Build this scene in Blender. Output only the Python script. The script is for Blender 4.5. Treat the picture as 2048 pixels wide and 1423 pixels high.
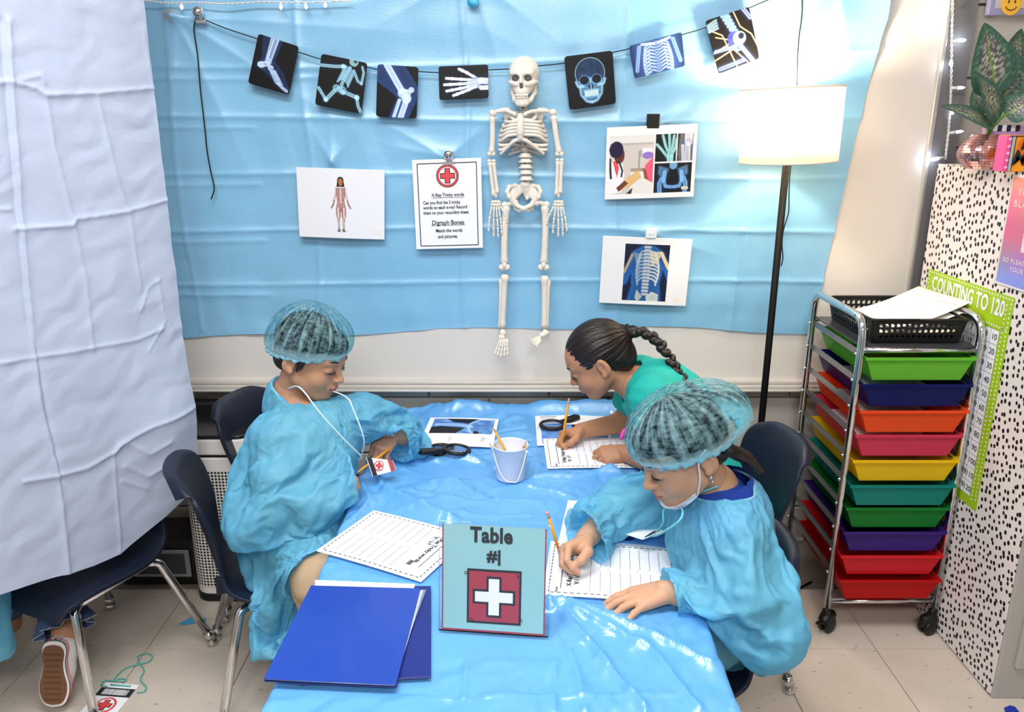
import bpy, bmesh, math, random
import numpy as np
from mathutils import Vector, Matrix, Euler

for o in list(bpy.data.objects):
    bpy.data.objects.remove(o)
SC = bpy.context.scene
COL = SC.collection
random.seed(4)
RNG = np.random.RandomState(11)

# ------------------------------------------------------------------ camera, world, lights
CZ = 1.474
PITCH = math.radians(16.5)
FPX = 1570.0
cam_d = bpy.data.cameras.new('camera')
cam_d.sensor_width = 36.0
cam_d.lens = FPX / 2048 * 36
cam_d.clip_start = 0.02
cam = bpy.data.objects.new('camera', cam_d)
COL.objects.link(cam)
cam.location = (0, 0, CZ)
cam.rotation_euler = (math.pi / 2 - PITCH, 0, 0)
SC.camera = cam

SC.view_settings.view_transform = 'Standard'
SC.view_settings.look = 'None'
SC.view_settings.gamma = 1.0
SC.view_settings.use_curve_mapping = False
SC.view_settings.exposure = 0.30

world = bpy.data.worlds.new('world')
SC.world = world
world.use_nodes = True
world.node_tree.nodes['Background'].inputs[0].default_value = (0.93, 0.96, 1.0, 1)
world.node_tree.nodes['Background'].inputs[1].default_value = 0.21

def area(name, loc, target, sx, sy, power, col=(1, 1, 1)):
    d = bpy.data.lights.new(name, 'AREA')
    d.shape = 'RECTANGLE'
    d.size = sx
    d.size_y = sy
    d.energy = power
    d.color = col
    o = bpy.data.objects.new(name, d)
    COL.objects.link(o)
    o.location = loc
    o.rotation_euler = (Vector(target) - Vector(loc)).to_track_quat('-Z', 'Y').to_euler()
    return o

area('ceiling_panel_light', (-0.40, 0.95, 2.66), (-0.40, 0.9501, 0), 1.2, 0.6, 37, (0.97, 0.98, 1.0))
area('ceiling_panel_light', (0.85, 0.95, 2.66), (0.85, 0.9501, 0), 1.2, 0.6, 9, (0.97, 0.98, 1.0))
area('ceiling_panel_light', (0.05, -1.05, 2.66), (0.05, -0.95, 0), 1.2, 0.6, 56, (0.97, 0.98, 1.0))

# ------------------------------------------------------------------ helpers: photograph ray -> point on a real plane
def ray(x, y):
    u = (x - 1024) / FPX
    v = (711.5 - y) / FPX
    return Vector((u, math.cos(PITCH) + v * math.sin(PITCH), -math.sin(PITCH) + v * math.cos(PITCH)))

def aY(x, y, Y):
    r = ray(x, y)
    return Vector((0, 0, CZ)) + r * (Y / r.y)

def aZ(x, y, z):
    r = ray(x, y)
    return Vector((0, 0, CZ)) + r * ((z - CZ) / r.z)

def aX(x, y, X):
    r = ray(x, y)
    return Vector((0, 0, CZ)) + r * (X / r.x)

def lin(c):
    """'#rrggbb' or 0-255 triple -> linear rgb"""
    if isinstance(c, str):
        c = [int(c[i:i + 2], 16) for i in (1, 3, 5)]
    out = []
    for v in c[:3]:
        v = v / 255.0
        out.append(v / 12.92 if v <= 0.04045 else ((v + 0.055) / 1.055) ** 2.4)
    return tuple(out)

def lin_np(a):
    a = np.clip(a, 0, 1)
    return np.where(a <= 0.04045, a / 12.92, ((a + 0.055) / 1.055) ** 2.4)

# ------------------------------------------------------------------ materials
MATS = {}

def mat(name, color='#ffffff', rough=0.5, metal=0.0, spec=0.5, trans=0.0, bump=0.0, bscale=60.0, alpha=1.0,
        emit=None, estr=0.0, sheen=0.0, vary=0.0, vscale=8.0, coat=0.0, ior=1.45, stretch=None):
    if name in MATS:
        return MATS[name]
    m = bpy.data.materials.new(name)
    m.use_nodes = True
    nt = m.node_tree
    b = nt.nodes['Principled BSDF']
    c = lin(color) if not isinstance(color, tuple) or max(color) > 1.0 else color
    b.inputs['Base Color'].default_value = (*c, 1)
    b.inputs['Roughness'].default_value = rough
    b.inputs['Metallic'].default_value = metal
    b.inputs['Specular IOR Level'].default_value = spec
    b.inputs['Transmission Weight'].default_value = trans
    b.inputs['Alpha'].default_value = alpha
    b.inputs['IOR'].default_value = ior
    b.inputs['Coat Weight'].default_value = coat
    if sheen:
        b.inputs['Sheen Weight'].default_value = sheen
    if emit:
        b.inputs['Emission Color'].default_value = (*lin(emit), 1)
        b.inputs['Emission Strength'].default_value = estr
    tc = None
    if bump or vary:
        tc = nt.nodes.new('ShaderNodeTexCoord')
        mp = nt.nodes.new('ShaderNodeMapping')
        nt.links.new(tc.outputs['Object'], mp.inputs[0])
        if stretch:
            mp.inputs['Scale'].default_value = stretch
    if bump:
        n = nt.nodes.new('ShaderNodeTexNoise')
        n.inputs['Scale'].default_value = bscale
        n.inputs['Detail'].default_value = 4
        nt.links.new(mp.outputs[0], n.inputs['Vector'])
        bp = nt.nodes.new('ShaderNodeBump')
        bp.inputs['Strength'].default_value = bump
        bp.inputs['Distance'].default_value = 0.004
        nt.links.new(n.outputs['Fac'], bp.inputs['Height'])
        nt.links.new(bp.outputs[0], b.inputs['Normal'])
    if vary:
        n2 = nt.nodes.new('ShaderNodeTexNoise')
        n2.inputs['Scale'].default_value = vscale
        n2.inputs['Detail'].default_value = 3
        nt.links.new(mp.outputs[0], n2.inputs['Vector'])
        mx = nt.nodes.new('ShaderNodeMix')
        mx.data_type = 'RGBA'
        nt.links.new(n2.outputs['Fac'], mx.inputs[0])
        mx.inputs[6].default_value = (*[v * (1 - vary) for v in c], 1)
        mx.inputs[7].default_value = (*[min(1, v * (1 + vary)) for v in c], 1)
        nt.links.new(mx.outputs[2], b.inputs['Base Color'])
    MATS[name] = m
    return m

def film(name, color, transl=0.35, clear=0.15, rough=0.5, gloss=0.15, bump=0.2, bscale=120.0, op_attr=None, tcolor=None, stretch=None, crease=0.0, cscale=14.0):
    """thin non-woven / plastic film: diffuse + translucent + a little see-through + sheen"""
    if name in MATS:
        return MATS[name]
    m = bpy.data.materials.new(name)
    m.use_nodes = True
    nt = m.node_tree
    nt.nodes.clear()
    out = nt.nodes.new('ShaderNodeOutputMaterial')
    df = nt.nodes.new('ShaderNodeBsdfDiffuse')
    tr = nt.nodes.new('ShaderNodeBsdfTranslucent')
    gl = nt.nodes.new('ShaderNodeBsdfGlossy')
    tp = nt.nodes.new('ShaderNodeBsdfTransparent')
    c = lin(color)
    df.inputs[0].default_value = (*c, 1)
    tr.inputs[0].default_value = (*(lin(tcolor) if tcolor else c), 1)
    gl.inputs['Roughness'].default_value = rough
    gl.inputs[0].default_value = (1, 1, 1, 1)
    tp.inputs[0].default_value = (*[0.25 + 0.75 * v for v in c], 1)
    m1 = nt.nodes.new('ShaderNodeMixShader'); m1.inputs[0].default_value = transl
    nt.links.new(df.outputs[0], m1.inputs[1]); nt.links.new(tr.outputs[0], m1.inputs[2])
    fr = nt.nodes.new('ShaderNodeFresnel'); fr.inputs[0].default_value = 1.35
    ml = nt.nodes.new('ShaderNodeMath'); ml.operation = 'MULTIPLY_ADD'
    ml.inputs[1].default_value = gloss * 2.0; ml.inputs[2].default_value = gloss * 0.25
    nt.links.new(fr.outputs[0], ml.inputs[0])
    m2 = nt.nodes.new('ShaderNodeMixShader')
    nt.links.new(ml.outputs[0], m2.inputs[0])
    nt.links.new(m1.outputs[0], m2.inputs[1]); nt.links.new(gl.outputs[0], m2.inputs[2])
    m3 = nt.nodes.new('ShaderNodeMixShader'); m3.inputs[0].default_value = clear
    nt.links.new(m2.outputs[0], m3.inputs[1]); nt.links.new(tp.outputs[0], m3.inputs[2])
    tc = nt.nodes.new('ShaderNodeTexCoord')
    mp = nt.nodes.new('ShaderNodeMapping')
    nt.links.new(tc.outputs['Object'], mp.inputs[0])
    if stretch:
        mp.inputs['Scale'].default_value = stretch
    n = nt.nodes.new('ShaderNodeTexNoise'); n.inputs['Scale'].default_value = bscale; n.inputs['Detail'].default_value = 5
    nt.links.new(mp.outputs[0], n.inputs['Vector'])
    bp = nt.nodes.new('ShaderNodeBump'); bp.inputs['Strength'].default_value = bump; bp.inputs['Distance'].default_value = 0.004
    nt.links.new(n.outputs['Fac'], bp.inputs['Height'])
    if crease:
        rn = nt.nodes.new('ShaderNodeTexNoise'); rn.noise_type = 'RIDGED_MULTIFRACTAL'
        rn.inputs['Scale'].default_value = cscale; rn.inputs['Detail'].default_value = 1.5; rn.inputs['Distortion'].default_value = .3
        nt.links.new(tc.outputs['Object'], rn.inputs['Vector'])
        b2 = nt.nodes.new('ShaderNodeBump'); b2.inputs['Strength'].default_value = crease; b2.inputs['Distance'].default_value = 0.012
        nt.links.new(rn.outputs[0], b2.inputs['Height']); nt.links.new(bp.outputs[0], b2.inputs['Normal'])
        bp = b2
    for sh in (df, tr, gl):
        nt.links.new(bp.outputs[0], sh.inputs['Normal'])
    if op_attr:
        at = nt.nodes.new('ShaderNodeAttribute'); at.attribute_name = op_attr
        n3 = nt.nodes.new('ShaderNodeTexNoise'); n3.inputs['Scale'].default_value = 70; n3.inputs['Detail'].default_value = 3
        nt.links.new(mp.outputs[0], n3.inputs['Vector'])
        mm = nt.nodes.new('ShaderNodeMath'); mm.operation = 'MULTIPLY_ADD'
        mm.inputs[1].default_value = 0.7; 
        nt.links.new(n3.outputs['Fac'], mm.inputs[0])
        sb = nt.nodes.new('ShaderNodeMath'); sb.operation = 'SUBTRACT'; sb.inputs[1].default_value = 0.35
        nt.links.new(at.outputs['Fac'], sb.inputs[0])
        nt.links.new(sb.outputs[0], mm.inputs[2]); mm.use_clamp = True
        nt.links.new(mm.outputs[0], m3.inputs[0])
    nt.links.new(m3.outputs[0], out.inputs[0])
    MATS[name] = m
    return m

def attr_mat(name, attr='print', rough=0.5, spec=0.4, coat=0.0):
    if name in MATS:
        return MATS[name]
    m = bpy.data.materials.new(name)
    m.use_nodes = True
    nt = m.node_tree
    b = nt.nodes['Principled BSDF']
    a = nt.nodes.new('ShaderNodeAttribute')
    a.attribute_name = attr
    nt.links.new(a.outputs['Color'], b.inputs['Base Color'])
    b.inputs['Roughness'].default_value = rough
    b.inputs['Specular IOR Level'].default_value = spec
    b.inputs['Coat Weight'].default_value = coat
    MATS[name] = m
    return m

# ------------------------------------------------------------------ objects
def put(name, me, parent=None, m=None):
    o = bpy.data.objects.new(name, me)
    COL.objects.link(o)
    if m is not None:
        for x in (m if isinstance(m, (list, tuple)) else [m]):
            me.materials.append(x)
    if parent is not None:
        o.parent = parent
        o.matrix_parent_inverse = WORLD[parent.name].inverted()
    WORLD[o.name] = Matrix.Identity(4)
    return o

WORLD = {}

def tag(o, label=None, cat=None, group=None, kind=None):
    if label: o['label'] = label
    if cat: o['category'] = cat
    if group: o['group'] = group
    if kind: o['kind'] = kind
    return o

def thing(name, label, cat, loc=(0, 0, 0), rz=0.0, group=None):
    o = bpy.data.objects.new(name, None)
    o.empty_display_size = 0.05
    COL.objects.link(o)
    o.location = loc
    o.rotation_euler = (0, 0, rz)
    WORLD[o.name] = Matrix.Translation(Vector(loc)) @ Matrix.Rotation(rz, 4, 'Z')
    return tag(o, label, cat, group)

def fast_mesh(name, V, F, smooth=True, mi=None):
    """V (N,3), F (M,k) arrays or list of lists"""
    me = bpy.data.meshes.new(name)
    if isinstance(F, np.ndarray) and F.ndim == 2:
        k = F.shape[1]
        me.vertices.add(len(V)); me.vertices.foreach_set('co', np.asarray(V, np.float32).ravel())
        me.loops.add(F.size); me.loops.foreach_set('vertex_index', F.astype(np.int32).ravel())
        me.polygons.add(len(F))
        me.polygons.foreach_set('loop_start', np.arange(0, F.size, k, dtype=np.int32))
        me.polygons.foreach_set('loop_total', np.full(len(F), k, np.int32))
        me.update(calc_edges=True)
    else:
        me.from_pydata([tuple(v) for v in V], [], [tuple(f) for f in F])
    if smooth:
        me.polygons.foreach_set('use_smooth', np.ones(len(me.polygons), bool))
    if mi is not None:
        me.polygons.foreach_set('material_index', np.asarray(mi, np.int32))
    me.update()
    return me

class MB:
    """collects shapes, builds ONE mesh object"""
    def __init__(s):
        s.v = []; s.f = []; s.sm = []
    def add(s, V, F, smooth=False):
        n = len(s.v)
        s.v += [tuple(v) for v in V]
        s.f += [tuple(i + n for i in f) for f in F]
        s.sm += [smooth] * len(F)
        return s
    def box(s, c, size, R=None):
        hx, hy, hz = [q / 2 for q in size]
        V = [Vector((x, y, z)) for x in (-hx, hx) for y in (-hy, hy) for z in (-hz, hz)]
        if R is not None: V = [R @ v for v in V]
        V = [v + Vector(c) for v in V]
        return s.add(V, [(0, 1, 3, 2), (4, 6, 7, 5), (0, 4, 5, 1), (2, 3, 7, 6), (0, 2, 6, 4), (1, 5, 7, 3)])
    def hexa(s, b, t):
        """bottom 4 and top 4 corners, same order"""
        V = list(b) + list(t)
        return s.add(V, [(3, 2, 1, 0), (4, 5, 6, 7), (0, 1, 5, 4), (1, 2, 6, 5), (2, 3, 7, 6), (3, 0, 4, 7)])
    def tube(s, P, r, n=10, caps=True, closed=False, flat=1.0):
        P = [Vector(p) for p in P]
        m = len(P)
        rr = r if isinstance(r, (list, tuple)) else [r] * m
        T = []
        for i in range(m):
            if closed: t = P[(i + 1) % m] - P[i - 1]
            else: t = P[min(i + 1, m - 1)] - P[max(i - 1, 0)]
            T.append(t.normalized() if t.length > 1e-9 else Vector((0, 0, 1)))
        u = T[0].orthogonal().normalized()
        V = []
        for i in range(m):
            u = (u - T[i] * u.dot(T[i])).normalized()
            w = T[i].cross(u)
            for k in range(n):
                a = 2 * math.pi * k / n
                V.append(P[i] + (u * math.cos(a) * flat + w * math.sin(a)) * rr[i])
        F = []
        for i in range(m if closed else m - 1):
            j = (i + 1) % m
            for k in range(n):
                F.append((i * n + k, i * n + (k + 1) % n, j * n + (k + 1) % n, j * n + k))
        if caps and not closed:
            F.append(tuple(range(n - 1, -1, -1)))
            F.append(tuple((m - 1) * n + k for k in range(n)))
        return s.add(V, F, True)
    def lathe(s, prof, c=(0, 0, 0), n=32, R=None, caps=False):
        """prof [(r,z)...]"""
        V = []; F = []
        for r, z in prof:
            for k in range(n):
                a = 2 * math.pi * k / n
                v = Vector((r * math.cos(a), r * math.sin(a), z))
                if R is not None: v = R @ v
                V.append(v + Vector(c))
        m = len(prof)
        for i in range(m - 1):
            for k in range(n):
                F.append((i * n + k, i * n + (k + 1) % n, (i + 1) * n + (k + 1) % n, (i + 1) * n + k))
        if caps:
            F.append(tuple(range(n - 1, -1, -1))); F.append(tuple((m - 1) * n + k for k in range(n)))
        return s.add(V, F, True)
    def ball(s, c, r, n=14, m=9, R=None):
        r = r if isinstance(r, (tuple, list)) else (r, r, r)
        V = []; F = []
        for i in range(m + 1):
            t = math.pi * i / m
            for k in range(n):
                a = 2 * math.pi * k / n
                v = Vector((r[0] * math.sin(t) * math.cos(a), r[1] * math.sin(t) * math.sin(a), -r[2] * math.cos(t)))
                if R is not None: v = R @ v
                V.append(v + Vector(c))
        for i in range(m):
            for k in range(n):
                F.append((i * n + k, i * n + (k + 1) % n, (i + 1) * n + (k + 1) % n, (i + 1) * n + k))
        return s.add(V, F, True)
    def prism(s, poly, d):
        """poly: list of Vectors (planar), extruded by vector d"""
        n = len(poly); d = Vector(d)
        V = [Vector(p) for p in poly] + [Vector(p) + d for p in poly]
        F = [tuple(range(n - 1, -1, -1)), tuple(range(n, 2 * n))]
        F += [(i, (i + 1) % n, n + (i + 1) % n, n + i) for i in range(n)]
        return s.add(V, F)
    def build(s, name, m, parent=None, bevel=0.0, seg=2, solid=0.0, weld=False, mtx=None):
        me = bpy.data.meshes.new(name)
        V = s.v if mtx is None else [tuple(mtx @ Vector(v)) for v in s.v]
        me.from_pydata(V, [], s.f)
        me.polygons.foreach_set('use_smooth', np.array(s.sm, bool))
        bm = bmesh.new(); bm.from_mesh(me)
        bmesh.ops.remove_doubles(bm, verts=bm.verts, dist=1e-6)
        bmesh.ops.recalc_face_normals(bm, faces=bm.faces)
        bm.to_mesh(me); bm.free()
        me.update()
        o = put(name, me, parent, m)
        if solid:
            md = o.modifiers.new('solidify', 'SOLIDIFY'); md.thickness = solid; md.offset = 0
        if bevel:
            md = o.modifiers.new('bevel', 'BEVEL'); md.width = bevel; md.segments = seg; md.limit_method = 'ANGLE'; md.angle_limit = 0.6
            md.harden_normals = False
        return o

def spline(P, n=8):
    """Catmull-Rom through P"""
    P = [Vector(p) for p in P]
    out = []
    for i in range(len(P) - 1):
        a = P[max(i - 1, 0)]; b = P[i]; c = P[i + 1]; d = P[min(i + 2, len(P) - 1)]
        for k in range(n):
            t = k / n
            out.append(0.5 * ((2 * b) + (c - a) * t + (2 * a - 5 * b + 4 * c - d) * t * t + (3 * b - a - 3 * c + d) * t ** 3))
    out.append(P[-1])
    return out

def fillet(P, r=0.03, n=6):
    """polyline with rounded corners"""
    P = [Vector(p) for p in P]
    out = [P[0]]
    for i in range(1, len(P) - 1):
        a = (P[i - 1] - P[i]); c = (P[i + 1] - P[i])
        rr = min(r, a.length * 0.49, c.length * 0.49)
        A = P[i] + a.normalized() * rr; C = P[i] + c.normalized() * rr
        for k in range(n + 1):
            t = k / n
            out.append(A * (1 - t) ** 2 + P[i] * 2 * t * (1 - t) + C * t * t)
    out.append(P[-1])
    return out

def lettering(text, loc, right, up, size, m, parent, name='lettering', align='CENTER', bold=0.0, spacing=1.0, lines=1.0, shear=0.0, sx=1.0):
    cu = bpy.data.curves.new(name, 'FONT')
    cu.body = text
    cu.size = size
    cu.align_x = align
    cu.align_y = 'CENTER'
    cu.extrude = 0.00012
    cu.offset = bold
    cu.space_character = spacing
    cu.space_line = lines
    cu.shear = shear
    cu.resolution_u = 3
    cu.materials.append(m)
    r = Vector(right).normalized(); u = Vector(up); u = (u - r * u.dot(r)).normalized(); n = r.cross(u)
    M = Matrix(((r.x * sx, u.x, n.x, loc[0]), (r.y * sx, u.y, n.y, loc[1]), (r.z * sx, u.z, n.z, loc[2]), (0, 0, 0, 1)))
    o = bpy.data.objects.new(name, cu)
    COL.objects.link(o)
    if parent is not None:
        o.parent = parent
        o.matrix_parent_inverse = WORLD[parent.name].inverted()
    o.matrix_basis = M
    WORLD[o.name] = M
    FONTS.append(o)
    return o
FONTS = []

def fonts_to_meshes():
    """lettering was laid out as text curves: make each one a plain mesh object"""
    dg = bpy.context.evaluated_depsgraph_get()
    for o in FONTS:
        me = bpy.data.meshes.new_from_object(o.evaluated_get(dg), depsgraph=dg)
        n = bpy.data.objects.new('text', me)
        par, pin, mb, nm = o.parent, o.matrix_parent_inverse.copy(), o.matrix_basis.copy(), o.name
        bpy.data.objects.remove(o)
        n.name = nm
        COL.objects.link(n)
        n.parent = par; n.matrix_parent_inverse = pin; n.matrix_basis = mb

# ------------------------------------------------------------------ garments: settle an oversized cloth over the body
GARMENTS = []; COLLIDERS = []
def collider(V, F=None, thick=.004, name='collider'):
    me = fast_mesh(name, V, F) if F is not None else V
    o = bpy.data.objects.new(name, me); COL.objects.link(o)
    o.modifiers.new('collision', 'COLLISION')
    o.collision.thickness_outer = thick; o.collision.cloth_friction = 12; o.collision.damping = .6
    COLLIDERS.append(o)
    return o
def box_collider(c, size):
    b = MB().box(c, size); me = bpy.data.meshes.new('collider'); me.from_pydata(b.v, [], b.f); me.update()
    bm = bmesh.new(); bm.from_mesh(me); bmesh.ops.recalc_face_normals(bm, faces=bm.faces); bm.to_mesh(me); bm.free()
    return collider(me)
def garment(sd, name, m, par, grow=.14, pin=None, smooth=3, bend=3.0):
    V, F = sd.mesh(smooth)
    # keep one connected piece: drop scraps left by the cuts
    me = fast_mesh(name, V, F)
    bm = bmesh.new(); bm.from_mesh(me)
    seen = set(); best = []
    for v in bm.verts:
        if v.index in seen: continue
        st = [v]; comp = []; seen.add(v.index)
        while st:
            x = st.pop(); comp.append(x)
            for e in x.link_edges:
                y = e.other_vert(x)
                if y.index not in seen: seen.add(y.index); st.append(y)
        if len(comp) > len(best): best = comp
    keep = set(v.index for v in best)
    bmesh.ops.delete(bm, geom=[v for v in bm.verts if v.index not in keep], context='VERTS')
    bm.verts.ensure_lookup_table(); bm.verts.index_update()
    bv = [v for v in bm.verts if v.is_boundary]
    nb = {v: [e.other_vert(v) for e in v.link_edges if e.is_boundary] for v in bv}
    for _ in range(10):
        new = {v: (v.co + sum((x.co for x in n), Vector()) * .75) / (1 + .75 * len(n)) for v, n in nb.items() if len(n) == 2}
        for v, c in new.items(): v.co = c
    bnd = [v.index for v in bv]
    bm.to_mesh(me); bm.free()
    o = put(name, me, par, m)
    vg = o.vertex_groups.new(name='pin')
    for i in bnd:
        w = pin(me.vertices[i].co) if pin else 1.0
        if w > 0: vg.add([i], w, 'ADD')
    md = o.modifiers.new('cloth', 'CLOTH'); c = md.settings
    c.quality = 4; c.mass = .12; c.air_damping = 3
    c.tension_stiffness = c.compression_stiffness = 14; c.shear_stiffness = 8; c.bending_stiffness = bend
    c.tension_damping = c.compression_damping = 8; c.shear_damping = 8; c.bending_damping = .8
    c.shrink_min = -grow; c.vertex_group_mass = 'pin'; c.pin_stiffness = 1
    k = md.collision_settings; k.use_collision = True; k.collision_quality = 2; k.distance_min = .004; k.use_self_collision = False
    md.point_cache.frame_start = 1; md.point_cache.frame_end = 60
    GARMENTS.append(o)
    o_bnd = [me.vertices[i].co.copy() for i in bnd]
    BND[o.name] = o_bnd
    return o
BND = {}
def edge_band(o, c, ax, rad, r, m, name):
    """a thin band sewn on the open edge of garment o round c"""
    c = Vector(c); ax = Vector(ax).normalized(); u = ax.orthogonal().normalized(); w = ax.cross(u)
    P = [(math.atan2((p - c).dot(w), (p - c).dot(u)), p) for p in BND[o.name] if (p - c).length < rad]
    n = 40; pts = []
    for k in range(n):
        a = -math.pi + 2 * math.pi * (k + .5) / n
        near = [p for t, p in P if abs((t - a + math.pi) % (2 * math.pi) - math.pi) < .22]
        if near: pts.append(sum(near, Vector()) / len(near))
    return MB().tube(pts, r, 7, closed=True).build(name, m, o)
def settle(frames=15):
    for f in range(1, frames + 1):
        SC.frame_set(f)
    dg = bpy.context.evaluated_depsgraph_get()
    for o in GARMENTS:
        me = bpy.data.meshes.new_from_object(o.evaluated_get(dg), depsgraph=dg)
        V = np.zeros(len(me.vertices) * 3); me.vertices.foreach_get('co', V)
        old = o.data
        o.modifiers.clear(); o.vertex_groups.clear()
        o.data = me; bpy.data.meshes.remove(old)
        me.polygons.foreach_set('use_smooth', np.ones(len(me.polygons), bool))
        P = V.reshape(-1, 3); F = np.zeros(len(me.loops), np.int32); me.loops.foreach_get('vertex_index', F); F = F.reshape(-1, 4)
        N = normals(P, F)
        d = .0040 * crumple(P, 9, 5, .25) + .0046 * crumple(P, 16, 6, .2) + .0030 * crumple(P, 30, 7, .2)
        me.vertices.foreach_set('co', (P + N * d[:, None]).astype(np.float32).ravel()); me.update()
        md = o.modifiers.new('subsurf', 'SUBSURF'); md.levels = 1; md.render_levels = 1
    for o in COLLIDERS:
        me = o.data; bpy.data.objects.remove(o); bpy.data.meshes.remove(me)
    SC.frame_set(1)

# ------------------------------------------------------------------ numpy noise
_perm = np.concatenate([RNG.permutation(256)] * 3)
_grad = RNG.normal(size=(256, 3)); _grad /= np.linalg.norm(_grad, axis=1)[:, None]

def pn(p):
    p = np.asarray(p, float)
    i = np.floor(p).astype(int); f = p - i; i &= 255
    u = f * f * f * (f * (f * 6 - 15) + 10)
    out = np.zeros(len(p))
    for dx in (0, 1):
        for dy in (0, 1):
            for dz in (0, 1):
                h = _perm[_perm[_perm[i[:, 0] + dx] + i[:, 1] + dy] + i[:, 2] + dz]
                g = _grad[h]
                d = g[:, 0] * (f[:, 0] - dx) + g[:, 1] * (f[:, 1] - dy) + g[:, 2] * (f[:, 2] - dz)
                w = (u[:, 0] if dx else 1 - u[:, 0]) * (u[:, 1] if dy else 1 - u[:, 1]) * (u[:, 2] if dz else 1 - u[:, 2])
                out += d * w
    return out

def ridge(p):
    return 1 - np.abs(pn(p)) * 2.2

def crumple(p, freq, seed=0, warp=0.35, K=4):
    """sharp straight folds in random directions, paper-like, about -1..1"""
    rs = np.random.RandomState(seed)
    w = np.stack([pn(p * freq * 0.6 + 11), pn(p * freq * 0.6 + 37), pn(p * freq * 0.6 + 71)], 1) * warp / freq * 2
    q = p + w
    out = np.zeros(len(p))
    for k in range(K):
        d = rs.normal(size=3); d /= np.linalg.norm(d)
        x = q @ d * freq * (0.6 + 0.8 * rs.rand()) + rs.rand() * 10
        tri = np.abs((x % 1.0) - 0.5) * 4 - 1
        a = np.clip(pn(p * freq * 0.45 + 53.0 * (k + 1)) * 2.2 + 0.45, 0, 1)
        out += tri * a
    return out / math.sqrt(K)

def seg_dist(U, V, a, b):
    ax, ay = a; bx, by = b
    dx, dy = bx - ax, by - ay
    L = dx * dx + dy * dy + 1e-12
    t = np.clip(((U - ax) * dx + (V - ay) * dy) / L, 0, 1)
    return np.hypot(U - ax - t * dx, V - ay - t * dy), t

def poly_dist(U, V, P):
    d = None
    for a, b in zip(P[:-1], P[1:]):
        e, _ = seg_dist(U, V, a, b)
        d = e if d is None else np.minimum(d, e)
    return d

def in_poly(U, V, P):
    r = np.zeros(U.shape, bool)
    n = len(P)
    for i in range(n):
        x1, y1 = P[i]; x2, y2 = P[(i + 1) % n]
        c = ((y1 > V) != (y2 > V)) & (U < (x2 - x1) * (V - y1) / ((y2 - y1) if y2 != y1 else 1e-9) + x1)
        r ^= c
    return r

def creases(U, V, lines):
    """lines: (polyline, height, width) -> displacement field; sharp ridges that die off at their ends"""
    z = np.zeros(U.shape)
    for P, h, w in lines:
        d = poly_dist(U, V, P)
        z += h * np.exp(-d / w)
    return z

def gridmesh(name, X, Y, Z, m, parent=None, keep=None, attrs=None, smooth=True):
    ny, nx = X.shape
    V = np.stack([X.ravel(), Y.ravel(), Z.ravel()], 1)
    I = np.arange(nx * ny).reshape(ny, nx)
    F = np.stack([I[:-1, :-1].ravel(), I[:-1, 1:].ravel(), I[1:, 1:].ravel(), I[1:, :-1].ravel()], 1)
    if keep is not None:
        k = keep.ravel()
        F = F[k[F].all(1)]
        used = np.unique(F); mp = np.zeros(len(V), int); mp[used] = np.arange(len(used))
        V = V[used]; F = mp[F]
        if attrs: attrs = {a: b.reshape(len(k), -1)[used] for a, b in attrs.items()}
    me = fast_mesh(name, V, F, smooth)
    for a, b in (attrs or {}).items():
        b = b.reshape(len(V), -1)
        if b.shape[1] == 3:
            at = me.attributes.new(a, 'FLOAT_COLOR', 'POINT')
            at.data.foreach_set('color', np.concatenate([b, np.ones((len(V), 1))], 1).astype(np.float32).ravel())
        else:
            at = me.attributes.new(a, 'FLOAT', 'POINT')
            at.data.foreach_set('value', b.astype(np.float32).ravel())
    return put(name, me, parent, m)

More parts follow.
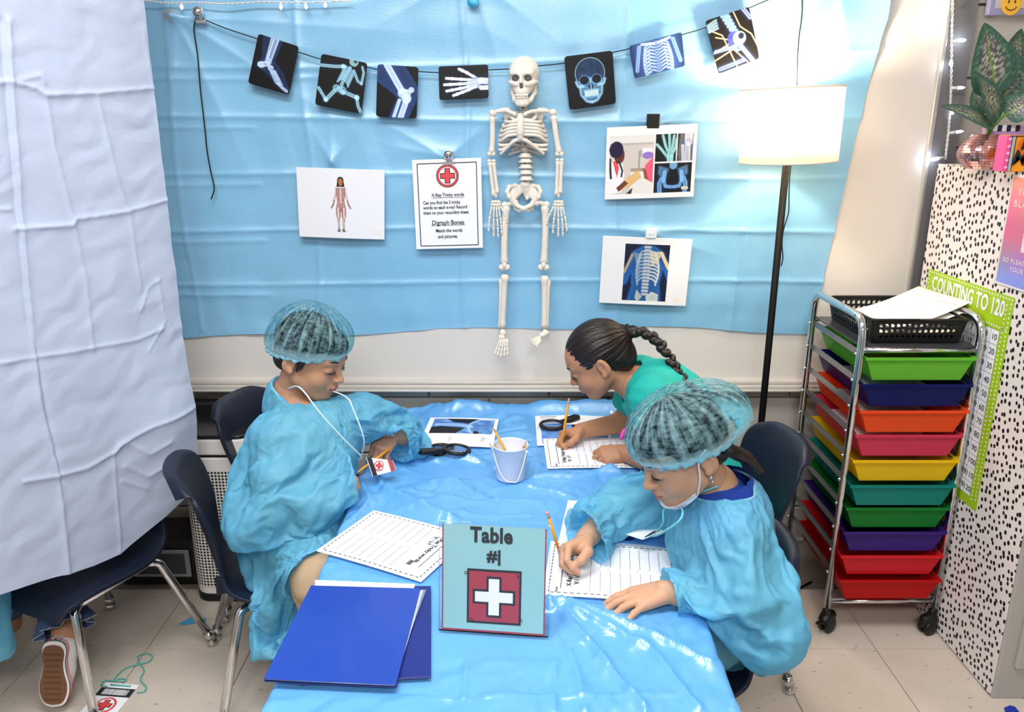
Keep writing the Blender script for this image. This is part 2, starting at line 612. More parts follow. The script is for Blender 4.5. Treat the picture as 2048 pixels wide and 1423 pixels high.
# ------------------------------------------------------------------ signed-distance modelling (surface nets)
class SDF:
    def __init__(s, lo, hi, h):
        s.lo = np.array(lo, float); s.h = h
        s.n = np.ceil((np.array(hi, float) - s.lo) / h).astype(int) + 1
        s.f = np.full(s.n, 0.06, np.float32)
    def _reg(s, lo, hi):
        a = np.clip(np.floor((lo - s.lo) / s.h).astype(int), 0, s.n - 1)
        b = np.clip(np.ceil((hi - s.lo) / s.h).astype(int) + 1, 1, s.n)
        sl = tuple(slice(int(x), int(y)) for x, y in zip(a, b))
        ax = [(s.lo[i] + s.h * np.arange(a[i], b[i])).astype(np.float32) for i in range(3)]
        return sl, np.meshgrid(*ax, indexing='ij', sparse=True)
    def _put(s, sl, d, k, op):
        f = s.f[sl]
        if op == 'u':
            if k > 0:
                h = np.clip(0.5 + 0.5 * (f - d) / k, 0, 1)
                s.f[sl] = f + (d - f) * h - k * h * (1 - h)
            else: s.f[sl] = np.minimum(f, d)
        elif op == 's':
            d = -d
            if k > 0:
                h = np.clip(0.5 - 0.5 * (f - d) / k, 0, 1)
                s.f[sl] = f + (d - f) * h + k * h * (1 - h)
            else: s.f[sl] = np.maximum(f, d)
    def cap(s, a, b, ra, rb=None, k=0.0, op='u'):
        rb = ra if rb is None else rb
        a = np.array(a, float); b = np.array(b, float)
        R = max(ra, rb) + k + 2.5 * s.h + 0.004
        sl, (X, Y, Z) = s._reg(np.minimum(a, b) - R, np.maximum(a, b) + R)
        d = b - a; L = float(d @ d) + 1e-12
        t = np.clip(((X - a[0]) * d[0] + (Y - a[1]) * d[1] + (Z - a[2]) * d[2]) / L, 0, 1)
        D = np.sqrt((X - a[0] - t * d[0]) ** 2 + (Y - a[1] - t * d[1]) ** 2 + (Z - a[2] - t * d[2]) ** 2) - (ra + (rb - ra) * t)
        s._put(sl, D, k, op); return s
    def chain(s, P, R, k=0.0, op='u'):
        for i in range(len(P) - 1):
            s.cap(P[i], P[i + 1], R[i], R[i + 1], k, op)
        return s
    def ell(s, c, r, k=0.0, R=None, op='u'):
        c = np.array(c, float); r = np.array(r, float) if not np.isscalar(r) else np.array([r] * 3, float)
        M = r.max() + k + 2.5 * s.h + 0.004
        sl, (X, Y, Z) = s._reg(c - M, c + M)
        x, y, z = X - c[0], Y - c[1], Z - c[2]
        if R is not None:
            Q = np.array(R.to_3x3().transposed())
            x, y, z = (Q[i, 0] * x + Q[i, 1] * y + Q[i, 2] * z for i in range(3))
        k0 = np.sqrt((x / r[0]) ** 2 + (y / r[1]) ** 2 + (z / r[2]) ** 2)
        k1 = np.sqrt((x / r[0] ** 2) ** 2 + (y / r[1] ** 2) ** 2 + (z / r[2] ** 2) ** 2) + 1e-9
        D = np.where(k0 < 0.05, -r.min(), k0 * (k0 - 1) / k1)
        s._put(sl, D.astype(np.float32), k, op); return s
    def plane(s, c, n, rad):
        """cut away the side n points to, within rad of c; remembered so that mesh() can leave the cut open"""
        c = np.array(c, float); n = np.array(n, float); n /= np.linalg.norm(n)
        sl, (X, Y, Z) = s._reg(c - rad, c + rad)
        D = (X - c[0]) * n[0] + (Y - c[1]) * n[1] + (Z - c[2]) * n[2]
        inr = ((X - c[0]) ** 2 + (Y - c[1]) ** 2 + (Z - c[2]) ** 2) < rad * rad
        s.f[sl] = np.where(inr, np.maximum(s.f[sl], D), s.f[sl])
        s.cuts = getattr(s, 'cuts', []) + [(c, n, rad)]
        return s
    def mesh(s, smooth=0, open_cuts=True):
        f = s.f
        ins = f < 0
        n = s.n
        c8 = [(0, 0, 0), (1, 0, 0), (0, 1, 0), (1, 1, 0), (0, 0, 1), (1, 0, 1), (0, 1, 1), (1, 1, 1)]
        cnt = np.zeros(n - 1, np.int8)
        for dx, dy, dz in c8:
            cnt += ins[dx:n[0] - 1 + dx, dy:n[1] - 1 + dy, dz:n[2] - 1 + dz]
        ci = np.argwhere((cnt > 0) & (cnt < 8))
        idx = np.full(n - 1, -1, np.int32)
        idx[ci[:, 0], ci[:, 1], ci[:, 2]] = np.arange(len(ci))
        val = np.stack([f[ci[:, 0] + a, ci[:, 1] + b, ci[:, 2] + c] for a, b, c in c8], 1).astype(float)
        cp = np.array(c8, float)
        acc = np.zeros((len(ci), 3)); num = np.zeros(len(ci))
        for i in range(8):
            for j in range(i + 1, 8):
                if np.abs(cp[i] - cp[j]).sum() == 1:
                    m = (val[:, i] < 0) != (val[:, j] < 0)
                    t = val[:, i] / (val[:, i] - val[:, j] + 1e-20)
                    p = cp[i] + np.clip(t, 0, 1)[:, None] * (cp[j] - cp[i])
                    acc[m] += p[m]; num[m] += 1
        V = s.lo + s.h * (ci + acc / num[:, None])
        Q = []
        for ax in range(3):
            o1, o2 = [(1, 2), (2, 0), (0, 1)][ax]
            sl0 = [slice(None)] * 3; sl1 = [slice(None)] * 3
            sl0[ax] = slice(0, -1); sl1[ax] = slice(1, None)
            ch = ins[tuple(sl0)] != ins[tuple(sl1)]
            e = np.argwhere(ch)
            e = e[(e[:, o1] > 0) & (e[:, o2] > 0) & (e[:, o1] < n[o1] - 1) & (e[:, o2] < n[o2] - 1)]
            if len(e) == 0: continue
            def cell(d1, d2):
                q = e.copy(); q[:, o1] -= d1; q[:, o2] -= d2
                return idx[q[:, 0], q[:, 1], q[:, 2]]
            q = np.stack([cell(1, 1), cell(0, 1), cell(0, 0), cell(1, 0)], 1)
            fl = ~ins[e[:, 0], e[:, 1], e[:, 2]]
            q[fl] = q[fl][:, ::-1]
            Q.append(q)
        F = np.concatenate(Q)
        F = F[(F >= 0).all(1)]
        if open_cuts:
            for c, nn, rad in getattr(s, 'cuts', []):
                w = V - c
                on = (np.abs(w @ nn) < s.h * 0.65) & ((w ** 2).sum(1) < (rad * 0.98) ** 2)
                F = F[~on[F].all(1)]
        for _ in range(smooth):
            V = laplace(V, F, 0.5)
        C = V[F[:, 0]]; vol = (C * np.cross(V[F[:, 1]], V[F[:, 2]])).sum() + (C * np.cross(V[F[:, 2]], V[F[:, 3]])).sum()
        if vol < 0: F = F[:, ::-1].copy()
        return V, F

def laplace(V, F, a=0.5):
    A = np.concatenate([F, np.roll(F, 1, 1)], 0).ravel(); B = np.concatenate([np.roll(F, 1, 1), F], 0).ravel()
    cnt = np.bincount(A, minlength=len(V)).astype(float); cnt[cnt == 0] = 1
    S = np.stack([np.bincount(A, weights=V[B, i], minlength=len(V)) for i in range(3)], 1) / cnt[:, None]
    ok = np.bincount(A, minlength=len(V)) > 0
    V = V.copy(); V[ok] = V[ok] * (1 - a) + S[ok] * a
    return V

def normals(V, F):
    a, b, c, d = (V[F[:, i]] for i in range(4))
    nn = np.cross(c - a, d - b)
    N = np.zeros_like(V)
    for i in range(4):
        for k in range(3):
            N[:, k] += np.bincount(F[:, i], weights=nn[:, k], minlength=len(V))
    return N / (np.linalg.norm(N, axis=1)[:, None] + 1e-12)

def frame(origin, fwd, up):
    """local x right, y forward, z up -> world"""
    y = Vector(fwd).normalized(); z = Vector(up); z = (z - y * z.dot(y)).normalized(); x = y.cross(z)
    return Matrix(((x.x, y.x, z.x, origin[0]), (x.y, y.y, z.y, origin[1]), (x.z, y.z, z.z, origin[2]), (0, 0, 0, 1)))

def xf(M, V):
    M = np.array(M)
    return np.asarray(V) @ M[:3, :3].T + M[:3, 3]
# ------------------------------------------------------------------ the room
WALLY = 2.50        # face of the back wall
SHEETY = 2.478      # hanging blue sheet
TZ = 0.553          # tablecloth on the table top
M_floor = mat('floor_grout', '#8d8275', 0.7)

def floor_tile_material():
    m = bpy.data.materials.new('vinyl_tile'); m.use_nodes = True
    nt = m.node_tree; b = nt.nodes['Principled BSDF']
    tc = nt.nodes.new('ShaderNodeTexCoord')
    oi = nt.nodes.new('ShaderNodeObjectInfo')
    add = nt.nodes.new('ShaderNodeVectorMath'); add.operation = 'ADD'
    nt.links.new(tc.outputs['Object'], add.inputs[0]); nt.links.new(oi.outputs['Location'], add.inputs[1])
    def flecks(scale, sx, thr, seed):
        mp = nt.nodes.new('ShaderNodeMapping'); mp.inputs['Scale'].default_value = (scale * sx, scale, scale); mp.inputs['Location'].default_value = (seed, seed * 2, 0)
        mp.inputs['Rotation'].default_value = (0, 0, 0.1 * seed)
        nt.links.new(add.outputs[0], mp.inputs[0])
        v = nt.nodes.new('ShaderNodeTexVoronoi'); v.inputs['Scale'].default_value = 1
        nt.links.new(mp.outputs[0], v.inputs['Vector'])
        c = nt.nodes.new('ShaderNodeMath'); c.operation = 'LESS_THAN'; c.inputs[1].default_value = thr
        nt.links.new(v.outputs['Distance'], c.inputs[0])
        return c
    n = nt.nodes.new('ShaderNodeTexNoise'); n.inputs['Scale'].default_value = 9; n.inputs['Detail'].default_value = 5
    nt.links.new(add.outputs[0], n.inputs['Vector'])
    base = nt.nodes.new('ShaderNodeMix'); base.data_type = 'RGBA'
    base.inputs[6].default_value = (*lin('#c2b5a6'), 1); base.inputs[7].default_value = (*lin('#d6c9bb'), 1)
    nt.links.new(n.outputs['Fac'], base.inputs[0])
    prev = base.outputs[2]
    for sc_, sx, thr, seed, colr in ((34, 0.35, 0.085, 1, '#9b958d'), (24, 0.35, 0.055, 5, '#6fa3a5'), (44, 0.4, 0.09, 9, '#aea598')):
        f = flecks(sc_, sx, thr, seed)
        mx = nt.nodes.new('ShaderNodeMix'); mx.data_type = 'RGBA'
        nt.links.new(f.outputs[0], mx.inputs[0]); nt.links.new(prev, mx.inputs[6]); mx.inputs[7].default_value = (*lin(colr), 1)
        prev = mx.outputs[2]
    nt.links.new(prev, b.inputs['Base Color'])
    b.inputs['Roughness'].default_value = 0.28
    return m
M_tile = floor_tile_material()
fl = tag(MB().box((0.2, 0.3, -0.056), (5.2, 4.6, 0.1)).build('floor', M_floor), kind='structure')
T = 0.3048
tile_mb = MB().box((0, 0, -0.003), (T - 0.0022, T - 0.0022, 0.006))
tile0 = None
for i in range(-7, 9):
    for j in range(-3, 3):
        c = Vector((-0.002 + i * T, 1.963 + (j - 0.5) * T, 0))
        if c.y + T / 2 > 2.52 : continue
        if tile0 is None:
            tile0 = tile_mb.build('tile', M_tile, fl, bevel=0.0008, seg=1); o = tile0
        else:
            o = tile0.copy(); COL.objects.link(o)
        o.matrix_basis = Matrix.Translation(c)
MB_ = MB()
# walls, ceiling
M_wall = mat('painted_block', '#b9b2a8', 0.75, bump=0.35, bscale=240, vary=0.06, vscale=5)
M_plain = mat('painted_wall', '#b4aea6', 0.8)
M_ceil = mat('ceiling_tile', '#e8e6e0', 0.9)
wb = tag(MB().box((0.2, WALLY + 0.062, 1.32), (5.2, 0.1, 2.76)).build('wall_back', mat('mortar', '#a09a91', 0.85)), kind='structure')
tag(MB().box((-2.45, 0.3, 1.32), (0.1, 4.6, 2.76)).build('wall_left', M_plain), kind='structure')
tag(MB().box((2.85, 0.3, 1.32), (0.1, 4.6, 2.76)).build('wall_right', M_plain), kind='structure')
tag(MB().box((0.2, -2.05, 1.32), (5.2, 0.1, 2.76)).build('wall_front', M_plain), kind='structure')
tag(MB().box((0.2, 0.3, 2.75), (5.2, 4.6, 0.06)).build('ceiling', M_ceil), kind='structure')
# painted concrete blocks of the back wall where it shows: under the whiteboard, right of it, above it
BW, BH = 0.405, 0.203
bmb = MB().box((0, 0, 0), (BW - 0.007, 0.02, BH - 0.007))
blk = None
for r in range(12):
    z = -0.02 + BH * (r + 0.5)
    for c in range(-4, 6):
        x = -0.28 + BW * (c + (0.5 if r % 2 else 0.0))
        under = r <= 3 and -1.5 < x < 1.7
        right = x + BW / 2 > 1.3 and x < 2.2
        top = r >= 9 and -1.6 < x < 1.7
        if not (under or right or top): continue
        if blk is None:
            blk = bmb.build('block', M_wall, wb, bevel=0.003, seg=2); o = blk
        else:
            o = blk.copy(); COL.objects.link(o)
        o.matrix_basis = Matrix.Translation((x, WALLY + 0.0065, z))

# ------------------------------------------------------------------ whiteboard on the back wall
M_alu = mat('aluminium', '#d4d2cd', 0.35, 0.6)
M_board = mat('whiteboard_enamel', '#ded8d0', 0.32, spec=0.5)
wbd = thing('whiteboard', 'wide cream whiteboard with metal tray behind the blue sheet', 'whiteboard', (0, WALLY, 0.64))
BX0, BX1, BZ0, BZ1 = -1.75, 1.268, 0.655, 1.845
MB().box(((BX0 + BX1) / 2, 2.489, (BZ0 + BZ1) / 2), (BX1 - BX0, 0.012, BZ1 - BZ0)).build('board_panel', M_board, wbd)
MB().box((BX1 + 0.006, 2.486, (BZ0 + BZ1) / 2), (0.016, 0.022, BZ1 - BZ0 + 0.03)).build('frame_side', M_alu, wbd, bevel=0.005, seg=3)
MB().box(((BX0 + BX1) / 2, 2.486, BZ1 + 0.006), (BX1 - BX0, 0.022, 0.016)).build('frame_top', M_alu, wbd, bevel=0.004)
tr = MB()
tr.box(((BX0 + BX1) / 2, 2.477, 0.652), (BX1 - BX0 + 0.02, 0.03, 0.010))
tr.box(((BX0 + BX1) / 2, 2.470, 0.641), (BX1 - BX0 + 0.02, 0.045, 0.010))
tr.box(((BX0 + BX1) / 2, 2.464, 0.632), (BX1 - BX0 + 0.02, 0.056, 0.007))
tr.build('tray', mat('tray_metal', '#cfcac2', 0.4, 0.2), wbd, bevel=0.002)
MB().box((1.318, 2.487, 1.2), (0.075, 0.02, 2.4)).build('wall_trim', mat('dark_trim', '#6f6d6e', 0.6)).select_set(False)
tag(bpy.data.objects['wall_trim'], kind='structure')
bpy.data.objects['wall_trim'].name = 'trim_1'

# ------------------------------------------------------------------ hanging blue sheet with fold creases
M_sheet = film('blue_sheet', '#92d1f5', transl=0.22, clear=0.0, rough=0.36, gloss=0.30, bump=0.16, bscale=200, stretch=(.6, 1, 2.4), crease=.25, cscale=5)

def backdrop():
    # world outline from real corners: x as function of z on both edges
    nz, nx = 190, 330
    zt, zb = 1.905, 0.838
    v = np.linspace(0, 1, nz)[:, None]; u = np.linspace(0, 1, nx)[None, :]
    z0 = zt + (zb - zt) * v
    xl = -1.24 + 0 * v
    ztop_l = 1.795
    xr = 1.09 - 0.115 * np.clip((1.77 - z0) / 0.95, 0, 1) ** 0.9 + 0.0 * v
    X = xl + (xr - xl) * u
    ZT = 1.77 + 0.13 * np.clip((X + 1.24) / 0.85, 0, 1) ** 0.7
    ZB = 0.826 + 0.012 * np.sin(X * 3.1 + 0.8) - 0.006 * np.sin(X * 9) - 0.02 * np.clip((-0.75 - X) / 0.4, 0, 1)
    Z = ZT + (ZB - ZT) * v + 0 * X
    D = np.zeros(X.shape)
    H = []
    for zz, hh, x0, x1 in ((1.652, 0.006, -1.2, 1.1), (1.487, 0.007, -1.2, 1.1), (1.318, 0.006, -1.2, 1.1), (1.152, 0.007, -1.2, 1.1), (0.985, 0.006, -1.2, 1.1)):
        P = [(x, zz + 0.008 * math.sin(x * 2.3 + zz * 7) + (0.02 * math.sin(x * 1.4) if zz > 1.6 else 0)) for x in np.linspace(x0, x1, 12)]
        H.append((P, hh, 0.007))
        H.append(([(p[0], p[1] - 0.028 - 0.006 * math.sin(p[0] * 5)) for p in P[: 5 if zz > 1.5 else 3]], 0.004, 0.006))
    for xx in (-1.02, -0.62, -0.145, 0.33, 0.72):
        P = [(xx + 0.012 * math.sin(z * 6 + xx * 9), z) for z in np.linspace(1.85, 0.83, 12)]
        H.append((P, 0.0055, 0.007))
    # pull folds that radiate from the pins and clips
    for (px, pz), fans in (((-0.985, 1.775), ((0.55, -0.35), (0.5, -0.12), (0.2, -0.5), (-0.05, -0.45), (0.75, -0.05))),
                           ((-0.12, 1.89), ((-0.35, -0.18), (-0.5, -0.12), (0.3, -0.22), (0.1, -0.3))),
                           ((-0.20, 1.375), ((-0.25, 0.05), (-0.22, -0.16), (-0.3, 0.16), (0.17, 0.13))),
                           ((0.44, 1.47), ((0.2, 0.12), (0.33, 0.14), (-0.25, 0.04))),
                           ((0.44, 1.14), ((0.3, 0.06), (0.25, -0.08), (-0.25, 0.05), (0.0, 0.14))),
                           ((-0.55, 1.36), ((-0.09, 0.16), (0.11, 0.16), (0.0, 0.2))),
                           ((0.93, 1.9), ((-0.15, -0.35), (-0.3, -0.3), (-0.5, -0.22), (0.1, -0.35)))):
        for dx, dz in fans:
            P = [(px, pz), (px + dx, pz + dz)]
            d, t = seg_dist(X, Z, *P)
            D += 0.010 * np.exp(-d / (0.012 + 0.05 * t)) * (1 - t) ** 0.8
    D += creases(X, Z, H) - 0.004
    q = np.stack([X.ravel(), 0 * X.ravel(), Z.ravel()], 1)
    D += (0.010 * pn(q * np.array([2.0, 1, 3.5])) + 0.004 * pn(q * np.array([4.0, 1, 11.0]) + 9)).reshape(X.shape)
    D += 0.0030 * crumple(q, 6.0, 3).reshape(X.shape)
    D += 0.03 * np.clip((X - 1.0) / 0.1, 0, 1) ** 2 * np.clip((Z - 1.55) / 0.3, 0, 1)
    Y = np.minimum(SHEETY - 0.004 - D * 0.9, 2.481)
    o = gridmesh('hanging_sheet', X, Y, Z, M_sheet)
    tag(o, 'large creased light blue plastic sheet hung over the whiteboard as a backdrop', 'sheet')
backdrop()

# ------------------------------------------------------------------ prints: a fine grid with the picture as colour attribute
M_print = attr_mat('printed_paper', rough=0.55, spec=0.3)
M_print_gloss = attr_mat('printed_card', rough=0.42, spec=0.25)

def quad_point(c, u, v):
    """c = TL,TR,BR,BL ; u right, v down"""
    return c[0] * (1 - u) * (1 - v) + c[1] * u * (1 - v) + c[2] * u * v + c[3] * (1 - u) * v

def printed(name, c, aspect, nx, func, parent=None, thick=0.0012, bow=0.0, rnd=0.0, m=None, curl=0.0):
    """flat printed sheet between four world corners; func(U,V)->rgb sRGB 0..1, U in 0..aspect, V in 0..1 (down)"""
    ny = max(3, int(nx / aspect))
    u = np.linspace(0, 1, nx)[None, :] + np.zeros((ny, 1)); v = np.linspace(0, 1, ny)[:, None] + np.zeros((1, nx))
    c = [np.array(p) for p in c]
    P = sum(w[..., None] * q for w, q in zip(((1 - u) * (1 - v), u * (1 - v), u * v, (1 - u) * v), c))
    nrm = np.cross(c[3] - c[0], c[1] - c[0]); nrm = nrm / np.linalg.norm(nrm)   # towards the reader
    off = bow * np.sin(np.pi * u) + curl * (np.clip(v - 0.55, 0, 1) ** 2) * 4
    P = P + nrm * off[..., None]
    rgb = lin_np(func(u * aspect, v))
    keep = None
    if rnd:
        x = np.minimum(u, 1 - u) * aspect; y = np.minimum(v, 1 - v)
        keep = ~((x < rnd) & (y < rnd) & (np.hypot(rnd - x, rnd - y) > rnd))
    # two-sided with thickness: solidify away from the reader
    o = gridmesh(name, P[..., 0], P[..., 1], P[..., 2], m or M_print, parent, keep, {'print': rgb.reshape(-1, 3)})
    md = o.modifiers.new('solidify', 'SOLIDIFY'); md.thickness = thick; md.offset = 0
    return o

def mixc(base, colr, a):
    return base * (1 - a[..., None]) + np.array(colr)[None, None, :] * a[..., None]

def blank(U, c):
    return np.zeros(U.shape + (3,)) + np.array(c)

def glow(U, V, P, w, soft=0.012):
    return np.clip(1 - (poly_dist(U, V, P) - w) / soft, 0, 1)

BONE = (0.86, 0.93, 1.0)
BLUE = (0.20, 0.36, 0.68)

def bone(b, U, V, P, w, inner=0.55, colr=BONE):
    """x-ray bone: bright cortical edge, dimmer core, bluish halo"""
    d = poly_dist(U, V, P)
    b = mixc(b, BLUE, 0.35 * np.clip(1 - (d - w) / (w * 1.6 + 0.02), 0, 1))
    a = np.clip(1 - (d - w) / 0.012, 0, 1)
    e = a * (inner + (1 - inner) * np.clip(d / w, 0, 1) ** 2)
    return mixc(b, colr, e)

def knob(b, U, V, c, r, colr=BONE, a=0.85):
    d = np.hypot(U - c[0], V - c[1])
    return mixc(b, colr, a * np.clip(1 - (d - r) / 0.015, 0, 1))

def flesh(b, U, V, poly, colr, a, soft=0.03):
    ins = in_poly(U, V, poly)
    d = poly_dist(U, V, list(poly) + [poly[0]])
    return mixc(b, colr, a * np.where(ins, 0.75 + 0.25 * np.exp(-d / 0.03), np.clip(1 - d / soft, 0, 1) * 0.6))

K = (0.045, 0.045, 0.05)

def xray_foot(U, V):
    b = blank(U, K)
    b = flesh(b, U, V, [(.10, 0), (.47, 0), (.40, .42), (.62, .62), (.78, .9), (.66, .95), (.42, .78), (.22, .66), (.16, .5)], BLUE, 0.45)
    b = bone(b, U, V, [(.36, 0), (.30, .42)], .045); b = bone(b, U, V, [(.28, 0), (.26, .42)], .022)
    b = knob(b, U, V, (.29, .47), .06); b = knob(b, U, V, (.17, .57), .06); b = bone(b, U, V, [(.15, .57), (.28, .52)], .045)
    b = knob(b, U, V, (.36, .58), .05); b = knob(b, U, V, (.41, .65), .04)
    for k in range(4):
        b = bone(b, U, V, [(.36 + .03 * k, .62 + .0 * k), (.52 + .035 * k, .84 - .0 * k)], .014)
    b = bone(b, U, V, [(.56, .84), (.66, .9), (.74, .94)], .022)
    return b

def xray_run(U, V):
    G = (0.72, 0.93, 0.95)
    b = blank(U, (0.05, 0.06, 0.05))
    b = knob(b, U, V, (.66, .03), .085, G, 0.75); b = knob(b, U, V, (.69, .02), .028, (.1, .2, .2), 0.8)
    b = bone(b, U, V, [(.60, .16), (.52, .34), (.46, .56)], .024, colr=G)
    for k in range(7):
        t = k / 6; cx = .59 - .08 * t; cy = .17 + .24 * t
        b = bone(b, U, V, [(cx - .13, cy + .06), (cx - .06, cy - .01), (cx, cy), (cx + .07, cy + .05), (cx + .09, cy + .12)], .008, colr=G)
    b = bone(b, U, V, [(.50, .15), (.30, .19), (.0, .22)], .022, colr=G); b = knob(b, U, V, (.46, .16), .04, G)
    b = bone(b, U, V, [(.68, .2), (.78, .38), (.86, .42)], .018, colr=G); b = bone(b, U, V, [(.86, .42), (.88, .2), (.84, .1)], .016, colr=G)
    b = knob(b, U, V, (.38, .60), .07, G, .7); b = knob(b, U, V, (.50, .62), .075, G, .7); b = knob(b, U, V, (.44, .62), .03, (.1, .25, .25), .7)
    b = bone(b, U, V, [(.36, .64), (.20, .86)], .028, colr=G); b = bone(b, U, V, [(.20, .86), (.03, .66)], .022, colr=G); b = knob(b, U, V, (.2, .86), .04, G)
    b = bone(b, U, V, [(.53, .64), (.80, .70)], .028, colr=G); b = bone(b, U, V, [(.80, .70), (.84, .85), (.93, 1.0)], .022, colr=G); b = knob(b, U, V, (.8, .7), .045, G)
    b = bone(b, U, V, [(.42, .60), (.53, .66)], .03, colr=G)
    return b

def xray_knee(U, V):
    b = blank(U, K)
    b = flesh(b, U, V, [(.0, .0), (.52, 0), (.80, .42), (.74, .7), (.62, 1), (.26, 1), (.34, .78), (.42, .62), (.22, .46), (0, .32)], (.19, .34, .62), 0.75)
    b = bone(b, U, V, [(.18, 0), (.48, .48)], .055, inner=.8); b = knob(b, U, V, (.50, .52), .09); b = knob(b, U, V, (.58, .52), .07)
    b = bone(b, U, V, [(.58, .63), (.47, 1.0)], .05, inner=.8); b = knob(b, U, V, (.57, .62), .09)
    b = bone(b, U, V, [(.44, .66), (.34, 1.0)], .026, inner=.8); b = knob(b, U, V, (.66, .45), .05)
    return b

def xray_hand(U, V):
    b = blank(U, K)
    W = (.96, .98, 1.0)
    for P in ([(1.28, .5), (1.02, .34), (.80, .2), (.60, .1)], [(1.1, .46), (.8, .42), (.22, .36)], [(1.1, .52), (.75, .54), (.16, .55)], [(1.1, .58), (.75, .66), (.22, .74)], [(1.08, .64), (.78, .76), (.42, .88)]):
        b = bone(b, U, V, P, .035, inner=.9, colr=W)
        for t in (0.0, .35, .62, .85):
            i = min(int(t * (len(P) - 1)), len(P) - 2); q = t * (len(P) - 1) - i
            b = knob(b, U, V, (P[i][0] * (1 - q) + P[i + 1][0] * q, P[i][1] * (1 - q) + P[i + 1][1] * q), .047, W)
    for c in ((1.08, .48), (1.14, .55), (1.1, .62), (1.17, .46), (1.18, .62)): b = knob(b, U, V, c, .06, W, .8)
    b = bone(b, U, V, [(1.22, .47), (1.5, .5)], .09, inner=.85, colr=W); b = bone(b, U, V, [(1.24, .68), (1.5, .68)], .06, inner=.85, colr=W)
    return b

def xray_skull(U, V):
    b = blank(U, (.03, .035, .05))
    a = 0.92 / 2
    L = (.66, .86, .98)
    d = np.sqrt(((U - a) / .29) ** 2 + ((V - .36) / .29) ** 2)
    n = pn(np.stack([U.ravel() * 9, V.ravel() * 9, 0 * U.ravel() + 2], 1)).reshape(U.shape)
    b = mixc(b, (.16, .30, .50), np.clip((1 - d) * 6, 0, 1) * np.clip(.65 + .5 * n + .3 * (V - .3), 0, 1))
    b = mixc(b, L, np.exp(-((d - .97) / .035) ** 2) * .8)
    face_ = [(a - .23, .50), (a - .10, .44), (a + .10, .44), (a + .23, .50), (a + .20, .64), (a + .16, .80), (a + .06, .92), (a - .06, .92), (a - .16, .80), (a - .20, .64)]
    b = flesh(b, U, V, face_, (.30, .52, .70), .80, .03)
    b = mixc(b, L, np.clip(.5 + n, 0, 1) * .35 * in_poly(U, V, face_))
    for sx in (-1, 1):
        b = mixc(b, L, glow(U, V, [(a + sx * .28, .50), (a + sx * .25, .58), (a + sx * .15, .60)], .010, .03) * .9)
        b = mixc(b, L, glow(U, V, [(a + sx * .22, .60), (a + sx * .20, .76), (a + sx * .11, .88), (a, .91)], .010, .025) * .8)
        e = np.hypot((U - a - sx * .118) / .088, (V - .485) / .078)
        b = mixc(b, (.02, .035, .07), np.clip((1.08 - e) * 5, 0, 1) * .92); b = mixc(b, L, np.exp(-((e - 1.12) / .07) ** 2) * .6)
    b = flesh(b, U, V, [(a, .50), (a + .05, .63), (a, .66), (a - .05, .63)], (.04, .06, .10), .9, .012); b = mixc(b, L, glow(U, V, [(a, .47), (a, .65)], .006, .015) * .8)
    for yy in (.715, .765):
        for k in range(9):
            x = a - .12 + .03 * k
            b = mixc(b, (.93, 1, 1), glow(U, V, [(x, yy - .018), (x, yy + .018)], .007, .010) * .95)
    b = mixc(b, L, glow(U, V, [(a - .13, .685), (a + .13, .685)], .014, .02) * .7); b = mixc(b, L, glow(U, V, [(a - .12, .80), (a + .12, .80)], .012, .03) * .5)
    return b

def xray_ribs(U, V):
    b = blank(U, (.22, .33, .55))
    b = mixc(b, (.10, .16, .32), np.clip((np.abs(U - .8) - .5) * 3, 0, 1))
    c = .78
    for k in range(9):
        y = .12 + .1 * k; w = .36 + .08 * math.sin(k / 8 * 2.6)
        for sx in (-1, 1):
            P = [(c + sx * .06, y + .02), (c + sx * w * .5, y - .05), (c + sx * w * .95, y + .06), (c + sx * w, y + .16), (c + sx * w * .6, y + .22)]
            b = bone(b, U, V, P, .016, colr=(.80, .88, .96))
    b = mixc(b, (.12, .20, .42), .6 * np.clip(1 - np.abs(U - c) / .08, 0, 1))
    for k in range(12): b = bone(b, U, V, [(c - .03, .08 + .08 * k), (c + .03, .08 + .08 * k)], .022, colr=(.6, .72, .88))
    for sx in (-1, 1):
        b = bone(b, U, V, [(c + sx * .05, .12), (c + sx * .42, .06)], .03, colr=(.9, .92, .97)); b = bone(b, U, V, [(c + sx * .5, .12), (c + sx * .66, .8)], .045, colr=(.62, .76, .92))
    return b

def xray_pelvis(U, V):
    b = blank(U, (.07, .06, .05))
    for P in ([(.05, .2), (.25, .35), (.35, .8), (.4, 1)], [(.55, 0), (.62, .3), (.8, .5), (.9, .85)], [(0, .62), (.3, .55), (.5, .5)], [(0, .75), (.4, .66), (.62, .98)], [(.12, .35), (.42, .5)]):
        b = mixc(b, (.85, .72, .55), glow(U, V, P, .006, .012) * .9)
    L = (.60, .80, .98)
    for k in range(8): b = bone(b, U, V, [(.33 + .025 * k, .02 + .07 * k), (.43 + .02 * k, .0 + .07 * k)], .026, colr=L)
    b = knob(b, U, V, (.46, .48), .13, (.22, .24, .62), .9); b = knob(b, U, V, (.56, .5), .12, L, .85); b = knob(b, U, V, (.60, .47), .05, (.05, .05, .1), .9)
    b = knob(b, U, V, (.50, .64), .08, L, .9); b = knob(b, U, V, (.50, .65), .035, (.2, .3, .6), .8)
    b = bone(b, U, V, [(.54, .62), (.72, .98)], .035, colr=(.55, .55, .95)); b = bone(b, U, V, [(.45, .62), (.05, .60)], .025, colr=(.5, .6, .85)); b = bone(b, U, V, [(.05, .93), (.55, .92)], .03, colr=(.4, .45, .75))
    for k in range(4): b = bone(b, U, V, [(.02, .1 + .04 * k), (.2, .05 + .05 * k)], .012, colr=(.6, .7, .7))
    b = bone(b, U, V, [(.74, .0), (.84, .2)], .03, colr=(.55, .6, .85))
    return b

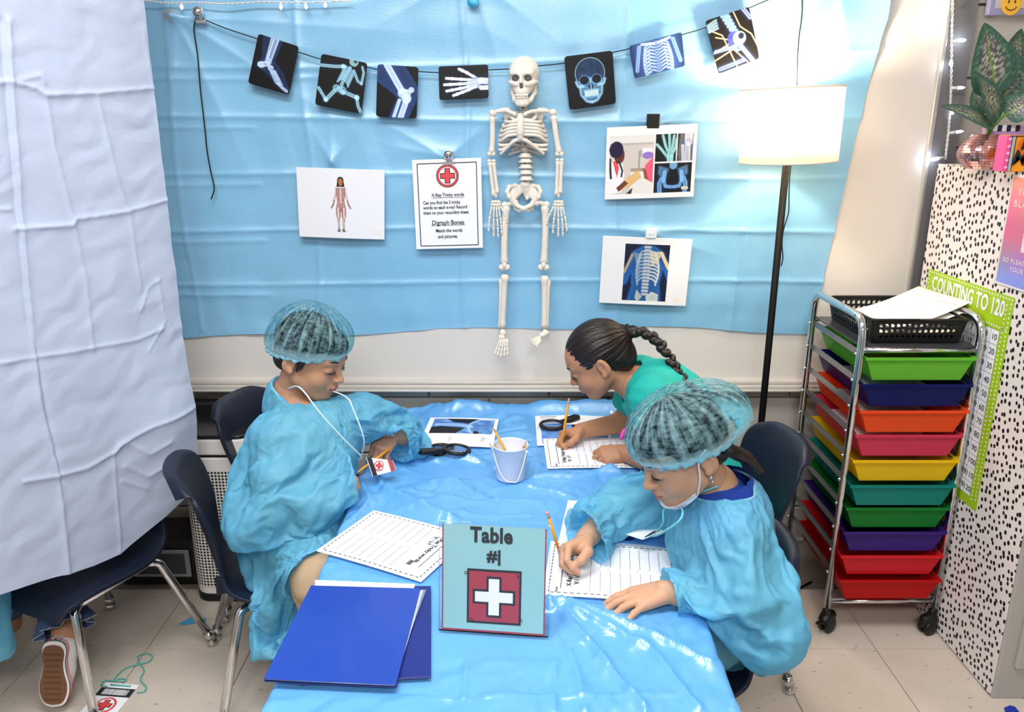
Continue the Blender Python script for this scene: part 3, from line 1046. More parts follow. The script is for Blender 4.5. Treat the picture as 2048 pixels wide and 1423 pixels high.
# garland: black ribbon, seven cards
M_black = mat('black_plastic', '#0c0c0d', 0.45)
M_ribbon = mat('black_ribbon', '#0a0a0a', 0.6)
GY = 2.449
cards = [
    ('ankle and foot', [(517, 67), (598, 93), (578, 190), (496, 166)], .80, xray_foot),
    ('running skeleton', [(643, 107), (735, 126), (723, 228), (630, 209)], .93, xray_run),
    ('bent knee', [(755, 128), (837, 134), (833, 237), (752, 233)], .78, xray_knee),
    ('white hand', [(877, 133), (976, 129), (977, 196), (879, 200)], 1.45, xray_hand),
    ('front of a skull', [(1128, 113), (1225, 101), (1232, 207), (1139, 220)], .92, xray_skull),
    ('blue rib cage', [(1258, 92), (1363, 64), (1370, 132), (1269, 157)], 1.55, xray_ribs),
    ('hip joint with orange outlines', [(1410, 42), (1498, 13), (1519, 117), (1437, 148)], .86, xray_pelvis)]
for nm, cc, asp, fn in cards:
    o = printed('xray_card', [aY(x, y, GY - 0.004 * (i > 1)) for i, (x, y) in enumerate(cc)], asp, 120 if asp < 1 else 150, fn, None, 0.0014, rnd=.045, m=M_print_gloss)
    tag(o, 'black x-ray picture card of a %s on the ribbon garland' % nm if nm[0] not in 'aeiou' else 'black x-ray picture card of an %s on the ribbon garland' % nm, 'picture card', 'x-ray cards strung on the garland')
rb = thing('ribbon_garland', 'thin black ribbon strung across the blue sheet carrying x-ray cards', 'garland', aY(940, 140, 2.46))
def rib(pts, name, par, Y=2.4535, r=.0016):
    P = [aY(x, y, Y + (q[0] if q else 0)) for x, y, *q in pts]
    return MB().tube(spline(P, 5), r, 6).build(name, M_ribbon, par)
rib([(397, 34), (450, 56), (513, 77), (560, 92), (597, 104), (641, 118), (690, 128), (734, 134), (757, 139), (800, 142), (836, 143), (877, 145), (925, 143), (975, 140), (1030, 137), (1075, 132), (1130, 126), (1180, 115), (1225, 105), (1260, 97), (1310, 84), (1365, 69), (1412, 55), (1455, 36), (1505, 13), (1560, -8), (1604, -12)], 'ribbon', rb)
rib([(392, 36), (388, 60), (395, 110), (401, 180), (409, 250), (414, 300), (421, 340), (428, 372), (427, 385), (422, 398)], 'loose_end', rb, 2.455, .0022)
rib([(1604, -10), (1604, 30), (1598, 75), (1595, 120), (1594, 172), (1590, 260), (1580, 345), (1578, 395), (1577, 425), (1567, 460), (1564, 490), (1566, 515), (1562, 532)], 'loose_end', rb, 2.455, .0018)

# clips and pins
M_chrome = mat('chrome', '#d8d8da', 0.12, 1.0)
def ball_clip(px, py, label):
    c = aY(px, py, 2.44)
    t = thing('ball_clip', label, 'clip', c + Vector((0, 0.03, -0.02)))
    MB().ball(c, .0155, 20, 14).build('ball', M_chrome, t)
    b = MB().box(c + Vector((0.002, 0.012, -.024)), (.032, .012, .012)).tube([c + Vector((0, .008, -.01)), c + Vector((.002, .012, -.024))], .006, 8)
    b.build('clamp', M_chrome, t, bevel=.003)
ball_clip(396, 24, 'silver ball magnet clip holding the ribbon at the sheet corner')
ball_clip(897, 309, 'silver ball magnet clip holding the red cross instruction sheet')
c = aY(946, 2, 2.452)
t = thing('push_pin', 'round teal push pin at the top edge of the sheet', 'pin', c)
Rx = Matrix.Rotation(math.pi / 2, 3, 'X')
MB().lathe([(0, .012), (.012, .011), (.0165, .006), (.017, 0), (.012, -.004)], c, 24, Rx).build('pin_head', mat('teal_plastic', '#2aa7d8', .3), t)
MB().lathe([(0, .0155), (.007, .015), (.0105, .0115), (.0105, .008)], c, 24, Rx).build('pin_button', mat('teal_plastic_light', '#63c4e8', .3), t)
o = MB().box(aY(1306, 242, 2.455), (.038, .02, .042)).build('magnet_clip', M_black, bevel=.003); tag(o, 'square black magnet clip above the doctor photograph sheet', 'clip')
c = aY(1302, 466, 2.452)
t = thing('magnet_clip', 'square white magnet clip above the spine picture sheet', 'clip', c)
MB().box(c, (.034, .018, .032)).build('clip_body', mat('white_plastic', '#e9ecef', .35), t, bevel=.004, seg=3)
MB().tube([c + Vector((x, -.0095, .002 - .006 * math.cos(x * 190))) for x in np.linspace(-.008, .008, 9)], .0014, 6).build('thumb_groove', mat('white_plastic_shade', '#cfd4d8', .4), t)

# wall papers
def paper_doctor(U, V):
    b = blank(U, (.93, .92, .92))
    m = .05; ph = (U > m) & (U < .68) & (V > .12) & (V < .93)
    b[ph] = (.80, .77, .74)
    def R(x0, x1, y0, y1, c): b[(U > x0) & (U < x1) & (V > y0) & (V < y1)] = c
    R(m, .68, .12, .22, (.86, .86, .84)); R(m, .68, .22, .25, (.7, .69, .66))
    R(.36, .68, .57, .62, (.62, .57, .5)); R(.36, .68, .62, .93, (.88, .87, .85))
    b[in_poly(U, V, [(.46, .56), (.46, .34), (.50, .32), (.51, .42), (.485, .42), (.49, .58)]) & ph] = (.6, .6, .6)
    R(.52, .66, .30, .42, (.9, .9, .92)); b[(np.hypot((U - .60) / .08, (V - .40) / .05) < 1) & ph] = (.55, .45, .75)
    b[in_poly(U, V, [(.05, .93), (.05, .52), (.14, .42), (.24, .50), (.27, .66), (.24, .9)])] = (.93, .92, .93)          # white coat
    b[in_poly(U, V, [(.10, .47), (.16, .45), (.19, .56), (.17, .70), (.13, .58)])] = (.88, .30, .34)                     # shirt
    b[np.hypot((U - .19) / .075, (V - .39) / .115) < 1] = (.36, .18, .14)                                               # face
    b[(np.hypot((U - .145) / .10, (V - .31) / .115) < 1) & (V < .44)] = (.13, .08, .22)                                  # hair
    b = mixc(b, (.1, .1, .12), glow(U, V, [(.06, .44), (.07, .6), (.08, .7)], .008) * ph); b = mixc(b, (.15, .15, .2), glow(U, V, [(.2, .5), (.24, .6), (.23, .68)], .006) * ph)
    b[in_poly(U, V, [(.17, .86), (.24, .76), (.46, .60), (.52, .70), (.34, .84)])] = (.85, .70, .48)
    b[in_poly(U, V, [(.16, .84), (.28, .74), (.33, .78), (.2, .9)])] = (.42, .22, .16)
    b[in_poly(U, V, [(.30, .93), (.40, .84), (.38, .93)])] = (.2, .14, .13)
    b[in_poly(U, V, [(.56, .54), (.68, .42), (.68, .78), (.60, .74)]) & ph] = (.9, .35, .48); b[in_poly(U, V, [(.53, .57), (.58, .60), (.62, .74), (.56, .72)]) & ph] = (.55, .3, .22)
    x0, x1, x2 = .70, 1.0, 1.24
    p1 = (U > x0) & (U < x1) & (V > .12) & (V < .50); p2 = (U > x1 + .015) & (U < x2) & (V > .12) & (V < .50); p3 = (U > x0) & (U < x2) & (V > .515) & (V < .93)
    q = blank(U, (.04, .06, .06)); G = (.62, .88, .82)
    for P in ([(.9, .46), (.78, .32), (.72, .26)], [(.9, .40), (.84, .27), (.8, .14)], [(.91, .39), (.90, .25), (.89, .13)], [(.93, .39), (.95, .26), (.96, .15)], [(.94, .41), (.99, .30), (1.0, .2)]): q = bone(q, U, V, P, .012, .8, G)
    q = knob(q, U, V, (.91, .41), .04, G, .8); q = bone(q, U, V, [(.90, .42), (.90, .52)], .02, .8, G); q = bone(q, U, V, [(.94, .42), (.94, .52)], .016, .8, G); b[p1] = q[p1]
    q = blank(U, (.10, .10, .10)); q = flesh(q, U, V, [(1.06, .1), (1.3, .1), (1.26, .55), (1.06, .55), (1.03, .38)], (.5, .5, .5), .8); W = (.86, .86, .86)
    q = bone(q, U, V, [(1.17, .1), (1.17, .24)], .05, .8, W); q = bone(q, U, V, [(1.16, .27), (1.17, .52)], .032, .6, W); q = bone(q, U, V, [(1.09, .29), (1.11, .52)], .016, .6, W); b[p2] = q[p2]
    q = blank(U, (.03, .05, .08)); L = (.50, .74, .95); c = .97
    q = knob(q, U, V, (c, .55), .05, L, .8)
    for sx in (-1, 1):
        q = flesh(q, U, V, [(c + sx * .07, .60), (c + sx * .20, .56), (c + sx * .21, .66), (c + sx * .12, .74)], L, .65)
        q = knob(q, U, V, (c + sx * .15, .74), .035, L, .9); q = bone(q, U, V, [(c + sx * .16, .74), (c + sx * .19, .80), (c + sx * .18, .95)], .024, .6, L)
        q = bone(q, U, V, [(c + sx * .13, .76), (c + sx * .10, .84), (c + sx * .02, .85)], .015, .7, L); q = bone(q, U, V, [(c + sx * .12, .64), (c + sx * .13, .76)], .02, .7, L)
    b[p3] = q[p3]
    R(1.10, 1.20, .85, .89, (.95, .90, .84)); R(1.115, 1.185, .863, .877, (.92, .72, .55))
    return b

def paper_spine(U, V):
    b = blank(U, (.92, .92, .925))
    p = (U > .33) & (U < .98) & (V > .10) & (V < .94)
    q = blank(U, (.05, .10, .19)); c = .66
    body = [(.40, .98), (.46, .72), (.44, .50), (.38, .68), (.33, .72), (.33, .56), (.44, .22), (.58, .13), (.76, .13), (.90, .22), (.98, .40), (.98, .62), (.90, .45), (.86, .66), (.90, .98)]
    q = flesh(q, U, V, body, (.16, .45, .78), .85, .03)
    B = (.84, .83, .80)
    for k in range(9):
        y = .20 + .05 * k
        for sx, sc_ in ((-1, .8), (1, 1.0)):
            w = (.14 + .04 * math.sin(k / 8 * 3)) * sc_
            q = mixc(q, B if sx > 0 else (.6, .68, .76), glow(U, V, [(c + sx * .03, y), (c + sx * w * .7, y + (.0 if sx < 0 else .01)), (c + sx * w, y + .05), (c + sx * w * 1.02, y + .10)], .009, .008) * .9)
    for k in range(15): q = mixc(q, (.72, .74, .75), glow(U, V, [(c - .035, .14 + .05 * k), (c + .035, .14 + .05 * k)], .013, .012))
    q = flesh(q, U, V, [(.70, .22), (.83, .20), (.85, .28), (.74, .42)], (.86, .80, .68), .9, .01); q = flesh(q, U, V, [(.46, .22), (.58, .26), (.52, .42)], (.7, .72, .72), .6, .01)
    q = mixc(q, (.90, .78, .62), glow(U, V, [(.86, .22), (.98, .44)], .02, .01)); q = mixc(q, (.70, .62, .5), glow(U, V, [(.44, .26), (.34, .52)], .014, .01))
    q = flesh(q, U, V, [(.68, .88), (.76, .80), (.86, .84), (.86, .95), (.7, .95)], (.88, .85, .78), .95, .01); q = flesh(q, U, V, [(.62, .88), (.54, .78), (.52, .9), (.56, .95)], (.82, .8, .72), .9, .01)
    b[p] = q[p]
    f = (U > 1.10) & (U < 1.20) & (V > .885) & (V < .925); b[f] = (.93, .85, .72); b[(U > 1.108) & (U < 1.192) & (V > .893) & (V < .917)] = (.95, .93, .9)
    return b

def paper_body(U, V):
    b = blank(U, (.925, .925, .94))
    c = .645
    def P(poly, colr): b[in_poly(U, V, poly)] = colr
    b[np.hypot((U - c - .01) / .085, (V - .895) / .012) < 1] = (.82, .82, .83)
    for sx in (-1, 1):
        P([(c + sx * .01, .60), (c + sx * .065, .60), (c + sx * .05, .78), (c + sx * .045, .88), (c + sx * .02, .88), (c + sx * .022, .75)], (.55, .42, .36))
        P([(c + sx * .015, .86), (c + sx * .05, .86), (c + sx * .055, .905), (c + sx * .02, .905)], (.42, .36, .32))
        P([(c + sx * .07, .26), (c + sx * .085, .32), (c + sx * .125, .52), (c + sx * .105, .53), (c + sx * .055, .34)], (.66, .50, .46))
        P([(c + sx * .105, .51), (c + sx * .125, .51), (c + sx * .155, .565), (c + sx * .135, .57)], (.45, .30, .24))
    P([(c - .075, .27), (c + .075, .27), (c + .055, .46), (c + .075, .58), (c + .07, .71), (c + .012, .71), (c, .58), (c - .012, .71), (c - .07, .71), (c - .075, .58), (c - .055, .46)], (.66, .46, .43))
    for k in range(5): b[:] = mixc(b, (.84, .74, .72), glow(U, V, [(c - .05, .29 + .03 * k), (c, .31 + .03 * k), (c + .05, .29 + .03 * k)], .003, .006) * .6)
    b[:] = mixc(b, (.93, .87, .86), glow(U, V, [(c, .25), (c, .5)], .006, .008) * .8)
    for sx in (-1, 1):
        b[:] = mixc(b, (.92, .84, .83), glow(U, V, [(c + sx * .042, .56), (c + sx * .042, .70)], .008, .008)); b[:] = mixc(b, (.85, .78, .74), glow(U, V, [(c + sx * .036, .72), (c + sx * .03, .86)], .004, .006))
        b[:] = mixc(b, (.92, .84, .83), glow(U, V, [(c + sx * .075, .30), (c + sx * .095, .44)], .005, .006))
    b[:] = mixc(b, (.92, .86, .84), np.clip(1 - np.abs(np.hypot((U - c) / .045, (V - .5) / .04) - 1) / .2, 0, 1) * .8)
    P([(c - .06, .255), (c - .04, .13), (c + .04, .13), (c + .06, .255)], (.09, .08, .09)); b[np.hypot((U - c) / .042, (V - .16) / .045) < 1] = (.09, .08, .09)
    b[np.hypot((U - c) / .032, (V - .19) / .055) < 1] = (.72, .45, .26)
    f = (U > 1.13) & (U < 1.235) & (V > .87) & (V < .925); b[f] = (.95, .86, .76); b[(U > 1.138) & (U < 1.227) & (V > .879) & (V < .916)] = (.94, .92, .91)
    return b

PY = 2.452
PP = lambda L, Y=PY, d=0.0: [aY(x, y, Y - (d if i > 1 else 0)) for i, (x, y) in enumerate(L)]
o = printed('wall_paper_sheet', PP([(1214, 255), (1396, 247), (1387, 393), (1209, 399)]), 1.29, 190, paper_doctor, None, .0006, bow=.004); o.name = 'photo_sheet'
tag(o, 'white sheet with a doctor photograph and three x-rays under black clip', 'paper')
o = printed('picture_sheet', PP([(1206, 471), (1385, 478), (1371, 612), (1198, 605)]), 1.29, 190, paper_spine, None, .0006, bow=.003)
tag(o, 'white sheet with a blue picture of spine and ribs from behind', 'paper')
o = printed('picture_sheet', PP([(592, 334), (769, 340), (769, 479), (599, 473)]), 1.29, 190, paper_body, None, .0006, bow=.004)
tag(o, 'white sheet with a small drawing of a girl showing bones', 'paper')

M_ink = mat('black_ink', '#26262a', .7)
M_red = mat('red_ink', '#e2484c', .6)
M_paper = mat('white_paper', '#f3f3f5', .65)
def strip(mb, a, b, w, n):
    a = Vector(a); b = Vector(b); d = (b - a).normalized(); s = d.cross(Vector(n)).normalized() * w / 2
    return mb.add([a - s, b - s, b + s, a + s], [(0, 1, 2, 3)])

def flat_poly(mb, pts, c, r, u, n, off):
    return mb.add([Vector(c) + Vector(r) * x + Vector(u) * y + Vector(n) * off for x, y in pts], [tuple(range(len(pts)))])

def ringpts(r, n=40): return [(r * math.cos(2 * math.pi * k / n), r * math.sin(2 * math.pi * k / n)) for k in range(n)]
def crosspts(a, b): return [(-b, -a), (b, -a), (b, -b), (a, -b), (a, b), (b, b), (b, a), (-b, a), (-b, b), (-a, b), (-a, -b), (-b, -b)]

cc = PP([(824, 320), (962, 315), (966, 495), (833, 498)], 2.448)
t = thing('instruction_sheet', 'white instruction sheet with red cross and black writing beside the skeleton', 'paper', cc[2])
TLc, TRc, BRc, BLc = cc
rt = (TRc - TLc + BRc - BLc).normalized(); upv = (TLc - BLc + TRc - BRc).normalized(); nv = rt.cross(upv).normalized()
W_, H_ = (TRc - TLc).length, (TLc - BLc).length
def sp(u, v, off=.0007): return quad_point(cc, u, v) + nv * off
MB().prism(cc, -nv * .0006).build('paper', M_paper, t)
b = MB()
for a_, b_ in (((.07, .045), (.93, .045)), ((.93, .045), (.93, .965)), ((.93, .965), (.07, .965)), ((.07, .965), (.07, .045))): strip(b, sp(*a_), sp(*b_), .0026, nv)
b.build('border', M_ink, t)
cx = sp(.505, .185, 0)
R0 = W_ * .165
b = MB(); flat_poly(b, ringpts(R0), cx, rt, upv, nv, .0008); b.build('cross_emblem', M_ink, t)
em = bpy.data.objects[[o.name for o in COL.objects if o.name.startswith('cross_emblem')][-1]]
for nm, pts, m_, off in (('ring', ringpts(R0 * .94), M_red, .0010), ('ring_line', ringpts(R0 * .80), M_ink, .0012), ('disc', ringpts(R0 * .76), M_paper, .0014), ('cross_outline', crosspts(R0 * .66, R0 * .25), M_ink, .0016), ('cross', crosspts(R0 * .59, R0 * .18), M_red, .0018)):
    b = MB(); flat_poly(b, pts, cx, rt, upv, nv, off); b.build(nm, m_, em)
for tx, v, sz, al, u, un in (('X-Ray Tricky words', .395, .0142, 'CENTER', .50, True), ('Can you find the 5 tricky', .478, .0142, 'LEFT', .13, False), ('words on each x-ray? Record', .533, .0142, 'LEFT', .13, False), ('them on your recording sheet.', .592, .0142, 'LEFT', .13, False), ('Digraph Bones', .705, .0195, 'CENTER', .49, True), ('Match the words', .795, .0150, 'CENTER', .50, False), ('and pictures.', .862, .0150, 'CENTER', .48, False)):
    lettering(tx, sp(u, v), rt, upv, sz, M_ink, t, align=al, bold=.0003, spacing=1.0, sx=.86 if un else .80)
    if un:
        hw = .23 if sz < .018 else .255
        strip(MB(), sp(u - hw, v + .030), sp(u + hw, v + .030), .0012, nv).build('underline', M_ink, t)
# ------------------------------------------------------------------ floor lamp
LX, LY = 0.7815, 2.30
lamp = thing('floor_lamp', 'lit floor lamp with white drum shade and slim black pole', 'lamp', (LX, LY, 0))
Rl = Matrix.Rotation(math.radians(-2.2), 3, 'Y')
MB().tube([(LX, LY, .02), (LX, LY, 1.40)], .0105, 14).build('pole', mat('lamp_black', '#060606', .6, spec=.25), lamp)
MB().lathe([(0, .022), (.10, .020), (.125, .012), (.125, 0), (0, 0)], (LX, LY, 0), 40).build('base', M_black, lamp)
M_shade = film('lampshade_fabric', '#fff6ea', transl=0.62, clear=0.0, rough=.6, gloss=.02, bump=.05, bscale=400)
zc = 1.468
prof = []
sh = MB().lathe([(.133, -.100), (.1385, .100)], (LX, LY, zc), 64, Rl).build('lamp_shade', M_shade, lamp, solid=.0012)
for zz, rr in ((.0985, .1385), (-.0985, .133)):
    MB().tube([Rl @ Vector((rr * math.cos(a), rr * math.sin(a), zz)) + Vector((LX, LY, zc)) for a in np.linspace(0, 2 * math.pi, 65)[:-1]], .0028, 8, closed=True).build('shade_rim', mat('shade_trim', '#f4e4d2', .7), lamp)
sp_ = MB()
for k in range(3):
    a = 2.1 * k + .4
    sp_.tube([(LX, LY, 1.405), Rl @ Vector((.133 * math.cos(a), .133 * math.sin(a), -.06)) + Vector((LX, LY, zc))], .002, 6)
sp_.build('shade_spider', M_chrome, lamp)
MB().lathe([(.012, 0), (.016, .01), (.030, .045), (.031, .06), (.022, .085), (0, .093)], (LX, LY, 1.42), 24).build('bulb', mat('bulb_glow', '#fff3e0', .3, emit='#ffe2bd', estr=30), lamp)
pl = bpy.data.lights.new('bulb_light', 'POINT'); pl.energy = 20; pl.color = (1, .84, .64); pl.shadow_soft_size = .035
po = bpy.data.objects.new('bulb_light', pl); COL.objects.link(po); po.location = (LX, LY, 1.525)

# ------------------------------------------------------------------ drawer cart
CX0, CX1, CY0, CY1 = .943, 1.262, 2.04, 2.395
cart = thing('drawer_cart', 'chrome rolling cart with ten rainbow coloured translucent plastic drawers', 'cart', ((CX0 + CX1) / 2, (CY0 + CY1) / 2, 0))
R_ = .0105
for x in (CX0, CX1):
    P = fillet([(x, CY0, .075), (x, CY0, .972), (x, CY1, .972), (x, CY1, .075)], .06, 8)
    MB().tube(P, R_, 14).build('side_frame', M_chrome, cart)
for y in (CY0, CY1):
    for z in (.108, .885):
        MB().tube([(CX0, y, z), (CX1, y, z)], .0075, 10).build('crossbar', M_chrome, cart)
MB().box(((CX0 + CX1) / 2, (CY0 + CY1) / 2, .893), (CX1 - CX0 - .01, CY1 - CY0 - .01, .004)).build('top_shelf', mat('dark_shelf', '#3c3c40', .3, spec=.5), cart)
def caster(x, y, rz):
    M = Matrix.Translation((x, y, 0)) @ Matrix.Rotation(rz, 4, 'Z')
    b = MB()
    for s in (-.011, .011):
        b.lathe([(0, -.007), (.020, -.007), (.0245, -.004), (.0245, .004), (.020, .007), (0, .007)], (s, -.012, .0245), 20, Matrix.Rotation(math.pi / 2, 3, 'Y'))
    o = b.build('caster', M_black, cart, mtx=M)
    b = MB().tube([(0, 0, .03), (0, 0, .08)], .012, 12)
    b.tube([(0, .012, .040), (0, -.002, .052), (0, -.03, .049), (0, -.040, .030)], [.016, .019, .016, .008], 12)
    b.box((.0, .028, .046), (.012, .03, .006))
    b.build('caster_fork', M_black, o, bevel=.0015, mtx=M)
for x, y, r in ((CX0, CY0, 2.2), (CX1, CY0, -1.2), (CX0, CY1, 1.2), (CX1, CY1, .4)): caster(x, y, r)
M_rail = mat('rail_steel', '#8f9196', .3, .9)
DCOL = ['#8be04c', '#162478', '#ff6a2c', '#ec4f74', '#ffe322', '#1aa79c', '#1c9c3c', '#53309c', '#f2303c', '#de1c1c']
def plastic(name, c):
    m = mat(name, c, .22, spec=.5)
    nt = m.node_tree; b = nt.nodes['Principled BSDF']
    out = nt.nodes['Material Output']
    tr_ = nt.nodes.new('ShaderNodeBsdfTranslucent'); tr_.inputs[0].default_value = (*lin(c), 1)
    tp = nt.nodes.new('ShaderNodeBsdfTransparent'); tp.inputs[0].default_value = (*[.12 + .88 * v for v in lin(c)], 1)
    a = nt.nodes.new('ShaderNodeMixShader'); a.inputs[0].default_value = .45
    nt.links.new(b.outputs[0], a.inputs[1]); nt.links.new(tr_.outputs[0], a.inputs[2])
    d = nt.nodes.new('ShaderNodeMixShader'); d.inputs[0].default_value = .20
    nt.links.new(a.outputs[0], d.inputs[1]); nt.links.new(tp.outputs[0], d.inputs[2])
    nt.links.new(d.outputs[0], out.inputs[0])
    return m
DN = ['lime', 'navy', 'orange', 'pink', 'yellow', 'teal', 'green', 'purple', 'red', 'dark red']
zt0, dz = .868, .0745
for k in range(10):
    zt = zt0 - dz * k
    m = plastic('drawer_%s' % DN[k].replace(' ', '_'), DCOL[k])
    for x, s in ((CX0, 1), (CX1, -1)):
        b = MB().box((x + s * .012, (CY0 + CY1) / 2, zt - .002), (.018, CY1 - CY0 - .01, .0025)).box((x + s * .004, (CY0 + CY1) / 2, zt + .006), (.0025, CY1 - CY0 - .01, .018))
        ro = b.build('side_rail', M_rail, cart)
        b = MB()
        for y in (CY0 + .006, CY1 - .006): b.ball((x - s * .010, y, zt + .006), .0045, 10, 6)
        b.build('screw_head', M_chrome, ro)
    yf = CY0 - .012 - (.018 if k in (9,) else .004 * ((k * 7) % 3)); yb = CY1 - .03
    x0, x1 = CX0 + .014, CX1 - .014
    h = .064; tp_ = .026; tf = .007
    def cup(x0, x1, y0, y1, zt_, h_, tx, ty, th):
        """open tapered tray, double walled"""
        t_ = [Vector((x0, y0, zt_)), Vector((x1, y0, zt_)), Vector((x1, y1, zt_)), Vector((x0, y1, zt_))]
        bo = [Vector((x0 + tx, y0 + ty, zt_ - h_)), Vector((x1 - tx, y0 + ty, zt_ - h_)), Vector((x1 - tx, y1 - ty * .5, zt_ - h_)), Vector((x0 + tx, y1 - ty * .5, zt_ - h_))]
        return t_, bo
    t_, bo = cup(x0, x1, yf, yb, zt, h, tp_, tf, .002)
    b = MB(); b.add(t_ + bo, [(0, 4, 5, 1), (1, 5, 6, 2), (2, 6, 7, 3), (3, 7, 4, 0), (4, 7, 6, 5)])
    d = b.build('drawer', m, cart, solid=.0022)
    d['label'] = '%s plastic drawer' % DN[k]
    lip = MB()
    o_ = .004
    A = [Vector((x0 - o_, yf - o_, zt + .0015)), Vector((x1 + o_, yf - o_, zt + .0015)), Vector((x1 + o_, yb, zt + .0015)), Vector((x0 - o_, yb, zt + .0015))]
    lip.add(A + t_, [(0, 1, 5, 4), (1, 2, 6, 5), (2, 3, 7, 6), (3, 0, 4, 7)])
    lip.add([A[0], A[1], A[1] + Vector((0, 0, -.008)), A[0] + Vector((0, 0, -.008))], [(0, 1, 2, 3)])
    lip.build('drawer_lip', m, d, solid=.0022)
    # papers and books lying in the drawer
    n = 3 + (k * 5) % 4
    for q in range(0):
        pass
M_pap2 = mat('cream_paper', '#f6eee4', .7)
for k, (zz, cl) in enumerate(((.868 - .060 , '#d8d24a'), (.868 - .0745 - .055, '#cfd6e8'), (.868 - .0745 * 2 - .055, '#f2e6dd'), (.868 - .0745 * 3 - .05, '#efe0dc'))):
    o = MB().box((1.10, 2.21, zz + .006), (.20, .26, .010)).build('paper_stack', mat('stack_%d' % k, cl, .7))
    tag(o, ['yellowish paper stack inside the lime drawer', 'pale blue paper stack inside the navy drawer', 'white paper stack inside the orange drawer', 'pale pink paper stack inside the pink drawer'][k], 'papers')

# basket on the cart: perforated black plastic, real holes
bk = thing('basket', 'black perforated plastic basket on top of the drawer cart', 'basket', (1.10, 2.20, .896))
def perforated(c00, c10, c11, c01, nx, nz, hx, hz, name):
    """wall between bottom c00-c10 and top c01-c11 with nx*nz arch-like holes, as frame quads"""
    b = MB()
    A = lambda u, v: c00 * (1 - u) * (1 - v) + c10 * u * (1 - v) + c11 * u * v + c01 * (1 - u) * v
    u0, u1, v0, v1 = .07, .93, .16, .88
    us = [0.0]; vs = [0.0]
    for i in range(nx): us += [u0 + (u1 - u0) * (i + .5 - hx / 2) / nx, u0 + (u1 - u0) * (i + .5 + hx / 2) / nx]
    for j in range(nz): vs += [v0 + (v1 - v0) * (j + .5 - hz / 2) / nz, v0 + (v1 - v0) * (j + .5 + hz / 2) / nz]
    us.append(1.0); vs.append(1.0)
    V = [A(u, v) for v in vs for u in us]
    n = len(us); F = []
    for j in range(len(vs) - 1):
        for i in range(n - 1):
            if i % 2 and j % 2:
                # rounded upper corner: fill a triangle at the top right
                q = len(V); V.append(A(us[i] * .55 + us[i + 1] * .45, vs[j + 1])); V.append(A(us[i + 1], vs[j] * .45 + vs[j + 1] * .55))
                F.append((q, q + 1, (j + 1) * n + i + 1)); 
                continue
            F.append((j * n + i, j * n + i + 1, (j + 1) * n + i + 1, (j + 1) * n + i))
    b.add(V, F)
    return b.build(name, M_black, bk, solid=.003)
bx0, bx1, by0, by1, bz, bh = .975, 1.235, 2.065, 2.365, .8975, .066
B0 = [Vector((bx0 + .012, by0 + .012, bz)), Vector((bx1 - .012, by0 + .012, bz)), Vector((bx1 - .012, by1 - .012, bz)), Vector((bx0 + .012, by1 - .012, bz))]
T0 = [Vector((bx0, by0, bz + bh)), Vector((bx1, by0, bz + bh)), Vector((bx1, by1, bz + bh)), Vector((bx0, by1, bz + bh))]
for i, nx in ((0, 14), (1, 16), (2, 14), (3, 16)):
    j = (i + 1) % 4
    perforated(B0[i], B0[j], T0[j], T0[i], nx, 3, .62, .62, 'basket_wall')
MB().add(B0, [(0, 1, 2, 3)]).build('basket_floor', M_black, bk, solid=.003)
MB().tube(fillet([T0[0] + (T0[1] - T0[0]) * .5] + [T0[1], T0[2], T0[3], T0[0]] + [T0[0] + (T0[1] - T0[0]) * .49], .022, 5), .0042, 8).build('basket_rim', M_black, bk)
# papers spilling out of the basket
def curved_paper(name, base, ex, ey, w, l, lift, lab, rule=True):
    nx, ny = 16, 24
    u = np.linspace(0, 1, nx)[None, :] + np.zeros((ny, 1)); v = np.linspace(0, 1, ny)[:, None] + np.zeros((1, nx))
    z = lift * np.clip(u - .1, 0, 1) ** 1.5 + .012 * (v - .5) ** 2
    b = np.array(base)
    P = b + u[..., None] * np.array(ex) * w + v[..., None] * np.array(ey) * l
    P[..., 2] += z
    o = gridmesh(name, P[..., 0], P[..., 1], P[..., 2], M_pap2)
    md = o.modifiers.new('solidify', 'SOLIDIFY'); md.thickness = .0008; md.offset = 0
    tag(o, lab, 'paper', 'worksheets in the black basket')
    if rule:
        bb = MB()
        for uu in (.55, .86):
            vs_ = np.linspace(.06, .94, 46)
            for q in range(0, 45, 2):
                pa = [Vector(P[int(vs_[q + d] * (ny - 1)), int(uu * (nx - 1))]) * (1 - 0) + Vector((0, 0, .0012)) for d in (0,)]
                a_ = Vector(b + uu * np.array(ex) * w + vs_[q] * np.array(ey) * l); b_ = Vector(b + uu * np.array(ex) * w + vs_[q + 1] * np.array(ey) * l)
                zz = lift * max(uu - .1, 0) ** 1.5
                a_.z += zz + .012 * (vs_[q] - .5) ** 2 + .001; b_.z += zz + .012 * (vs_[q + 1] - .5) ** 2 + .001
                strip(bb, a_, b_, .0026, (0, 0, 1))
        bb.build('dashed_lines', M_ink, o)
    return o
curved_paper('worksheet', (1.00, 2.30, .935), (.97, .24, 0), (.20, -.95, 0), .25, .225, .070, 'white worksheet curling up out of the black basket, uppermost')
curved_paper('worksheet', (1.01, 2.32, .925), (.97, .2, 0), (.14, -.98, 0), .245, .24, .058, 'white worksheet just below the uppermost one in the basket', False)
curved_paper('worksheet', (.985, 2.32, .915), (1, 0, 0), (0, -1, 0), .24, .24, .012, 'white worksheet lying flat inside the black basket', False)

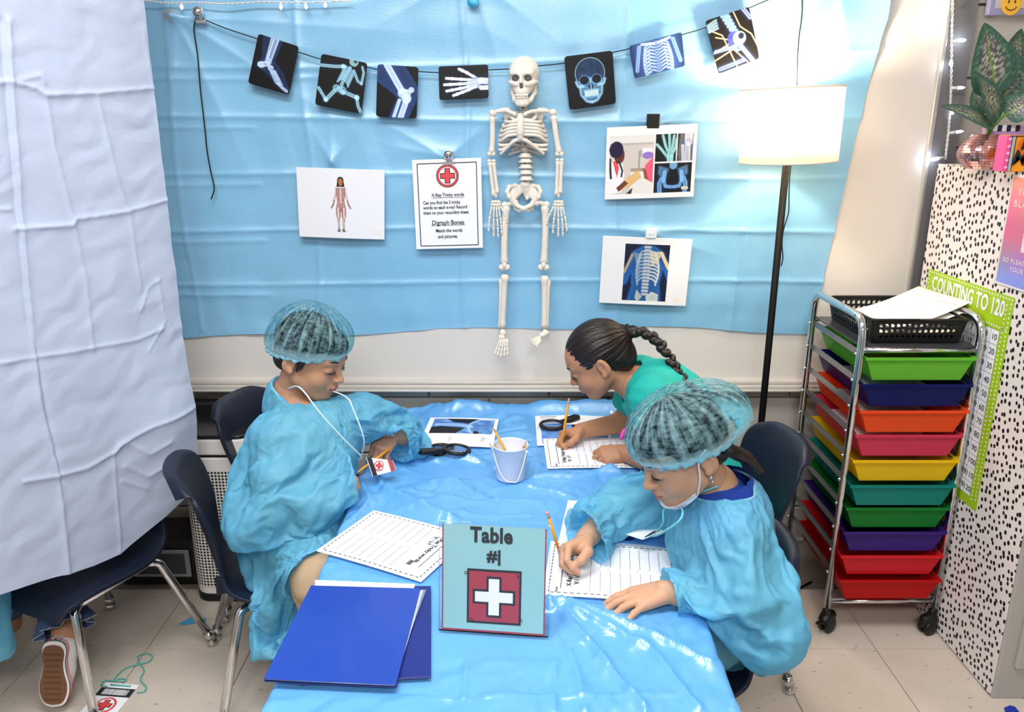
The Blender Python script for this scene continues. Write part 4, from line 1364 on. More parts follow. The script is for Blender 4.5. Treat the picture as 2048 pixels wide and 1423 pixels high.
# ------------------------------------------------------------------ dotted cabinet
def dots_mat(name, axes):
    m = mat(name, '#f1e9e4', .55)
    nt = m.node_tree; b = nt.nodes['Principled BSDF']
    tc = nt.nodes.new('ShaderNodeTexCoord'); sx = nt.nodes.new('ShaderNodeSeparateXYZ'); cb = nt.nodes.new('ShaderNodeCombineXYZ')
    nt.links.new(tc.outputs['Object'], sx.inputs[0])
    nt.links.new(sx.outputs[axes[0]], cb.inputs[0]); nt.links.new(sx.outputs[axes[1]], cb.inputs[1])
    mp = nt.nodes.new('ShaderNodeMapping'); mp.inputs['Scale'].default_value = (1.25, 1.0, 1); mp.inputs['Rotation'].default_value = (0, 0, .22)
    nt.links.new(cb.outputs[0], mp.inputs[0])
    v = nt.nodes.new('ShaderNodeTexVoronoi'); v.voronoi_dimensions = '2D'; v.inputs['Scale'].default_value = 44; v.inputs['Randomness'].default_value = .72
    nt.links.new(mp.outputs[0], v.inputs['Vector'])
    # size differs a little from dot to dot
    s = nt.nodes.new('ShaderNodeSeparateColor'); nt.links.new(v.outputs['Color'], s.inputs[0])
    ma = nt.nodes.new('ShaderNodeMath'); ma.operation = 'MULTIPLY_ADD'; ma.inputs[1].default_value = .07; ma.inputs[2].default_value = .225
    nt.links.new(s.outputs[0], ma.inputs[0])
    c = nt.nodes.new('ShaderNodeMath'); c.operation = 'LESS_THAN'
    nt.links.new(v.outputs['Distance'], c.inputs[0]); nt.links.new(ma.outputs[0], c.inputs[1])
    mx = nt.nodes.new('ShaderNodeMix'); mx.data_type = 'RGBA'
    mx.inputs[6].default_value = (*lin('#efe6e2'), 1); mx.inputs[7].default_value = (*lin('#121013'), 1)
    nt.links.new(c.outputs[0], mx.inputs[0]); nt.links.new(mx.outputs[2], b.inputs['Base Color'])
    return m
M_gray = mat('cabinet_grey', '#aaa59f', .45, bump=.05, bscale=500)
cab = thing('filing_cabinet', 'tall grey metal cabinet wrapped in white paper with black dots', 'cabinet', (1.57, 2.08, 0))
KX, KX1, KY0, KY1, KZ = 1.283, 1.86, 1.753, 2.425, 1.355
MB().box(((KX + KX1) / 2, (KY0 + KY1) / 2, KZ / 2), (KX1 - KX, KY1 - KY0, KZ)).build('cabinet_body', M_gray, cab, bevel=.004)
MB().box((KX - .0012, (KY0 + KY1) / 2 + .004, KZ / 2 + .004), (.0024, KY1 - KY0 - .008, KZ - .004)).build('dotted_side_paper', dots_mat('dotted_paper_side', (1, 2)), cab)
MB().box(((KX + KX1) / 2, (KY0 + KY1) / 2, KZ + .0012), (KX1 - KX, KY1 - KY0, .0024)).build('dotted_top_paper', dots_mat('dotted_paper_top', (0, 1)), cab)
for z0, z1 in ((.10, .40), (.41, .71), (.72, 1.02), (1.03, 1.33)):
    o = MB().box(((KX + KX1) / 2 + .012, KY0 - .006, (z0 + z1) / 2), (KX1 - KX - .052, .014, z1 - z0)).build('cabinet_drawer', M_gray, cab, bevel=.004)
    MB().box(((KX + KX1) / 2, KY0 - .022, (z0 + z1) / 2 + .06), (.12, .02, .018)).build('drawer_handle', M_alu, o, bevel=.004)

# number chart on the cabinet side, a narrow green frame with dots
XP = KX - .0038
cpts = [aX(1860, 528, XP), aX(2022, 626, XP), aX(1926, 1000, XP)]
cy_far, cy_near = cpts[0].y, cpts[1].y - .005
ztop = cpts[0].z * .75 + cpts[1].z * .25
ch_w, ch_h = cy_far - cy_near, .60
M_lime = mat('lime_print', '#a4c914', .5)
ch = thing('number_chart', 'green bordered counting chart on the side of the dotted cabinet', 'poster', (XP, (cy_far + cy_near) / 2, ztop - ch_h))
def cp(u, v, off=0.0): return Vector((XP - off, cy_far - u * ch_w, ztop - v * ch_h))
MB().prism([cp(0, 0), cp(1, 0), cp(1, 1), cp(0, 1)], (.0008, 0, 0)).build('chart_paper', M_lime, ch)
g0, g1, h0, h1 = .085, .915, .16, .955
MB().prism([cp(g0, h0, .0004), cp(g1, h0, .0004), cp(g1, h1, .0004), cp(g0, h1, .0004)], (.0003, 0, 0)).build('number_grid', M_paper, ch)
b = MB()
for i in range(11): strip(b, cp(g0 + (g1 - g0) * i / 10, h0, .0007), cp(g0 + (g1 - g0) * i / 10, h1, .0007), .0010, (-1, 0, 0))
for j in range(13): strip(b, cp(g0, h0 + (h1 - h0) * j / 12, .0007), cp(g1, h0 + (h1 - h0) * j / 12, .0007), .0010, (-1, 0, 0))
b.build('grid_lines', M_ink, ch)
b = MB()
dd = ringpts(.0030, 8)
for i in range(34):
    for (u, v) in ((i / 33, .012), ((i + .5) / 34, .145)): flat_poly(b, dd, cp(.02 + u * .96, v, 0), (0, -1, 0), (0, 0, 1), (-1, 0, 0), .0006)
for i in range(46):
    for u in (.022, .062, .938, .978): flat_poly(b, dd, cp(u, .03 + (i + (.5 if u in (.062, .938) else 0)) / 47 * .96, 0), (0, -1, 0), (0, 0, 1), (-1, 0, 0), .0006)
b.build('border_dots', M_paper, ch)
lettering('COUNTING TO 120', cp(.5, .066, .0012), (0, -1, 0), (0, 0, 1), .060, M_paper, ch, bold=.0016, sx=ch_w * .92 / (.060 * 9.6))
for i in range(10):
    lettering('\n'.join(str(1 + i + 10 * j) for j in range(12)), cp(g0 + (g1 - g0) * (i + .5) / 10, (h0 + h1) / 2 + .001, .0012), (0, -1, 0), (0, 0, 1), .024, M_ink, ch, name='numbers', lines=ch_h * (h1 - h0) / 12 / .024)

# gradient poster, right of it
q0 = [aX(2026, 345, XP), aX(2026, 345, XP)]
yl = aX(2024, 348, XP).y; zt_ = aX(2024, 348, XP).z; zb_ = aX(1990, 566, XP).z; yl2 = aX(1990, 566, XP).y
yl = (yl + yl2) / 2
def poster_f(U, V):
    b = blank(U, (.95, .62, .50))
    t = V[..., None]
    g = np.array([.97, .66, .52]) * np.clip(1 - t * 2.2, 0, 1) + np.array([.86, .42, .62]) * np.clip(1 - np.abs(t - .5) * 2.4, 0, 1) + np.array([.50, .62, .86]) * np.clip((t - .55) * 2.4, 0, 1)
    w = np.clip(1 - t * 2.2, 0, 1) + np.clip(1 - np.abs(t - .5) * 2.4, 0, 1) + np.clip((t - .55) * 2.4, 0, 1)
    b = g / w
    b = b + .10 * np.sin(U * 5 + V * 7)[..., None] * np.array([.4, -.3, .6])
    p = (U > .30) & (V > .36) & (V < .66)
    b[p] = (.86, .85, .83); b[p & (U > .42) & (V > .5)] = (.84, .74, .66); b[p & (U < .42) & (V < .48)] = (.62, .6, .58); b[p & (V > .52) & (V < .53)] = (.6, .6, .6)
    e = (U < .02) | (V < .018) | (V > .982)
    b[e] = (.93, .90, .90)
    return b
ph_, pw_ = zt_ - zb_, .22
pc = [Vector((XP, yl, zt_)), Vector((XP, yl - pw_, zt_)), Vector((XP, yl - pw_, zb_)), Vector((XP, yl, zb_))]
ps = thing('wall_poster', 'pink and orange gradient poster on the dotted cabinet side', 'poster', pc[2])
printed('poster_print', pc, pw_ / ph_, 90, poster_f, ps, .0008)
for tx, u, v in (('YOU', .16, .15), ('BLA', .12, .25), ('SO PLEAS', .10, .76), ('YOUR A', .26, .83)):
    lettering(tx, Vector((XP - .0012, yl - u * pw_, zt_ - v * ph_)), (0, -1, 0), (0, 0, 1), .026 if v < .5 else .017, mat('cream_ink', '#f6e6dc', .6), ps, align='LEFT', spacing=1.25)

# ------------------------------------------------------------------ things on the cabinet
TOPZ = KZ + .0026
pp = aZ(1968, 306, TOPZ); pp.y = 2.17; pp.x = (1962 - 1024) / FPX * (pp.y * math.cos(PITCH) + (CZ - TOPZ) * math.sin(PITCH)) 
plant = thing('potted_plant', 'leafy plant in a pink mirror tile pot on the dotted cabinet', 'plant', (pp.x, pp.y, TOPZ))
M_pink = mat('rose_mirror', '#e0a7a4', .15, .95); M_pinkd = mat('pot_grout', '#8a4f52', .5)
pot_r, pot_h = .062, .088
def pot_prof(t): return pot_r * math.sin(math.radians(38 + 112 * t)) * 1.02
MB().lathe([(0, .001)] + [(pot_prof(t) - .0015, pot_h * t) for t in np.linspace(0, 1, 12)] + [(pot_prof(1) - .006, pot_h - .002), (pot_prof(1) - .008, pot_h - .012), (0, pot_h - .012)], pp, 40).build('pot', M_pinkd, plant)
pot = bpy.data.objects['pot']
tb = MB()
for j in range(13):
    t0, t1 = (j + .06) / 13, (j + .94) / 13
    n = max(18, int(2 * math.pi * pot_prof((t0 + t1) / 2) / .0068))
    for k in range(n):
        a0, a1 = 2 * math.pi * (k + .05) / n, 2 * math.pi * (k + .95) / n
        r0, r1 = pot_prof(t0) + random.uniform(-.0005, .0006), pot_prof(t1) + random.uniform(-.0005, .0006)
        tb.add([pp + Vector((r * math.cos(a), r * math.sin(a), pot_h * t)) for r, a, t in ((r0, a0, t0), (r0, a1, t0), (r1, a1, t1), (r1, a0, t1))], [(0, 1, 2, 3)])
o = tb.build('mirror_tiles', M_pink, pot); o['kind'] = 'stuff'
b = MB()
for k in range(40):
    a, r = random.uniform(0, 6.28), random.uniform(0, pot_prof(1) - .010)
    b.ball(pp + Vector((r * math.cos(a), r * math.sin(a), pot_h - .008)), random.uniform(.003, .006), 6, 4)
b.build('moss', mat('moss_brown', '#8a5a35', .9), plant)['kind'] = 'stuff'
def leaf_mat():
    m = mat('leaf_print', '#21402f', .35)
    nt = m.node_tree; b = nt.nodes['Principled BSDF']; a = nt.nodes.new('ShaderNodeAttribute'); a.attribute_name = 'print'
    nt.links.new(a.outputs['Color'], b.inputs['Base Color'])
    return m
M_leaf = leaf_mat()
def leaf(base, tip, width, nrm, droop):
    base = Vector(base); tip = Vector(tip); ax = tip - base; L = ax.length; ax.normalize()
    n = Vector(nrm); n = (n - ax * n.dot(ax)).normalized(); s = ax.cross(n)
    nu, nv = 25, 41
    u = np.linspace(-1, 1, nu)[None, :] + np.zeros((nv, 1)); v = np.linspace(0, 1, nv)[:, None] + np.zeros((1, nu))
    w = width * np.sin(np.pi * np.clip(v, 0, 1) ** .62) ** .75 * (1 - .12 * v)
    along = v * L; side = u * w
    out = -droop * v ** 2 * L + .10 * width * np.abs(u) * np.sin(np.pi * v) + .02 * L * np.sin(v * 40) * np.abs(u) * .10
    B = np.array(base); P = B + along[..., None] * np.array(ax) + side[..., None] * np.array(s) + out[..., None] * np.array(n)
    q = np.stack([u.ravel() * 3 + base.x * 40, v.ravel() * 7, 0 * u.ravel()], 1)
    nz = pn(q * np.array([1.6, 2.2, 1])).reshape(u.shape); nz2 = pn(q * np.array([3.0, 4.0, 1]) + 5).reshape(u.shape)
    inner = np.clip((1 - np.abs(u) ** 1.3 * 1.25) * np.sin(np.pi * v) * 1.6 + nz * .9, 0, 1)
    c = blank(u, (.21, .35, .29)); c = mixc(c, (.42, .30, .36), np.clip(inner * 1.4 - .55, 0, 1) * .8)
    sp2 = np.clip((np.abs(nz2) - .11) * 9, 0, 1) * np.clip(1.15 - np.abs(u) * 1.1, 0, 1) * np.sin(np.pi * v)
    c = mixc(c, (.86, .90, .76), sp2 * .9)
    vein = np.clip(1 - np.abs(u) / .045, 0, 1); c = mixc(c, (.45, .58, .22), vein)
    o = gridmesh('leaf', P[..., 0], P[..., 1], P[..., 2], M_leaf, plant, None, {'print': lin_np(c).reshape(-1, 3)})
    return o
M_stem = mat('plant_stem', '#5f8f3c', .5)
R0_ = pp + Vector((0, 0, pot_h - .01))
def LP(x, y, Y): return aY(x, y, Y)
for (bx, by, by_), (tx, ty, ty_), w, nrm, dr in (
    ((1993, 190, 2.17), (1973, 45, 2.15), .064, (-.1, -1, .25), .05),
    ((2006, 205, 2.18), (2032, 85, 2.20), .060, (.1, -1, .35), .12),
    ((1998, 238, 2.15), (1966, 148, 2.10), .042, (-.2, -.8, .6), .10),
    ((1985, 250, 2.15), (1893, 201, 2.12), .036, (0, -.7, .8), .12),
    ((1982, 225, 2.22), (1962, 150, 2.28), .045, (-.5, -1, .3), .1),
    ((2010, 230, 2.16), (2075, 190, 2.12), .040, (.3, -.8, .6), .12),
    ((2005, 190, 2.22), (2050, 55, 2.27), .06, (.3, -1, .2), .05),
    ((2015, 225, 2.21), (2060, 140, 2.25), .06, (.2, -1, .2), .08)):
    B_, T_ = LP(bx, by, by_), LP(tx, ty, ty_)
    lf = leaf(B_, T_, w, nrm, dr)
    MB().tube(spline([R0_, R0_ * .5 + B_ * .5 + Vector((0, 0, .008)), B_ + (T_ - B_) * .05], 5), .0030, 7).build('stem', M_stem, plant)

bx_ = thing('gift_box', 'orange box with black handwriting and pink plaid edge beside the plant', 'box', (1.43, 2.08, TOPZ))
bl = aZ(1994, 323, TOPZ); 
def bq(px, py, Y=2.06): return aY(px, py, Y)
x0, x1, z0, z1, y0 = bq(1990, 318).x, bq(1990, 318).x + .15, TOPZ, TOPZ + .088, 2.02
bx_.location = (x0 + .05, y0 + .02, TOPZ); WORLD[bx_.name] = Matrix.Translation(bx_.location)
MB().box(((x0 + x1) / 2, y0 + .02, (z0 + z1) / 2), (x1 - x0, .04, z1 - z0)).build('box_body', mat('box_orange', '#f39a1c', .5), bx_, bevel=.002)
def panel(xa, xb, za, zb, m, nm, off): MB().box(((xa + xb) / 2, y0 - off, (za + zb) / 2), (xb - xa, .0012, zb - za)).build(nm, m, bx_)
panel(x0, x0 + .009, z0 + .002, z1 - .001, mat('box_pink', '#e8589a', .5), 'pink_stripe', .001)
for i in range(5): panel(x0 + .001, x0 + .0085, z0 + .008 + .017 * i, z0 + .014 + .017 * i, mat('box_pink_light', '#f6b3d0', .5), 'plaid_band', .0018)
MB().box((x0 - .0008, y0 + .02, (z0 + z1) / 2), (.0012, .040, z1 - z0 - .003)).build('pink_side', mat('box_pink', '#e8589a', .5), bx_)
panel(x0 + .010, x0 + .018, z0 + .002, z1 - .001, mat('box_grey', '#aeb9b4', .5), 'grey_stripe', .001)
for xx in (x0 + .0095, x0 + .019): panel(xx - .0008, xx + .0008, z0 + .002, z1 - .001, M_ink, 'black_line', .0018)
panel(x0 + .004, x1, z1 - .003, z1 - .001, M_ink, 'black_line', .0018)
MB().add([Vector((x0 + .038 + .012 * math.cos(a), y0 - .0012, z1 - .026 + .019 * math.sin(a))) for a in np.linspace(0, 6.28, 25)[:-1]], [tuple(range(24))]).build('spot', mat('box_dark_orange', '#e0701a', .5), bx_)
lettering('M', (x0 + .046, y0 - .003, z1 - .024), (1, 0, 0), (0, 0, 1), .036, M_ink, bx_, bold=.0006, shear=.2)
lettering('Mil', (x0 + .045, y0 - .003, z0 + .032), (1, 0, 0), (0, 0, 1), .052, M_ink, bx_, bold=.0006, shear=.25)
o = MB().box((x0 + .12, 2.20, TOPZ + .055), (.14, .05, .11)).build('striped_box', mat('lavender', '#c99ccf', .5)); so = o
tag(o, 'lavender box with navy checks behind the plant', 'box')
for i in range(6):
    MB().box((x0 + .055 + .012 * i, 2.1745, TOPZ + .110 - .006), (.0115, .002, .016)).build('check', mat('check_navy', '#20264e', .5) if i % 2 else M_paper, so)
fr = aY(1975, 30, 2.47)
t = thing('framed_picture', 'lavender framed picture with a yellow smiling face high on wall', 'picture', fr)
MB().box((fr.x + .125, 2.478, fr.z + .105), (.25, .022, .21)).build('frame', mat('lavender_frame', '#8f8fb0', .5), t, bevel=.003)
MB().box((fr.x + .13, 2.466, fr.z + .11), (.225, .002, .185)).build('picture_paper', mat('dim_paper', '#b9b3b0', .7), t)
fc = aY(2023, 8, 2.4645)
b = MB(); flat_poly(b, ringpts(.030), fc, (1, 0, 0), (0, 0, 1), (0, -1, 0), .0); b.build('face', mat('smile_yellow', '#e9b23a', .6), t)
b = MB()
for sx in (-.009, .009): flat_poly(b, [(p[0] * .55 + sx, p[1] + .006) for p in ringpts(.0045, 12)], fc, (1, 0, 0), (0, 0, 1), (0, -1, 0), .0012)
for k in range(10):
    a0, a1 = math.radians(205 + 13 * k), math.radians(205 + 13 * (k + 1))
    strip(b, fc + Vector((.017 * math.cos(a0), -.0012, .017 * math.sin(a0))), fc + Vector((.017 * math.cos(a1), -.0012, .017 * math.sin(a1))), .0025, (0, -1, 0))
b.build('smile', M_ink, t)

# string lights
M_wire = mat('white_wire', '#e8e4e2', .5)
M_led = mat('led_lamp', '#f4f7ff', .2, emit='#dfe9ff', estr=40)
def lights(name, label, pts, bulbs, Y):
    P = spline([aY(x, y, Y) for x, y in pts], 10)
    t = thing(name, label, 'string lights', P[-1])
    for ph in (0, math.pi):
        Q = []
        for i, p in enumerate(spline(P, 4)):
            a = i * .55 + ph
            Q.append(p + Vector((.0022 * math.cos(a), -.0022 * math.sin(a) - .003, .0022 * math.cos(a) * .3)))
        MB().tube(Q, .0017, 6).build('wire', M_wire, t)
    for (x, y), (dx, dy), on in bulbs:
        a = aY(x, y, Y - .004); b_ = aY(x + dx, y + dy, Y - .012); d = b_ - a
        o = MB().tube([a, a + d * .25, a + d * .55], [.0020, .0042, .0042], 8).build('bulb_socket', M_wire, t)
        MB().tube([a + d * .5, a + d * .8, b_], [.0048, .0046, .0018], 8).build('led', M_led if on else mat('led_dim', '#eef2fb', .2, emit='#dfe9ff', estr=1.5), o)
lights('string_lights', 'white twisted string of fairy lights hanging beside the dotted cabinet', [(1905, -8), (1903, 60), (1902, 130), (1900, 200), (1896, 260), (1890, 318)],
       [((1900, 33), (-24, 6), 1), ((1904, 82), (28, -2), 1), ((1902, 118), (0, 14), 1), ((1900, 176), (30, -1), 0), ((1898, 224), (10, 2), 1), ((1897, 266), (30, -4), 0), ((1890, 314), (-30, 6), 1)], 2.462)
lights('string_lights', 'white twisted string of fairy lights along the top of the wall', [(250, 8), (290, 2), (340, 6), (400, 5), (450, 8), (520, 4), (600, 5), (700, 2)],
       [((362, 5), (2, 14), 0), ((562, 5), (0, 14), 0), ((610, 4), (3, 14), 0), ((650, 3), (1, 12), 0)], 2.45)

# ------------------------------------------------------------------ air purifier by the wall, black box, cable, scraps
M_white = mat('white_shell', '#e9e4dd', .4)
def perf_mat():
    m = mat('perforated_shell', '#e4e0da', .45)
    nt = m.node_tree; b = nt.nodes['Principled BSDF']
    a = nt.nodes.new('ShaderNodeAttribute'); a.attribute_name = 'cellpos'
    v = nt.nodes.new('ShaderNodeTexVoronoi'); v.voronoi_dimensions = '2D'; v.inputs['Scale'].default_value = 1; v.inputs['Randomness'].default_value = .0
    nt.links.new(a.outputs['Vector'], v.inputs['Vector'])
    s = nt.nodes.new('ShaderNodeMath'); s.operation = 'LESS_THAN'; s.inputs[1].default_value = .36
    nt.links.new(v.outputs['Distance'], s.inputs[0])
    mx = nt.nodes.new('ShaderNodeMix'); mx.data_type = 'RGBA'; mx.inputs[6].default_value = (*lin('#e4e0da'), 1); mx.inputs[7].default_value = (*lin('#151516'), 1)
    nt.links.new(s.outputs[0], mx.inputs[0]); nt.links.new(mx.outputs[2], b.inputs['Base Color'])
    return m
px0, py0 = -.905, 2.30
pur = thing('air_purifier', 'white air purifier with black perforations and dark top by the wall', 'air purifier', (px0, py0, 0))
PW, PD = .23, .21
def rrect(w, d, r, n=8):
    out = []
    for cx_, cy_, a0 in ((w / 2 - r, -d / 2 + r, -90), (w / 2 - r, d / 2 - r, 0), (-w / 2 + r, d / 2 - r, 90), (-w / 2 + r, -d / 2 + r, 180)):
        for k in range(n + 1):
            a = math.radians(a0 + 90 * k / n); out.append((cx_ + r * math.cos(a), cy_ + r * math.sin(a)))
    return out
def rr_solid(w, d, r, z0, z1, nm, m, par, bevel=.006):
    o = MB().prism([Vector((px0 + x, py0 + y, z0)) for x, y in rrect(w, d, r)], (0, 0, z1 - z0)).build(nm, m, par, bevel=bevel, seg=3)
    return o
rr_solid(PW, PD, .05, 0, .03, 'foot_base', M_black, pur)
rr_solid(PW - .004, PD - .004, .05, .025, .50, 'shell', M_white, pur)
rr_solid(PW - .012, PD - .012, .046, .50, .508, 'shadow_gap', M_black, pur, .001)
rr_solid(PW - .004, PD - .004, .05, .508, .56, 'upper_band', M_white, pur)
rr_solid(PW - .002, PD - .002, .05, .56, .572, 'top_panel', mat('dark_gloss', '#17181b', .2), pur)
# perforated cover wrapped around the front
rc = rrect(PW - .001, PD - .001, .05, 10)
L_ = [0]
for i in range(len(rc)): L_.append(L_[-1] + math.dist(rc[i], rc[(i + 1) % len(rc)]))
nzp = 2
X = np.array([[rc[i % len(rc)][0] + px0 for i in range(len(rc) + 1)]] * nzp); Yp = np.array([[rc[i % len(rc)][1] + py0 for i in range(len(rc) + 1)]] * nzp)
Zp = np.array([[.055] * (len(rc) + 1), [.455] * (len(rc) + 1)])
S = np.array([L_] * nzp)
cell = .0105
att = np.stack([S / cell, Zp / cell, 0 * S], -1)
o = gridmesh('perforated_cover', X, Yp, Zp, perf_mat(), pur, None, {'cellpos': att.reshape(-1, 3)})
c0 = aZ(300, 1172, 0)
bb_ = thing('black_case', 'low black case with grey panel on the floor beside the purifier', 'case', (-1.17, 2.36, 0))
MB().box((-1.17, 2.37, .085), (.26, .16, .17)).build('case_body', M_black, bb_, bevel=.012, seg=3)
MB().box((-1.155, 2.286, .085), (.19, .006, .10)).build('grey_panel', mat('mid_grey', '#8d9095', .4), bb_, bevel=.004)
MB().box((-1.155, 2.2825, .085), (.16, .004, .075)).build('dark_inset', mat('dark_grey', '#3b3d40', .4), bb_, bevel=.002)
o = MB().box((-.93, 2.44, .30), (.34, .05, .60)).build('dark_panel', mat('dark_panel', '#1b1b1d', .4), bevel=.008); tag(o, 'upright black panel leaning on the wall behind the purifier', 'panel')
o = MB().tube(spline([(1.0, 2.3, .006), (.93, 2.25, .006), (.87, 2.20, .006), (.90, 2.16, .006), (.84, 2.10, .006), (.78, 2.12, .006), (.74, 2.2, .006), (.76, 2.29, .024)], 8), .0045, 8).build('power_cable', M_black); tag(o, 'black power cable looping on the floor under the drawer cart', 'cable')
def scrap(pts, label, c):
    P = [aZ(x, y, .002) for x, y in pts]
    o = MB().prism(P, (0, 0, .0012)).build('paper_scrap', mat('scrap_' + c[1:], c, .6)); tag(o, label, 'scrap')
scrap([(357, 1248), (378, 1236), (392, 1234), (413, 1236), (408, 1244), (388, 1246), (372, 1249)], 'torn light blue scrap on the floor by the chair foot', '#4aa3d6')
scrap([(2008, 1415), (2020, 1410), (2030, 1413), (2040, 1425), (2046, 1440), (2016, 1440)], 'dark blue tape scrap on the floor by the grey cabinet', '#1b2f9c')
# badge with lanyard lying on the floor
bc = [aZ(212, 1364, .003), aZ(279, 1369, .003), aZ(250, 1424, .003), aZ(196, 1418, .003)]
ex = (bc[1] - bc[0]).normalized(); ey = Vector((-ex.y, ex.x, 0))
bw = (bc[1] - bc[0]).length; bh_ = bw * 1.45
bt = thing('name_badge', 'red cross badge with teal cord lying on the tile floor', 'badge', bc[0] - ey * bh_)
def bp_(u, v, z=.0): return bc[0] + ex * bw * u - ey * bh_ * v + Vector((0, 0, z))
MB().prism([bp_(0, 0), bp_(1, 0), bp_(1, 1), bp_(0, 1)], (0, 0, -.0015)).build('badge_card', M_paper, bt)
def brect(u0, u1, v0, v1, m, nm, z=.0006): MB().add([bp_(u0, v0, z), bp_(u1, v0, z), bp_(u1, v1, z), bp_(u0, v1, z)], [(0, 1, 2, 3)]).build(nm, m, bt)
brect(0, 1, .13, .36, M_ink, 'black_band')
b = MB(); u = .14
while u < .86:
    w = random.choice((.008, .014, .022)); b.add([bp_(u, .17, .001), bp_(u + w, .17, .001), bp_(u + w, .32, .001), bp_(u, .32, .001)], [(0, 1, 2, 3)]); u += w + random.choice((.01, .016))
b.build('barcode', M_paper, bt)
def cross_badge(ctr, r, u, n, R, par, m=M_red, off=.0006):
    for nm, pts, m_, o_ in (('ring', ringpts(R), m, 1), ('ring_gap', ringpts(R * .80), M_paper, 2), ('cross_outline', crosspts(R * .66, R * .26), M_ink, 3), ('cross', crosspts(R * .58, R * .19), m, 4)):
        b = MB(); flat_poly(b, pts, ctr, r, u, n, off * o_); b.build(nm, m_, par)
cross_badge(bp_(.5, .60), ex, ey, (0, 0, 1), bw * .31, bt)
brect(0, 1, .84, 1, M_red, 'red_band')
M_cord = mat('teal_cord', '#5fb3a8', .7)
MB().tube(spline([aZ(x, y, .004) for x, y in ((215, 1372), (203, 1368), (212, 1360), (245, 1362), (252, 1358), (240, 1356), (228, 1360), (232, 1352), (250, 1336), (275, 1328), (298, 1322), (304, 1310), (290, 1306), (276, 1312), (280, 1326), (288, 1340), (281, 1358), (292, 1372), (288, 1382), (274, 1384))], 8), .0019, 8).build('cord', M_cord, bt)
MB().tube([bp_(.2, .07, .002), bp_(.8, .07, .002)], .0024, 6).build('slot_cord', M_cord, bt)
# ------------------------------------------------------------------ classroom chairs
M_navy = mat('navy_shell', '#141c2e', .42, spec=.4, bump=.05, bscale=500)
def make_chair(name, label, loc, rz, group=None, size=1.0):
    """local: +y is where the sitter faces, origin on the floor under the seat centre"""
    t = thing(name, label, 'chair', (loc[0], loc[1], 0), rz, group)
    M = WORLD[t.name] @ Matrix.Scale(size, 4)
    prof = [(.182, .296, .150), (.176, .320, .168), (.150, .331, .176), (.08, .334, .180), (0, .328, .180), (-.08, .328, .174), (-.128, .340, .160), (-.160, .366, .146), (-.178, .41, .138), (-.190, .46, .142), (-.203, .52, .158), (-.216, .575, .166), (-.230, .62, .160), (-.242, .645, .146), (-.254, .655, .130), (-.266, .650, .118)]
    pts = spline([(a, b, c) for a, b, c in prof], 3)
    nv, nu = len(pts), 25
    X = np.zeros((nv, nu)); Y = X.copy(); Z = X.copy()
    for i, p in enumerate(pts):
        tt = i / (nv - 1)
        s = np.linspace(-1, 1, nu)
        X[i] = p.z * s
        back = np.clip((tt - .45) / .2, 0, 1)
        Y[i] = p.x + back * .030 * np.abs(s) ** 2.2
        Z[i] = p.y + (1 - back) * (.010 * np.abs(s) ** 3 - .006 * np.clip((np.abs(s) - .85) / .15, 0, 1)) - back * .03 * np.clip((np.abs(s) - .55) / .45, 0, 1) ** 2.5 * np.clip((tt - .75) / .2, 0, 1)
    q = xf(M, np.stack([X.ravel(), Y.ravel(), Z.ravel()], 1))
    o = gridmesh('seat_shell', q[:, 0].reshape(X.shape), q[:, 1].reshape(X.shape), q[:, 2].reshape(X.shape), M_navy, t)
    md = o.modifiers.new('solidify', 'SOLIDIFY'); md.thickness = .010; md.offset = -1
    md = o.modifiers.new('bevel', 'BEVEL'); md.width = .004; md.segments = 2; md.limit_method = 'ANGLE'; md.angle_limit = 1.0
    r = .0115
    for s in (-1, 1):
        A, B = (s * .118, -.105, .302), (s * .118, .105, .302)
        MB().tube([A, B], r, 12).build('seat_rail', M_chrome, t, mtx=M)
        for (p, f) in ((A, (s * .215, -.205, .018)), (B, (s * .215, .180, .018))):
            p = Vector(p); f = Vector(f); sg = 1 if p.y > 0 else -1
            k = Vector((s * .130, sg * .130, .296))
            lg = MB().tube(fillet([p, k, f], .045, 8), r, 12).build('leg', M_chrome, t, mtx=M)
            dn = (f - k).normalized()
            b = MB().tube([f - dn * .03, f - dn * .004], r + .0022, 14).lathe([(0, -.018), (.010, -.018), (.0165, -.012), (.0165, -.006), (.010, .004)], f, 18)
            b.build('glide', M_chrome, lg, mtx=M)
    for y in (-.07, .08):
        MB().tube([(-.118, y, .305), (.118, y, .305)], .008, 10).build('crossbar', M_chrome, t, mtx=M)
    for x in (-.07, .07):
        MB().box((x, -.165, .345), (.012, .03, .05)).build('rib', M_navy, t, bevel=.004, mtx=M)
    return t
def face(dx, dy): return math.atan2(dy, dx) - math.pi / 2
make_chair('school_chair', 'navy plastic school chair the boy in the hair net sits on', (-.612, 1.880), face(.92, .36), 'navy school chairs round the table')
make_chair('school_chair', 'empty navy school chair behind the boy beside the purifier', (-.635, 2.255), face(.97, -.24), 'navy school chairs round the table')
make_chair('school_chair', 'navy school chair under the gowned girl at front right', (.362, 1.530), face(-1, .04), 'navy school chairs round the table', .93)
make_chair('school_chair', 'navy school chair with tall bare back behind the teal shirt girl', (.520, 1.965), face(-1, -.12), 'navy school chairs round the table')
make_chair('school_chair', 'navy school chair half hidden by the white hanging curtain', (-1.165, 1.885), face(-.42, -.90), 'navy school chairs round the table')

